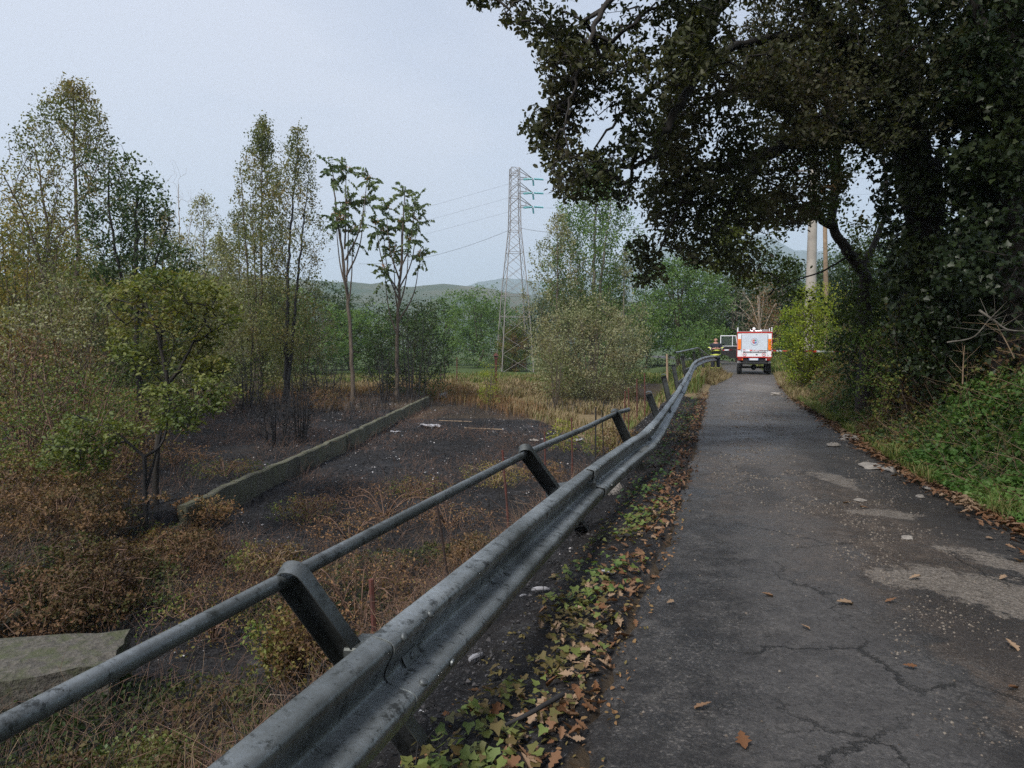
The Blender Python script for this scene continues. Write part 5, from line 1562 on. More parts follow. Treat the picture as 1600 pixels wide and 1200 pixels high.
    part('plate_band', lambda m: m.box((.21, -.093, .87), (.035, .006, .11)), 'plateblue', pl)
    # wheels
    for yy in (.85, 3.55):
        for sg in (-1, 1):
            Mx = Matrix.Rotation(R(90), 4, 'Y')
            w = part('wheel', lambda m: m.lathe((sg * (W - .15), yy, .39), [(.20, -.135), (.33, -.135), (.385, -.10), (.39, -.05), (.39, .05), (.385, .10), (.33, .135), (.20, .135)], 28, Mx), 'tyre', root, True)
            part('rim', lambda m: m.lathe((sg * (W - .15), yy, .39), [(.19, -.137), (.2, -.12), (.10, -.06), (.10, .06), (.2, .12), (.19, .137)], 20, Mx), 'chrome', w, True)
    # cab
    def cabf(m):
        pr = [(2.98, .72), (2.98, 2.05), (3.12, 2.22), (4.05, 2.22), (4.42, 1.52), (4.85, 1.38), (4.92, .72)]
        vs = [(-.86, y, z) for y, z in pr] + [(.86, y, z) for y, z in pr]; n = len(pr)
        m.add(vs, [tuple(range(n)), tuple(range(2 * n - 1, n - 1, -1))] + [(k, n + k, n + (k + 1) % n, (k + 1) % n) for k in range(n)])
    part('cab', cabf, 'redp')
    part('windscreen', lambda m: m.add([(-.78, 4.10, 2.15), (.78, 4.10, 2.15), (.80, 4.43, 1.56), (-.80, 4.43, 1.56)], [(0, 1, 2, 3)]), 'glass')
    part('cab_window', lambda m: m.box((.862, 3.55, 1.82), (.01, .75, .5), None, .002), 'glass')
    part('door_shade_panel', lambda m: m.box((-.858, 3.6, 1.45), (.012, .95, 1.3), None, .002), 'black')  # flat black panel on the solid cab, painting the shade inside the doorway
    mi = part('side_mirror', lambda m: (m.box((1.07, 3.95, 1.82), (.14, .06, .34), None, .02), m.tube([(.86, 4.0, 1.9), (1.05, 3.95, 1.95)], .015, 6)), 'black')
    # open door, swung out square to the side
    y0 = 4.0
    dr = part('cab_door', lambda m: m.add(*(lambda o: ([(x, y, z) for y in (y0 - .035, y0 + .035) for x, z in o], [tuple(range(len(o)))[::-1], tuple(range(len(o), 2 * len(o)))] + [(k, (k + 1) % len(o), len(o) + (k + 1) % len(o), len(o) + k) for k in range(len(o))]))(
        [(-.90, .86), (-1.30, .86), (-1.42, .98), (-1.60, 1.05), (-1.84, 1.10), (-1.90, 1.60), (-.90, 1.60)])), 'black', root)
    part('window_frame', lambda m: (m.box((-1.88, y0, 1.92), (.05, .06, .66), None, .01), m.box((-1.43, y0, 2.245), (.94, .06, .05), None, .01), m.box((-1.18, y0, 1.92), (.04, .05, .62), None, .01),
                                    m.tube([(-.98, y0, 2.24), (-.88, y0, 1.62)], .025, 6), m.box((-1.40, y0, 1.61), (1.0, .075, .03), None, .005)), 'white', dr)
    part('pane', lambda m: m.add([(-1.86, y0, 1.62), (-.90, y0, 1.62), (-.99, y0, 2.23), (-1.86, y0, 2.23), (-1.86, y0 + .006, 1.62), (-.90, y0 + .006, 1.62), (-.99, y0 + .006, 2.23), (-1.86, y0 + .006, 2.23)],
                                 [(0, 1, 2, 3), (7, 6, 5, 4), (0, 4, 5, 1), (1, 5, 6, 2), (2, 6, 7, 3), (3, 7, 4, 0)]), 'glass', dr)
    part('door_handle', lambda m: m.box((-1.72, y0 - .05, 1.5), (.14, .03, .03), None, .008), 'chrome', dr)
M['emb_red'] = simple('emblem_red', (.55, .10, .10), .5, var=.05); M['emb_blue'] = simple('emblem_blue', (.10, .22, .50), .5, var=.05)
M['emb_green'] = simple('emblem_green', (.06, .35, .25), .5, var=.05); M['emb_grey'] = simple('emblem_grey', (.25, .3, .38), .5, var=.05)
M['lampwhite'] = simple('beacon_white', (.9, .92, .95), .25, var=.02)
truck()

# ------------------------------------------------------------------ the firefighter
def skinned(name, joints, edges, rad, mat, parent, sub=2, rootv=0):
    me = bpy.data.meshes.new(name); me.from_pydata(joints, edges, []); me.update()
    o = bpy.data.objects.new(name, me); col.objects.link(o); o.parent = parent
    md = o.modifiers.new('skin', 'SKIN'); md.use_smooth_shade = True
    for i, r in enumerate(rad):
        v = me.skin_vertices[0].data[i]; v.radius = (r, r) if not hasattr(r, '__len__') else r; v.use_root = (i == rootv)
    sb = o.modifiers.new('sub', 'SUBSURF'); sb.levels = sub; sb.render_levels = sub
    me.materials.append(mat)
    return o

def person():
    q = P(1118, 560, 36.6); z0 = Hs(q.x, q.y)
    root = empty('person', (q.x, q.y, z0), R(-8))
    root.scale = (1.04, 1.04, 1.04)
    tag(root, 'bald firefighter in dark jacket with yellow bands holding the barrier tape beside the truck', 'person')
    J = {}
    pts = []; rad = []; ed = []
    def v(n, p, r, par=None):
        J[n] = len(pts); pts.append(p); rad.append(r)
        if par: ed.append((J[par], J[n]))
    v('pelvis', (0, 0, .95), (.16, .12)); v('waist', (0, 0, 1.10), (.15, .115), 'pelvis'); v('chest', (0, .0, 1.30), (.175, .125), 'waist'); v('collar', (0, .01, 1.44), (.12, .09), 'chest')
    v('neck', (0, 0, 1.52), .058, 'collar'); v('jaw', (0, -.03, 1.585), .07, 'neck'); v('skull', (0, -.01, 1.66), (.078, .092), 'jaw'); v('crown', (0, .0, 1.715), (.062, .075), 'skull')
    for s, n in ((-1, 'l'), (1, 'r')):
        v('sh' + n, (s * .19, .01, 1.41), .075, 'collar'); v('el' + n, (s * .30, -.06, 1.17), .055, 'sh' + n); v('wr' + n, (s * .13, -.27, 1.21), .036, 'el' + n); v('pa' + n, (s * .07, -.32, 1.22), (.036, .02), 'wr' + n)
        v('hip' + n, (s * .10, 0, .88), .10, 'pelvis'); v('kn' + n, (s * .12, -.03, .50), .068, 'hip' + n); v('an' + n, (s * .13, .02, .11), .045, 'kn' + n); v('to' + n, (s * .15, -.14, .05), .04, 'an' + n)
    body = skinned('body', pts, ed, rad, M['skin'], root)
    # hands: five bent fingers each closing on the tape
    for s in (-1, 1):
        mb = MB()
        for k in range(4):
            L = (.075, .085, .08, .062)[k]; x0 = s * .06; z = 1.245 - k * .019
            mb.tube([(x0, -.33, z), (x0 - s * L * .35, -.365, z), (x0 - s * L * .6, -.355, z - .004), (x0 - s * L * .55, -.325, z - .008)], [.0095, .009, .008, .007], 6)
        mb.tube([(s * .075, -.31, 1.235), (s * .05, -.325, 1.275), (s * .02, -.345, 1.268)], [.012, .011, .009], 6)
        mb.box((s * .068, -.318, 1.218), (.03, .05, .085), Matrix.Rotation(s * .3, 4, 'Z'), .012)
        mb.build('hand', M['skin'], root, True)
    MB().tube([(0, -.095, 1.655), (0, -.125, 1.63), (0, -.10, 1.618)], [.012, .017, .010], 6).build('nose', M['skin'], root, True)
    for s in (-1, 1):
        MB().lathe((s * .085, .005, 1.645), [(.005, -.012), (.028, -.006), (.03, .004), (.02, .012)], 8, Matrix.Rotation(s * R(80), 4, 'Y')).build('ear', M['skin'], root, True)
        MB().lathe((s * .032, -.088, 1.665), [(.004, -.008), (.012, -.004), (.013, .002), (.004, .008)], 8, Matrix.Rotation(R(90), 4, 'X')).build('eye', M['black'], root, True)
    MB().tube([(-.028, -.092, 1.594), (0, -.102, 1.592), (.028, -.092, 1.594)], [.004, .006, .004], 5).build('mouth', M['rust'], root, True)
    # jacket
    pts2 = []; rad2 = []; ed2 = []; J2 = {}
    def w(n, p, r, par=None):
        J2[n] = len(pts2); pts2.append(p); rad2.append(r)
        if par: ed2.append((J2[par], J2[n]))
    w('hem', (0, 0, .84), (.235, .175)); w('waist', (0, 0, 1.05), (.215, .16), 'hem'); w('chest', (0, 0, 1.28), (.22, .165), 'waist'); w('col', (0, .01, 1.42), (.15, .12), 'chest'); w('nk', (0, .015, 1.49), (.09, .085), 'col')
    for s, n in ((-1, 'l'), (1, 'r')):
        w('s' + n, (s * .205, .01, 1.40), .095, 'col'); w('m' + n, (s * .265, -.03, 1.28), .082, 's' + n); w('e' + n, (s * .325, -.06, 1.165), .078, 'm' + n); w('w' + n, (s * .165, -.235, 1.205), .062, 'e' + n)
    skinned('jacket', pts2, ed2, rad2, M['navy'], root)
    tj = []; tr = []; te = []
    for i, (p, r) in enumerate((((0, 0, .88), (.20, .15)), ((-.11, 0, .80), .125), ((-.13, -.03, .50), .10), ((-.14, .01, .17), .09), ((.11, 0, .80), .125), ((.13, -.03, .50), .10), ((.14, .01, .17), .09))):
        tj.append(p); tr.append(r)
    skinned('trousers', tj, [(0, 1), (1, 2), (2, 3), (0, 4), (4, 5), (5, 6)], tr, M['navy'], root)
    for s in (-1, 1):
        skinned('boot', [(s * .14, .02, .20), (s * .14, .03, .06), (s * .155, -.16, .045)], [(0, 1), (1, 2)], [.07, .065, .05], M['boot'], root, 1)
        MB().lathe((s * .14, .012, .24), [(.098, -.025), (.103, -.02), (.103, .02), (.098, .025)], 16).build('leg_band', M['hivis'], root)
    # hi-vis bands hug the jacket
    def band(z, rx, ry, hgt=.06, tilt=0.0):
        mb = MB(); n = 28; vs = []; fs = []
        for k in range(n):
            t = 2 * math.pi * k / n
            for zz, rr in ((-hgt / 2, 0), (hgt / 2, 0), (hgt / 2, -.012), (-hgt / 2, -.012)):
                vs.append(((rx + rr) * math.cos(t), (ry + rr) * math.sin(t), z + zz + tilt * math.cos(t) + .010 * math.sin(3 * t)))
        for k in range(n):
            k2 = (k + 1) % n
            for e in range(4): fs.append((k * 4 + e, k2 * 4 + e, k2 * 4 + (e + 1) % 4, k * 4 + (e + 1) % 4))
        mb.add(vs, fs).build('reflective_band', M['hivis'], root, True)
    band(1.12, .222, .172, .06, .02); band(.90, .238, .182, .07, .015)
    for s in (-1, 1):
        d = Vector((s * .165, -.235, 1.205)) - Vector((s * .325, -.06, 1.165)); m = Vector((s * .325, -.06, 1.165)).lerp(Vector((s * .165, -.235, 1.205)), .55)
        MB().lathe(m, [(.068, -.035), (.073, -.03), (.071, .03), (.066, .035)], 14, d.to_track_quat('Z', 'Y').to_matrix().to_4x4()).build('sleeve_band', M['cuff'], root, True)
        MB().lathe(Vector((s * .295, -.04, 1.235)), [(.083, -.025), (.09, -.02), (.09, .02), (.083, .025)], 14, (Vector((s * .325, -.06, 1.165)) - Vector((s * .265, -.03, 1.28))).to_track_quat('Z', 'Y').to_matrix().to_4x4()).build('sleeve_band', M['hivis'], root, True)
person()

def tape():
    a = P(1118, 547.5, 36.6); b_ = P(1150, 546.5, 37.0); c_ = P(1178, 547.5, 37.3); d_ = P(1208, 548, 30); e_ = P(1322, 549.5, 19.6)
    path = smooth_path([a, b_, c_, d_, e_], 90)
    m, nt, bs = newmat('barrier_tape')
    at_ = nt.nodes.new('ShaderNodeAttribute'); at_.attribute_name = 'rnd'
    nt.links.new(ramp(nt, at_.outputs['Fac'], [(.0, (.75, .74, .76)), (.49, (.75, .74, .76)), (.51, (.6, .03, .03)), (1, (.6, .03, .03))]), bs.inputs['Base Color'])
    bs.inputs['Roughness'].default_value = .4
    V = []; rn = []
    n = len(path)
    L = np.concatenate([[0], np.cumsum(np.linalg.norm(np.diff(path, axis=0), axis=1))])
    for i in range(n):
        t = math.sin(i * .23) * 1.1
        u = np.array([0, math.sin(t), math.cos(t)])
        for s in (-1, 1): V.append(path[i] + u * s * .03); rn.append(float(int(L[i] / .28) % 2))
    Fc = np.array([(2 * i, 2 * i + 1, 2 * i + 3, 2 * i + 2) for i in range(n - 1)])
    tag(link('barrier_tape', bulk('barrier_tape', np.array(V), Fc, np.array(rn)), m), 'red and white barrier tape stretched across the road behind the truck', 'tape')
tape()

# ------------------------------------------------------------------ stakes, posts and debris of the field
def stake(tx, ty, bx, Y, r, mat, label, name='fence_stake', group='iron stakes left from the burnt fence'):
    t = P(tx, ty, Y); b = P(bx, 700, Y); b.z = Hs(b.x, b.y) - .08
    root = empty(name, b); tag(root, label, 'stake', group)
    d = t - b
    mb = MB(); mb.tube([(0, 0, 0), d * .5 + Vector((.01, 0, 0)), d], [r, r * .9, r * .85], 6); mb.build('shaft', M[mat], root)
    for f in (.45, .8): MB().tube([d * f - Vector((r * 1.6, 0, 0)), d * f + Vector((r * 1.6, 0, .01))], r * .5, 4).build('wire_tie', M['rustdark'], root)
for a in ((785, 703, 797, 10.2, .020, 'rust', 'red iron stake between the second and third guardrail posts, taller of the nearest ones'),
          (851, 675, 852, 12.6, .018, 'rust', 'red iron stake just right of the second guardrail post'),
          (893, 653, 894, 12.4, .018, 'rust', 'long red iron stake midway between the second and third guardrail posts'),
          (931, 636, 929, 13.5, .020, 'twig_black', 'blackened stake left of the third guardrail post, thicker of the two'),
          (940, 640, 944, 14.6, .014, 'twig_black', 'thin blackened stake next to the thicker black one'),
          (977, 611, 972, 20, .022, 'rust', 'red stake beyond the free end of the handrail, leaning right'),
          (982, 606, 982, 21, .022, 'rust', 'upright red stake just behind the leaning one past the handrail end'),
          (995, 592, 995, 25, .028, 'rust', 'red stake in the dry grass left of the leaning free posts'),
          (1007, 583, 1007, 27, .03, 'rust', 'farthest red stake, the tallest in the dry grass by the guardrail'),
          (580, 905, 583, 6.6, .030, 'rust', 'short thick rusty stake under the handrail among the brambles'),
          (678, 757, 706, 8.0, .018, 'rustdark', 'dark leaning stake among the brambles left of the second guardrail post')):
    stake(*a)
for a in ((656, 572, 656, 50, .07, 'rustdark', 'brown iron post at the end of the concrete wall, left of a close pair'),
          (663, 573, 663, 50, .07, 'rustdark', 'brown iron post at the end of the concrete wall, right of a close pair'),
          (689, 562, 689, 56, .07, 'rustdark', 'tall brown gate post beyond the wall end'),
          (695, 563, 695, 56, .05, 'rustdark', 'thinner brown gate post beside the tall one'),
          (714, 558, 714, 58, .05, 'rust', 'lone reddish post right of the brown gate posts'),
          (1042, 553, 1042, 34, .06, 'timber', 'pale wooden post in the dry grass behind the guardrail bend')):
    stake(*a, group='posts around the field')
def capped():
    b = P(775, 600, 47); b.z = Hs(b.x, b.y)
    root = empty('marker_post', b); tag(root, 'rust-red marker post with a little pointed cap in the dry grass below the pylon', 'post')
    h = P(775, 556, 47).z - b.z
    MB().box((0, 0, h / 2), (.16, .16, h), None, .01).build('shaft', M['rust'], root)
    MB().add([(-.2, -.2, h), (.2, -.2, h), (.2, .2, h), (-.2, .2, h), (0, 0, h + .24)], [(0, 3, 2, 1), (0, 1, 4), (1, 2, 4), (2, 3, 4), (3, 0, 4)]).build('cap', M['rust'], root)
    MB().box((0, 0, h - .12), (.24, .24, .2), None, .01).build('head_box', M['rust'], root)
capped()

def crumpled(name, px, py, size, mat, label, cat, seed, z=None, flat=.25, ry=.6):
    rng = rg(seed)
    g = G(px, py, -2.0 if px < 980 else 0)
    for _ in range(8): g = G(px, py, Hs(g.x, g.y))
    n = 7; vs = []; fs = []
    for i in range(n):
        for j in range(n):
            u, v = i / (n - 1) - .5, j / (n - 1) - .5
            k = 1 - .5 * (abs(u) + abs(v)) * rng.uniform(0, 1)
            vs.append((u * size * k, v * size * ry * k, .02 + size * flat * abs(fbm(u * 3 + seed, v * 3, seed)) * 1.0))
    m = len(vs); vs += [(a, b, c - .012) for a, b, c in vs]
    for i in range(n - 1):
        for j in range(n - 1):
            q = (i * n + j, i * n + j + 1, (i + 1) * n + j + 1, (i + 1) * n + j); fs.append(q[::-1]); fs.append(tuple(a + m for a in q))
    ring = [i * n for i in range(n)] + [(n - 1) * n + j for j in range(1, n)] + [i * n + n - 1 for i in range(n - 2, -1, -1)] + [j for j in range(n - 2, 0, -1)]
    for k in range(len(ring)): a, b = ring[k], ring[(k + 1) % len(ring)]; fs.append((a, b, b + m, a + m))
    o = MB().add(vs, fs).build(name, M[mat])
    o.location = (g.x, g.y, g.z); o.rotation_euler = (0, 0, rng.uniform(-1, 1))
    tag(o, label, cat)
crumpled('plastic_sheet', 673, 668, 1.1, 'sheet', 'crumpled pale sheet lying on the burnt ground right of the wall', 'sheet', 3)
crumpled('plastic_sheet', 618, 676, .5, 'sheet', 'small pale scrap nearer the wall than the large crumpled sheet', 'sheet', 4)
crumpled('plastic_sheet', 694, 622, .9, 'sheet', 'bluish white bundle at the far end of the concrete wall', 'bundle', 5, flat=.7)
crumpled('plastic_sheet', 512, 624, 1.2, 'sheet', 'flattened grey sheet on the black ground beyond the wall, by the left tree of heaven', 'sheet', 6)
crumpled('metal_scrap', 905, 689, .5, 'sheet', 'curved grey scrap seen between handrail and guardrail', 'scrap', 7)
crumpled('metal_scrap', 835, 689, .4, 'stone', 'dull grey scrap on the ash above the handrail', 'scrap', 8)
def board(px, py, L, w, rot, mat, label, z=0.0):
    g = G(px, py, -2.0)
    for _ in range(8): g = G(px, py, Hs(g.x, g.y))
    o = MB().box((0, 0, 0), (L, w, .03), None, .006).build('wooden_board', M[mat])
    o.location = (g.x, g.y, g.z + .035); o.rotation_euler = (R(2), R(1.5), rot)
    tag(o, label, 'board', 'boards lying on the burnt ground')
board(712, 659, 1.6, .09, -.05, 'timber', 'long pale board lying alone on the black ground right of the sheet')
board(755, 671, 1.7, .08, -.12, 'timber', 'thin reddish board beside the dry tuft on the burnt ground')
board(810, 953, .45, .04, .1, 'timber', 'short pale stick lying in ash right behind the near guardrail') if False else board(596, 962, .34, .03, .05, 'timber', 'short white stick lying left of the near guardrail beam')
board(700, 604, 2.2, .9, .5, 'timber', 'wide weathered panel lying at the far end of the wall')
def crate():
    g = G(436, 1092, -.95)
    for _ in range(8): g = G(436, 1092, Hs(g.x, g.y) + .22)
    root = empty('crate_piece', g); root.rotation_euler = (R(35), R(20), R(35))
    tag(root, 'broken scorched crate side with slots, caught in the brambles by the near guardrail', 'crate')
    MB().box((0, 0, .055), (.24, .015, .02), None, .003).build('rail', M['crate'], root)
    MB().box((0, 0, -.055), (.24, .015, .02), None, .003).build('rail', M['crate'], root)
    for k in range(7): MB().box((-.105 + k * .033, 0, 0), (.014, .012, .09), None, .002).build('slat', M['crate'], root)
    MB().box((.11, .0, 0), (.05, .02, .13), None, .004).build('corner_block', M['crate'], root)
crate()

# ------------------------------------------------------------------ scattered growth and litter
def scatter_box(rng, n, x0, x1, y0, y1, ypow=1.0):
    y = y0 + (y1 - y0) * rng.uniform(size=n) ** ypow
    x = rng.uniform(size=n) * (x1 - x0) + x0
    return x, y

def visible(x, y, pad=1.12):
    return (np.abs(x) < y * 800 / F * pad + .5)

def stuff(name, parts, mat, label):
    V, Fs, rn = merge(parts)
    return tag(link(name, bulk(name, V, Fs, rn), M[mat]), label, None, None, 'stuff')

def blades(rng, x, y, h, w, lean=.35, hv=.4):
    n = len(x); z = H(x, y)
    a = rng.uniform(0, 2 * np.pi, n); hh = h * (1 + hv * rng.uniform(-1, 1, n))
    d = np.stack([np.cos(a), np.sin(a), np.zeros(n)], 1); s = np.stack([-np.sin(a), np.cos(a), np.zeros(n)], 1)
    p = np.stack([x, y, z - .01], 1); l = lean * rng.uniform(.2, 1.6, n)
    m = p + d * (l * hh * .35)[:, None] + np.array([0, 0, 1]) * (hh * .6)[:, None]
    t = p + d * (l * hh)[:, None] + np.array([0, 0, 1]) * (hh * (1 - .25 * l))[:, None]
    ww = (w * np.ones(n) if not hasattr(w, '__len__') else w)[:, None]
    V = np.stack([p - s * ww, p + s * ww, m + s * ww * .7, m - s * ww * .7, t], 1).reshape(-1, 3)
    o = (np.arange(n) * 5)[:, None]
    q = o + np.array([[0, 1, 2, 3]]); tr = o + np.array([[3, 2, 4]])
    return V, [q, tr], np.repeat(rng.uniform(0, 1, n), 5)

rng = rg(200)
# dry grass between the burnt ground and the green
def zone(cond, x, y):
    k = cond(x, y); return x[k], y[k]
def edge_at(x): return np.interp(x, [-40, -12, -6, -1, 3, 6], [38, 47, 52, 44, 27, 22])
x, y = scatter_box(rng, 150000, -34, 9, 19, 66)
sl = (Lx(y) - x) * .96
k = visible(x, y) & (y > edge_at(x) - 1.5 + 2.5 * fbm(x * .35, y * .35, 61)) & (sl > 1.5) & (fbm(x * .7, y * .7, 62) > -.12)
x, y = x[k], y[k]
V1 = blades(rng, x, y, .36 + .34 * fbm(x * .5, y * .5, 63), .008 + .0005 * y, .6)
stuff('dry_grass', [V1], 'grass_dry', 'tall straw-coloured grass beyond the burnt ground')
x, y = scatter_box(rng, 90000, -30, 26, 24, 75)
sl = (Lx(y) - x) * .96; sr = (x - Rx(y)) * .96
k = visible(x, y) & ((y > 58) | ((sl > .25) & (sl < 3.2) & (y > 24)) | ((sr > .1) & (sr < 4))) & ~((sl < .2) & (sr < .05)) & (fbm(x * .5, y * .5, 71) > -.3)
x, y = x[k], y[k]
stuff('green_grass', [blades(rng, x, y, .38 + .2 * fbm(x * .4, y * .4, 73), .008 + .0006 * y, .5)], 'grass_green', 'mixed green and straw grass on the far verges and meadow')

x, y = scatter_box(rng, 60000, 7, 15, 20, 37.5)
sr = (x - Rx(y)) * .96; sl = (Lx(y) - x) * .96
k = ((sr > -.15) & (sr < 1.3)) | ((sl > -.25) & (sl < 1.2) & (y > 29)); x, y = x[k], y[k]
stuff('verge_dry_grass', [blades(rng, x, y, .30 + .2 * fbm(x, y, 75), .012, .7)], 'grass_dry', 'short straw-coloured grass along both edges of the far road')
# the verge between road and guardrail: creeping green leaves, fallen oak leaves, burnt twigs
x, y = scatter_box(rng, 210000, -3, 8.5, .6, 24, 1.7)
sl = (Lx(y) - x) * .96 + .10 * fbm(x * 2, y * 2, 80)
c1 = fbm(x * 1.1, y * 1.1, 81)
k = visible(x, y, 1.05) & (sl > -.05) & (sl < .62 + .12 * c1 + .15 * (y < 3.5))
x, y, sl, c1 = x[k], y[k], sl[k], c1[k]
pg = np.clip((1.1 - np.abs(sl - .36) / .30), 0, 1) * ((c1 > -.15) | (y < 3.5)) * (fbm(x * 3, y * 3, 88) > -.35)
kk = rng.uniform(size=len(x)) < pg * np.clip(1.3 - y / 12, .3, 1.0) * (.5 + .5 * (fbm(x * 5, y * 5, 89) > 0))
C = np.stack([x[kk], y[kk], H(x[kk], y[kk]) + rng.uniform(.015, .09, kk.sum())], 1)
stuff('ground_ivy', [leaves(rng, C, .042, IVY, up=1.6, flat=.6, svar=.5)], 'lf_cover', 'creeping green leaves between the road edge and the guardrail')
pb_ = np.clip(1 - np.abs(sl - .13) / .26, 0, 1) * .32 + .025
kk = rng.uniform(size=len(x)) < pb_
C = np.stack([x[kk], y[kk], H(x[kk], y[kk]) + rng.uniform(.012, .05, kk.sum())], 1)
stuff('leaf_litter', [leaves(rng, C, .055, OAK, flat=.75, svar=.5)], 'lf_litter', 'fallen brown oak leaves gathered along the left edge of the road')
y_, x_ = None, None
x, y = scatter_box(rng, 90000, -3, 8.5, .6, 20, 1.7)
sl = (Lx(y) - x) * .96; k = visible(x, y, 1.05) & (sl > -.12) & (sl < .7) & (rng.uniform(size=len(x)) < .5); x, y = x[k], y[k]
C = np.stack([x, y, np.where(Lx(y) - x > 0, H(x, y), road_z(x, y)) + rng.uniform(.006, .02, len(x))], 1)
stuff('leaf_crumbs', [leaves(rng, C, .022, ROUND, flat=.7, svar=.7)], 'lf_brown', 'small broken bits of dead leaves along the crumbling road edge')
# ash, char, debris behind and under the rail
x, y = scatter_box(rng, 90000, -8, 7.5, .8, 34, 1.4)
sl = (Lx(y) - x) * .96
k = visible(x, y, 1.05) & (sl > .5) & (x > Wx(y) - 9) & (y < edge_at(x)) & ((fbm(x * .8, y * .8, 91) > -.15) | (sl < 1.6))
x, y = x[k], y[k]
C = np.stack([x, y, H(x, y) + rng.uniform(.004, .03, len(x))], 1)
sz = .020 + .0011 * y
Vv, Ff, rr = leaves(rng, C, 1.0, CLUMP, flat=.5, svar=0)
Vv = (Vv.reshape(len(C), -1, 3) - C[:, None]) * (sz * rng.uniform(.4, 1.4, len(C)))[:, None, None] + C[:, None]
stuff('char_litter', [(Vv.reshape(-1, 3), Ff, rr)], 'charflake', 'blackened crumbs and burnt leaves over the scorched ground')
x, y = scatter_box(rng, 22000, -20, 7.5, .8, 44, 1.1)
sl = (Lx(y) - x) * .96
k = visible(x, y, 1.05) & (sl > .65) & (y < edge_at(x)) & (rng.uniform(size=len(x)) < np.where(sl < 2.2, .7, .45) * (fbm(x * .6, y * .6, 95) > -.2))
x, y = x[k], y[k]
C = np.stack([x, y, H(x, y) + rng.uniform(.01, .035, len(x))], 1)
Vv, Ff, rr = leaves(rng, C, 1.0, CLUMP, flat=.4, svar=0)
sz = (.014 + .0011 * y) * rng.uniform(.3, 1.6, len(C)) ** 1.3
Vv = (Vv.reshape(len(C), -1, 3) - C[:, None]) * sz[:, None, None] + C[:, None]
stuff('ash_litter', [(Vv.reshape(-1, 3), Ff, rr)], 'ashflake', 'pale ash flakes, scraps and rubble bits on the scorched ground')
# burnt twigs and stalk mat under the rail
def sticks(n, x0, x1, y0, y1, cond, L, r, lift=.12, ypow=1.3, curved=True, tilt=.35):
    x, y = scatter_box(rng, n, x0, x1, y0, y1, ypow); k = visible(x, y, 1.05) & cond(x, y); x, y = x[k], y[k]
    n = len(x); a = rng.uniform(0, np.pi, n) ; e = rng.normal(size=n) * tilt; l = L * rng.uniform(.4, 1.5, n)
    A = np.stack([x, y, H(x, y) + rng.uniform(0, lift, n)], 1)
    d = np.stack([np.cos(a) * np.cos(e), np.sin(a) * np.cos(e), np.abs(np.sin(e))], 1)
    B = A + d * l[:, None]; mid = (A + B) / 2 + rng.normal(size=(n, 3)) * (l * .10)[:, None] + np.array([0, 0, .03])
    rr = r * rng.uniform(.5, 1.4, n)
    V1, F1 = prisms(A, mid, rr, rr * .8); V2_, F2 = prisms(mid, B, rr * .8, rr * .4)
    return merge([(V1, F1, None), (V2_, F2, None)])
SL = lambda x, y: (Lx(y) - x) * .96
stuff('burnt_twigs', [sticks(26000, -6, 6, .8, 22, lambda x, y: (SL(x, y) > .5) & (SL(x, y) < 2.6), .16, .0026, .05)], 'twig_black', 'mat of burnt twigs and stalks under the guardrail')

# dry brambles and weeds on the slope left of the guardrail
bz = lambda x, y: (SL(x, y) > 1.35) & (x > Wx(y) - 2.5) & (y < 12.5) & ((SL(x, y) < 4.2 + fbm(x * .5, y * .5, 111)) | (y > 9) | (y < 7.2)) & (fbm(x * .55 + 3, y * .55, 112) > -.28 - .9 * (y < 6.8))
def height(x, y): return .12 + .34 * np.clip(fbm(x * .9, y * .9, 113) + .35, 0, 1.2)
x, y = scatter_box(rng, 330000, -9, 1.5, 1.0, 12.5, 1.7)
k = visible(x, y, 1.08) & bz(x, y); x, y = x[k], y[k]
zz = H(x, y) + height(x, y) * rng.uniform(.05, 1.0, len(x)) ** .7
C = np.stack([x, y, zz], 1)
gm = fbm(x * .7, y * .7, 115)
u_ = rng.uniform(size=len(x)); near = np.clip(1.5 - y / 9, 0, 1)
k1 = (gm > -.05 - .25 * near) & (u_ < .38 + .4 * near); k2 = ~k1 & (u_ < .38)
stuff('bramble_leaves', [leaves(rng, C[k1], .046, ROUND, svar=.55, up=.9)], 'lf_slope', 'small green and yellowing leaves of brambles on the slope')
stuff('withered_leaves', [leaves(rng, C[k2], .042, DIAMOND, svar=.5, up=.6, droop=.3)], 'lf_slope_dead', 'withered brown leaves in the brambles on the slope')
def br_sticks(n, L, r, mat, nm, lab, lift=.4, tilt=.6):
    stuff(nm, [sticks(n, -9, 1.5, 1.0, 12.5, bz, L, r, lift, 1.2, tilt=tilt)], mat, lab)
br_sticks(15000, .28, .0022, 'twig_red', 'bramble_stems', 'tangle of thin reddish bramble stems on the slope')
br_sticks(3500, .34, .0022, 'twig_tan', 'dry_stalks', 'straw-coloured dry stalks standing in the brambles', .25, 1.1)
br_sticks(14000, .3, .0026, 'twig_black', 'charred_stems', 'charred thin stems among the brambles', .3, .9)

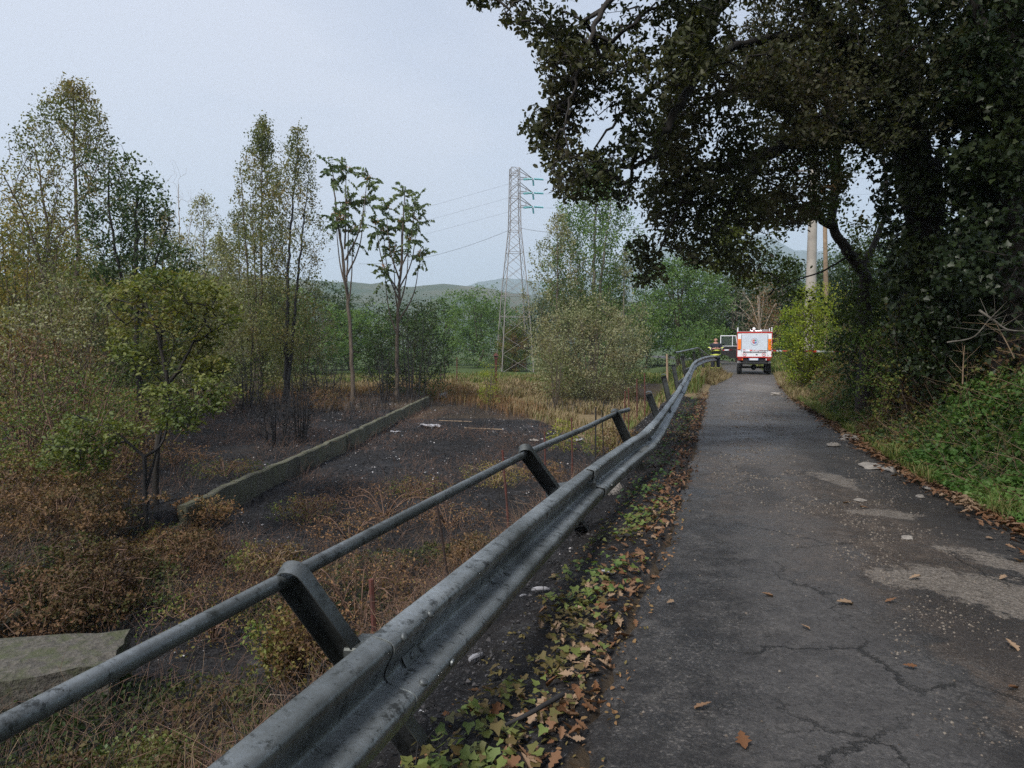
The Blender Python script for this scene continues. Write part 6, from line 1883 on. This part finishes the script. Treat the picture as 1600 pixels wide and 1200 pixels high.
def drybush(px, py, Y, w, h, seed, label, leafmat='lf_mixed', stem='twig_red', nl=10, leaf=.035, n=170, cat='bush', name='bramble_bush', gap=1.0):
    q = P(px, py, Y); b = (q.x, q.y, Hs(q.x, q.y))
    r = rg(seed)
    skel = []
    for s in range(9):
        a = s * 2.4 + r.uniform(-.5, .5); rr = w * .5 * r.uniform(.4, 1)
        skel.append(([(0, 0, -.05), (rr * .5 * math.cos(a), rr * .5 * math.sin(a), h * .7), (rr * math.cos(a), rr * math.sin(a), h * r.uniform(.5, 1.0))], .007 + .004 * w, .003))
    pts = ell(r, (0, 0, h * .45), (w * .55, w * .55, h * .6), n, .2); pts = pts[pts[:, 2] > .02]
    wd, tips, td, mids = plant(r, skel, pts, .0024, seg=.12, wob=.3, grow=.35, maxr=.01)
    parts = []
    if nl:
        parts = [('leaves', leaves(r, spray(r, tips, nl, .09), leaf, DIAMOND, svar=.5, up=.6), M[leafmat])]
    return make_plant(name, b, wd, parts, M[stem], label, cat, None, names=('stems', 'leaves'))
drybush(560, 790, 8.8, 1.9, .95, 301, 'twiggy brown bush above the handrail, largest on the slope', 'lf_brown', 'twig_red', 4, n=420)
drybush(470, 840, 7.6, 1.0, .75, 302, 'green and yellow leafed bramble above the handrail near the first post', 'lf_mixed', 'twig_red', 22, .045, n=260)
drybush(640, 870, 6.6, 1.2, .6, 303, 'leafless reddish bramble below the handrail in the middle', 'lf_slope_dead', 'twig_red', 2, n=300)
drybush(765, 815, 8.4, .9, .45, 304, 'low orange-brown scorched bush beside the guardrail beam', 'lf_scorch', 'twig_red', 26, .035, n=240, name='scorched_bush')
drybush(330, 880, 8.6, 1.6, .7, 305, 'thin reddish bramble in front of the wall, left of the first post', 'lf_mixed', 'twig_red', 5, n=260)
drybush(90, 800, 11.5, 2.6, 1.0, 306, 'orange-brown withered bush at the left edge below the trees', 'lf_scorch', 'twig_red', 22, .05, n=420, name='scorched_bush')
drybush(30, 700, 13.0, 2.4, 1.2, 307, 'dull olive bush at the left edge above the withered one', 'lf_mixed', 'twig_red', 20, .055, n=360)
drybush(180, 850, 10.6, 1.6, .6, 308, 'sparse bramble at the foot of the black-trunked sapling', 'lf_mixed', 'twig_tan', 12, .045, n=240)
drybush(265, 775, 12.0, 1.4, .5, 309, 'small leafy bramble on the wall beside the young oaks', 'lf_mixed', 'twig_red', 16, .05, n=180)
drybush(420, 770, 11.0, 1.2, .5, 310, 'yellowish grassy bramble right of the wall, in front of its pale face', 'lf_mixed', 'twig_tan', 14, .045, n=200)
drybush(600, 705, 15.0, 3.2, .6, 311, 'wide low mat of reddish dry brambles on the burnt ground', 'lf_brown', 'twig_red', 3, n=520)
drybush(700, 720, 14.0, 2.0, .5, 312, 'low reddish bramble right of the wide mat', 'lf_brown', 'twig_red', 3, n=300)
drybush(775, 680, 18.0, 1.6, .6, 313, 'straw-yellow tuft on the burnt ground left of the red stakes', 'lf_yellow', 'twig_tan', 5, .04, n=260, name='dry_bush')
drybush(960, 650, 16.5, 1.4, .7, 314, 'brownish weed clump just behind the free end of the handrail', 'lf_mixed', 'twig_tan', 14, .045, n=240)
drybush(60, 940, 8.6, 2.0, .85, 320, 'reddish brown bramble heaped against the near end of the wall', 'lf_slope_dead', 'twig_red', 14, .045, n=380)
drybush(150, 905, 9.2, 1.5, .7, 321, 'olive and brown bramble over the wall, left of the sapling foot', 'lf_slope', 'twig_red', 16, .045, n=300)
drybush(215, 1030, 5.6, .9, .3, 322, 'low green creeper hugging the right end of the concrete block', 'lf_cover', 'twig_tan', 18, .04, n=200)
drybush(90, 985, 7.2, 1.2, .16, 323, 'row of small yellow-green weeds behind the concrete block', 'lf_sap', 'twig_tan', 14, .035, n=160, name='weed')
drybush(60, 1090, 5.0, 1.2, .5, 324, 'yellow and red-brown weeds in front of the concrete block', 'lf_slope', 'twig_red', 16, .038, n=260)
drybush(285, 800, 11.2, 1.3, .6, 325, 'brown bramble covering the near end of the pale wall face', 'lf_slope_dead', 'twig_red', 12, .05, n=300)
drybush(140, 850, 9.9, 1.7, .85, 326, 'dense brown and olive bramble below the small yellow-green oak', 'lf_slope', 'twig_red', 18, .05, n=360)
drybush(330, 1050, 3.9, 1.0, .35, 327, 'leafy brown and green tangle between the block and the first post', 'lf_slope', 'twig_red', 18, .034, n=360)
drybush(120, 1160, 2.9, 1.0, .3, 328, 'brown-leaved bramble in the bottom left corner', 'lf_slope', 'twig_red', 18, .03, n=360)
drybush(318, 800, 14.0, 1.3, .55, 329, 'brown weeds hiding the near end of the exposed wall', 'lf_brown', 'twig_red', 10, .05, n=280)
drybush(230, 1130, 2.9, .9, .34, 315, 'small leafy weed low at the bottom left, below the handrail', 'lf_slope', 'twig_red', 14, .028, n=260)
drybush(880, 640, 24, 1.0, 1.0, 316, 'thin green weed standing at the edge of the burnt ground', 'lf_lime', 'twig_tan', 8, .06, n=120, name='weed')
drybush(500, 600, 34, 2.6, 1.1, 317, 'scorched yellowish scrub between the slender poplars and the trees of heaven', 'lf_scorch', 'twig_red', 8, .08, n=260, name='scorched_bush')
stuff('field_stalks', [sticks(24000, -22, 4, 8, 44, lambda x, y: (SL(x, y) > 3) & (y < edge_at(x)) & (fbm(x * .45, y * .45, 171) > .0), .4, .004, .06, 1.0, tilt=.7)], 'twig_red', 'scattered reddish dead stalks over the black ground')
stuff('field_twigs', [sticks(26000, -22, 4, 8, 44, lambda x, y: (SL(x, y) > 3) & (y < edge_at(x)) & (fbm(x * .4, y * .4, 173) > -.1), .40, .006, .05, 1.0, tilt=.8)], 'twig_black', 'charred twigs standing and lying over the black ground')
for k_, (px, py, Y, w, h, lab) in enumerate(((545, 745, 13.0, 1.8, .5, 'reddish dry bramble in front of the wall, nearest of the row'), (650, 690, 17.0, 1.6, .4, 'thin dry tuft beside the pale sheet on the black ground'), (850, 665, 19.0, 1.3, .5, 'pale dry tuft right of the long board'),
        (480, 740, 14.5, 1.4, .5, 'brownish bramble leaning on the pale wall face'), (270, 660, 19.0, 2.4, .5, 'reddish scrub on the black plot behind the young oaks'), (350, 700, 17.0, 1.8, .4, 'thin scorched stalks on the black plot behind the wall'))):
    drybush(px, py, Y, w, h, 340 + k_, lab, ('lf_brown', 'lf_mixed')[k_ % 2], 'twig_red', 4, .045, n=260)
# blackened shrubs in the plot behind the wall
def burntbush(px, base_y, top, Y, w, seed, label, n=260):
    q = P(px, base_y, Y); b = (q.x, q.y, Hs(q.x, q.y)); h = P(px, top, Y).z - b[2]
    r = rg(seed); skel = []
    for s in range(8):
        a = s * 2.4; rr = w * .4 * r.uniform(.2, 1)
        skel.append(([(rr * .5 * math.cos(a), rr * .5 * math.sin(a), -.05), (rr * .8 * math.cos(a), rr * .8 * math.sin(a), h * .5), (rr * math.cos(a), rr * math.sin(a), h * r.uniform(.7, 1))], .03, .008))
    pts = ell(r, (0, 0, h * .5), (w * .5, w * .5, h * .5), n, .2)
    wd, *_ = plant(r, skel, pts, .008, rise=.8, seg=.3, wob=.25, grow=.3, maxr=.02)
    make_plant('burnt_shrub', b, wd, [], M['twig_black'], label, 'burnt shrub', 'blackened shrubs behind the wall')
burntbush(430, 690, 600, 22, 1.7, 401, 'large blackened leafless shrub by the charred poplar trunk')
burntbush(470, 690, 585, 23, 1.3, 402, 'tall black leafless shrub right of the large blackened one')
burntbush(385, 640, 575, 33, 2.2, 403, 'blackened twigs around the short charred trunk at left')
burntbush(600, 615, 545, 40, 2.8, 404, 'black twiggy shrub between the two trees of heaven')
burntbush(645, 605, 490, 42, 3.4, 405, 'tall black twiggy shrub right of the trees of heaven')
burntbush(510, 610, 555, 40, 3.4, 406, 'low burnt shrub left of the first tree of heaven')
x, y = scatter_box(rng, 6000, -30, 6, 26, 46); k = visible(x, y) & (SL(x, y) > 3) & (x < Wx(y) + 30)
k &= (y > np.where(x < Wx(y), 30, 36)) & (fbm(x * .3, y * .3, 131) > -.1)
V1 = blades(rng, x[k], y[k], .7, .012, .6); stuff('charred_stalks', [V1], 'charflake', 'blackened dead stalks standing at the far side of the burnt plot')
x, y = scatter_box(rng, 26000, -30, 4, 36, 56); k = visible(x, y) & (np.abs(y - edge_at(x)) < 5) & (fbm(x * .3, y * .3, 133) > -.3); x = x[k]; y = y[k]
stuff('reddish_stalks', [blades(rng, x, y, .62, .014, .6)], 'lf_brown', 'reddish-brown scorched stalks along the edge of the burnt plot')

# ---- right bank: brambles, ivy, nettles
def bank_growth(n, mat, size, tm, cond, hfun, nm, lab, up=.8, droop=.2, y0=3.2, y1=36, ypow=1.6):
    y = y0 + (y1 - y0) * rng.uniform(size=n) ** ypow; s = .12 + 5.5 * rng.uniform(size=n) ** 1.25
    x = Rx(y) + s / .96
    k = visible(x, y, 1.15) & cond(x, y, s); x, y, s = x[k], y[k], s[k]
    hh = hfun(x, y, s); top = rng.uniform(.0, 1.0, len(x)) ** .45
    C = np.stack([x, y, H(x, y) + hh * top], 1)
    szf = 1 + .035 * np.maximum(0, y - 8)
    Vv, Ff, rr = leaves(rng, C, size, tm, svar=.45, up=up, droop=droop)
    Vv = ((Vv.reshape(len(C), -1, 3) - C[:, None]) * szf[:, None, None] + C[:, None]).reshape(-1, 3)
    stuff(nm, [(Vv, Ff, rr)], mat, lab)
hb = lambda x, y, s: (.10 + .85 * sstep(.0, 1.4, s)) * (.45 + .75 * np.clip(fbm(x * .8, y * .8, 141) + .5, 0, 1.3))
n1 = lambda x, y: fbm(x * .55, y * .55, 143)
hb2 = lambda x, y, s: (.08 + .62 * sstep(.0, 1.2, s)) * (.25 + 1.15 * np.clip(fbm(x * 1.7, y * 1.7, 142) + .45, 0, 1.3))
bank_growth(26000, 'lf_mixed', .045, DIAMOND, lambda x, y, s: (y < 10.5) & (fbm(x * 1.6, y * 1.6, 145) < .1), hb2, 'bank_weeds', 'mixed olive and brown weeds between the nettles on the right bank', y0=3.4, y1=10.5, ypow=1.0)
bank_growth(7000, 'lf_scorch', .045, DIAMOND, lambda x, y, s: (y < 10.5) & (fbm(x * 1.3, y * 1.3, 146) > .15), hb2, 'bank_dead_leaves', 'dead leaves caught in the nettles on the right bank', y0=3.4, y1=10.5, ypow=1.0)
yy_ = 3.4 + 20 * rng.uniform(size=16000) ** 1.0; ss_ = .02 + 1.2 * rng.uniform(size=16000) ** 1.5; xx_ = Rx(yy_) + ss_; kk_ = visible(xx_, yy_, 1.1) & (fbm(xx_ * 1.1, yy_ * 1.1, 147) > -.1); xx_, yy_ = xx_[kk_], yy_[kk_]
stuff('verge_grass', [blades(rng, xx_, yy_, .20 + .14 * fbm(xx_ * 2, yy_ * 2, 148), .003 + .0004 * yy_, .9)], 'grass_green', 'thin yellow-green grass along the foot of the right bank')

bank_growth(70000, 'lf_nettle', .058, IVY, lambda x, y, s: (y < 10.5) & (s < 3.6) & (fbm(x * 1.6, y * 1.6, 145) > -.42), hb2, 'nettle_patch', 'bright green nettles and creepers at the foot of the right bank', 1.0, .1, 3.6, 10.5, 1.0)
bank_growth(60000, 'lf_mixed', .05, DIAMOND, lambda x, y, s: (y > 8) & (n1(x, y) < .35), hb, 'bank_brambles', 'olive and brown brambles covering the right bank')
bank_growth(42000, 'lf_dkgreen', .055, ROUND, lambda x, y, s: (y > 7) & (n1(x, y) > -.25), hb, 'bank_undergrowth', 'dark green undergrowth on the right bank below the oak')
bank_growth(9000, 'lf_scorch', .05, DIAMOND, lambda x, y, s: (y > 8) & (fbm(x * .9, y * .9, 149) > .12), lambda *a: hb(*a) * 1.1, 'bank_withered', 'withered rusty leaves in patches on the right bank')
# dry leaves at its foot
y = 4 + 26 * rng.uniform(size=9000) ** 1.4; s = rng.normal(size=9000) * .16 + .14; x = Rx(y) + s; k = visible(x, y)
C = np.stack([x[k], y[k], np.where(s[k] > 0, H(x[k], y[k]), .02) + rng.uniform(.012, .06, k.sum())], 1)
stuff('leaf_litter', [leaves(rng, C, .07, OAK, flat=.5, svar=.4)], 'lf_litter', 'fallen brown oak leaves along the foot of the right bank')
# sticks in the bank
def bank_sticks(n, mat, nm, lab, L, r):
    y = 4 + 24 * rng.uniform(size=n) ** 1.4; s = .3 + 4.5 * rng.uniform(size=n); x = Rx(y) + s; k = visible(x, y); x, y, s = x[k], y[k], s[k]
    n = len(x); d = rng.normal(size=(n, 3)); d[:, 2] = np.abs(d[:, 2]) * .8; d /= np.linalg.norm(d, axis=1)[:, None]
    A = np.stack([x, y, H(x, y) + hb(x, y, s) * rng.uniform(.1, .9, n)], 1); l = (L * rng.uniform(.3, 1.6, n))[:, None]; B = A + d * l
    mid = (A + B) / 2 + rng.normal(size=(n, 3)) * l * .12; rr = r * rng.uniform(.5, 1.5, n)
    a1 = prisms(A, mid, rr, rr * .8); a2 = prisms(mid, B, rr * .8, rr * .3)
    stuff(nm, [(a1[0], a1[1], None), (a2[0], a2[1], None)], mat, lab)
bank_sticks(4200, 'twig_tan', 'bank_stalks', 'thin dry stalks poking out of the right bank', .4, .003)
bank_sticks(3000, 'twig_red', 'bank_stems', 'reddish bramble stems arching out of the right bank', .5, .003)
def fallen_branch(seq, r0, seed, label, mat='bark_grey'):
    r0 *= .6
    pts = [P(*q) for q in seq]; b = pts[0]
    root = empty('dead_branch', b); tag(root, label, 'branch')
    r = rg(seed); rel = [tuple(p - b) for p in pts]
    path = smooth_path(rel, 24); V, Fc = tubes(path, np.linspace(r0, r0 * .35, 24), 7)
    link('limb', bulk('limb', V, [Fc], smooth=True), M[mat], root)
    A = []; B = []
    for k in range(9):
        a = path[r.integers(4, 23)]; d = r.normal(size=3); d[2] = abs(d[2]); d /= np.linalg.norm(d); A.append(a); B.append(a + d * r.uniform(.1, .35))
    V, Fc = prisms(np.array(A), np.array(B), r0 * .3, r0 * .12, 4); link('twigs', bulk('twigs', V, [Fc]), M[mat], root)['kind'] = 'stuff'
fallen_branch([(1530, 485, 8.6), (1552, 500, 8.5), (1575, 515, 8.4), (1615, 518, 8.2)], .028, 1, 'pale crooked dead branch on the bank at the right edge, upper of two')
fallen_branch([(1480, 535, 8.8), (1520, 527, 8.6), (1545, 500, 8.5), (1565, 480, 8.4)], .018, 2, 'thin forked dead branch left of the pale crooked one on the bank')
fallen_branch([(1504, 600, 8.4), (1505, 570, 8.4), (1507, 540, 8.4)], .016, 3, 'upright bare brown stick on the bank below the dead branches', 'twig_tan')
fallen_branch([(1585, 560, 7.8), (1570, 530, 7.9), (1556, 505, 8.0)], .012, 4, 'slanting thin stick at the right edge under the pale branch', 'twig_tan')

# ---- things on the road: gravel, stones, single leaves
x, y = scatter_box(rng, 420000, -1, 14, 2.2, 30, 1.6)
dens = np.zeros(len(x))
for cx, cy, rx, ry, ro, am in ((3.05, 6.0, .62, 1.7, -.27, .9), (3.3, 9.3, .6, 3.2, -.28, .6), (5.6, 16, .7, 6, -.3, .5), (2.35, 3.6, .32, 1.0, -.45, .7), (2.75, 2.9, .3, .6, -.2, .5), (4.3, 8.4, .25, 2.2, -.3, .5)):
    dx, dy = x - cx, y - cy; ca, sa = math.cos(ro), math.sin(ro)
    dens = np.maximum(dens, am * np.clip(1.35 - ((dx * ca + dy * sa) / rx) ** 2 - ((dy * ca - dx * sa) / ry) ** 2, 0, 1))
k = visible(x, y) & (x > Lx(y) + .2) & (x < Rx(y) + .1) & (rng.uniform(size=len(x)) < dens * (fbm(x * 2.2, y * 2.2, 152) > -.12) * .95 + .014 + .05 * (x > Rx(y) - .4))
x, y = x[k], y[k]
n = len(x); s = (.0040 + .0005 * y) * (.35 + 1.9 * rng.uniform(size=n) ** 2.5)
T = np.array([(1, 0, 0), (-.5, .8, 0), (-.5, -.8, 0), (.1, 0, .8)], float); ang = rng.uniform(0, 6.28, n)
ca, sa = np.cos(ang), np.sin(ang)
Vx = T[None, :, 0] * ca[:, None] - T[None, :, 1] * sa[:, None]; Vy = T[None, :, 0] * sa[:, None] + T[None, :, 1] * ca[:, None]
V = np.stack([x[:, None] + Vx * s[:, None], y[:, None] + Vy * s[:, None], road_z(x, y)[:, None] + (T[None, :, 2] - .1) * s[:, None]], -1).reshape(-1, 3)
Fc = (np.array([(0, 1, 3), (1, 2, 3), (2, 0, 3)])[None] + (np.arange(n) * 4)[:, None, None]).reshape(-1, 3)
stuff('gravel', [(V, Fc, np.repeat(rng.uniform(0, 1, n), 4))], 'gravel', 'loose gravel strewn down the worn middle of the road')
stone_spots = ((1302, 697, .10, 'flat pale stone nearest the bank among those at the road bend', .4), (1360, 730, .17, 'long flat pale slab in the row of stones at the right road edge', .22), (1390, 736, .09, 'small white stone next to the long pale slab', .45),
               (1330, 688, .14, 'brown stone half under the bank plants at the road edge', .45), (1453, 763, .07, 'flat grey stone right of the row, near the dead leaves', .35), (1438, 777, .05, 'small pale pebble below the flat grey stone', .4),
               (1344, 783, .05, 'small pale stone lying alone on the worn asphalt', .4), (1285, 646, .13, 'pale stone on the right road edge farther back', .3), (961, 771, .10, 'rounded tan rock under the guardrail beyond the second post', .8),
               (1212, 617, .16, 'dark lump by the verge in front of the truck', .35), (1418, 842, .05, 'little brown pebble beside the round pale patch', .4), (1470, 768, .06, 'flat grey chip close to the leaf litter', .3))
for i, (px, py, s, lab, fl) in enumerate(stone_spots):
    g = G(px, py, .01)
    for _ in range(6): g = G(px, py, max(Hs(g.x, g.y), float(road_z(g.x, g.y)) if Lx(g.y) < g.x < Rx(g.y) else -9))
    r = rg(500 + i); vs = []; nu, nv = 9, 6
    for a in range(nv + 1):
        for b in range(nu):
            th = math.pi * a / nv; ph = 2 * math.pi * b / nu; k = 1 + .16 * r.normal()
            vs.append((s * k * math.sin(th) * math.cos(ph) * 1.2, s * .8 * k * math.sin(th) * math.sin(ph), s * fl * k * math.cos(th)))
    fs = [(a * nu + b, a * nu + (b + 1) % nu, (a + 1) * nu + (b + 1) % nu, (a + 1) * nu + b) for a in range(nv) for b in range(nu)]
    o = MB().add(vs, fs).build('stone', M['stone']); o.location = (g.x, g.y, g.z + s * fl * .45); o.rotation_euler = (0, 0, r.uniform(0, 3))
    tag(o, lab, 'stone', 'stones along the road')
lf_spots = ((1160, 1157, .10, 'curled brown oak leaf lying alone near the bottom of the road'), (1198, 932, .07, 'tan leaf on smooth asphalt left of the gravel'), (1318, 947, .11, 'dark orange curled leaf in the middle of the gravel'),
            (1393, 945, .07, 'pinkish leaf right of the dark orange curled one'), (1428, 907, .08, 'orange leaf at the tip of the large pale patch'), (1580, 1010, .09, 'yellow-orange leaf at the right edge on the pale patch'),
            (1582, 1080, .07, 'small red-brown leaf at the right edge below the yellow one'), (1420, 1047, .06, 'small reddish leaf on plain asphalt right of centre'), (1325, 787, .08, 'orange leaf beside the lone pale stone'),
            (1351, 795, .07, 'tan leaf just right of the orange one by the lone stone'), (1590, 873, .09, 'tan leaf at the right edge above the pale patch'), (1257, 983, .06, 'dark red leaf left of the gravel strip'),
            (1545, 840, .08, 'light brown leaf below the litter at the right bank'), (1150, 667, .09, 'faded leaf far up the road near the left wheel track'), (1566, 903, .07, 'small tan leaf on dark asphalt at the right'), (1100, 1103, .08, 'pinkish torn leaf on the left part of the road near the litter'),
            (1047, 940, .06, 'pinkish leaf on the cracked left edge of the road'))
for i, (px, py, s, lab) in enumerate(lf_spots):
    g = G(px, py, .016); r = rg(600 + i)
    V, Fs, rn = leaves(r, np.array([[0, 0, .018]]), s, OAK, svar=0, flat=.3)
    o = link('fallen_leaf', bulk('fallen_leaf', V, Fs, rn), M['lf_litter']); o.location = (g.x, g.y, float(road_z(g.x, g.y)) + .004)
    tag(o, lab, 'leaf', 'single fallen leaves on the road')
# litter bits under the rail one can pick out
for i, (px, py, s, lab, mt) in enumerate(((845, 928, .13, 'grey burnt bottle-shaped tube under the near guardrail', 'sheet'), (818, 938, .06, 'small white scrap left of the grey tube under the guardrail', 'sheet'), (745, 1035, .12, 'bluish shard on the ash right of the near guardrail joint', 'sheet'), (950, 900, .09, 'silvery scrap under the guardrail near the green leaves', 'sheet'))):
    g = G(px, py, -.2)
    for _ in range(8): g = G(px, py, Hs(g.x, g.y))
    o = MB().tube([(-s / 2, 0, 0), (-s * .2, 0, .006), (s * .25, 0, .006), (s / 2, .01, 0)], [s * .08, s * .13, s * .12, s * .05], 8).build('debris_piece', M[mt], None, True)
    o.location = (g.x, g.y, g.z + .03); o.rotation_euler = (0, R(6), (.3, .6, .9, -.4)[i]); tag(o, lab, 'debris')
stick = [G(790, 1155, -.02), G(830, 1135, .0), G(880, 1105, .01)]
V, Fc = tubes(smooth_path([tuple(q + Vector((0, 0, .06))) for q in stick], 16), np.linspace(.008, .012, 16), 6)
tag(link('burnt_stick', bulk('burnt_stick', V, [Fc], smooth=True), M['twig_black']), 'black burnt stick lying across the leaves at the bottom beside the road', 'stick')
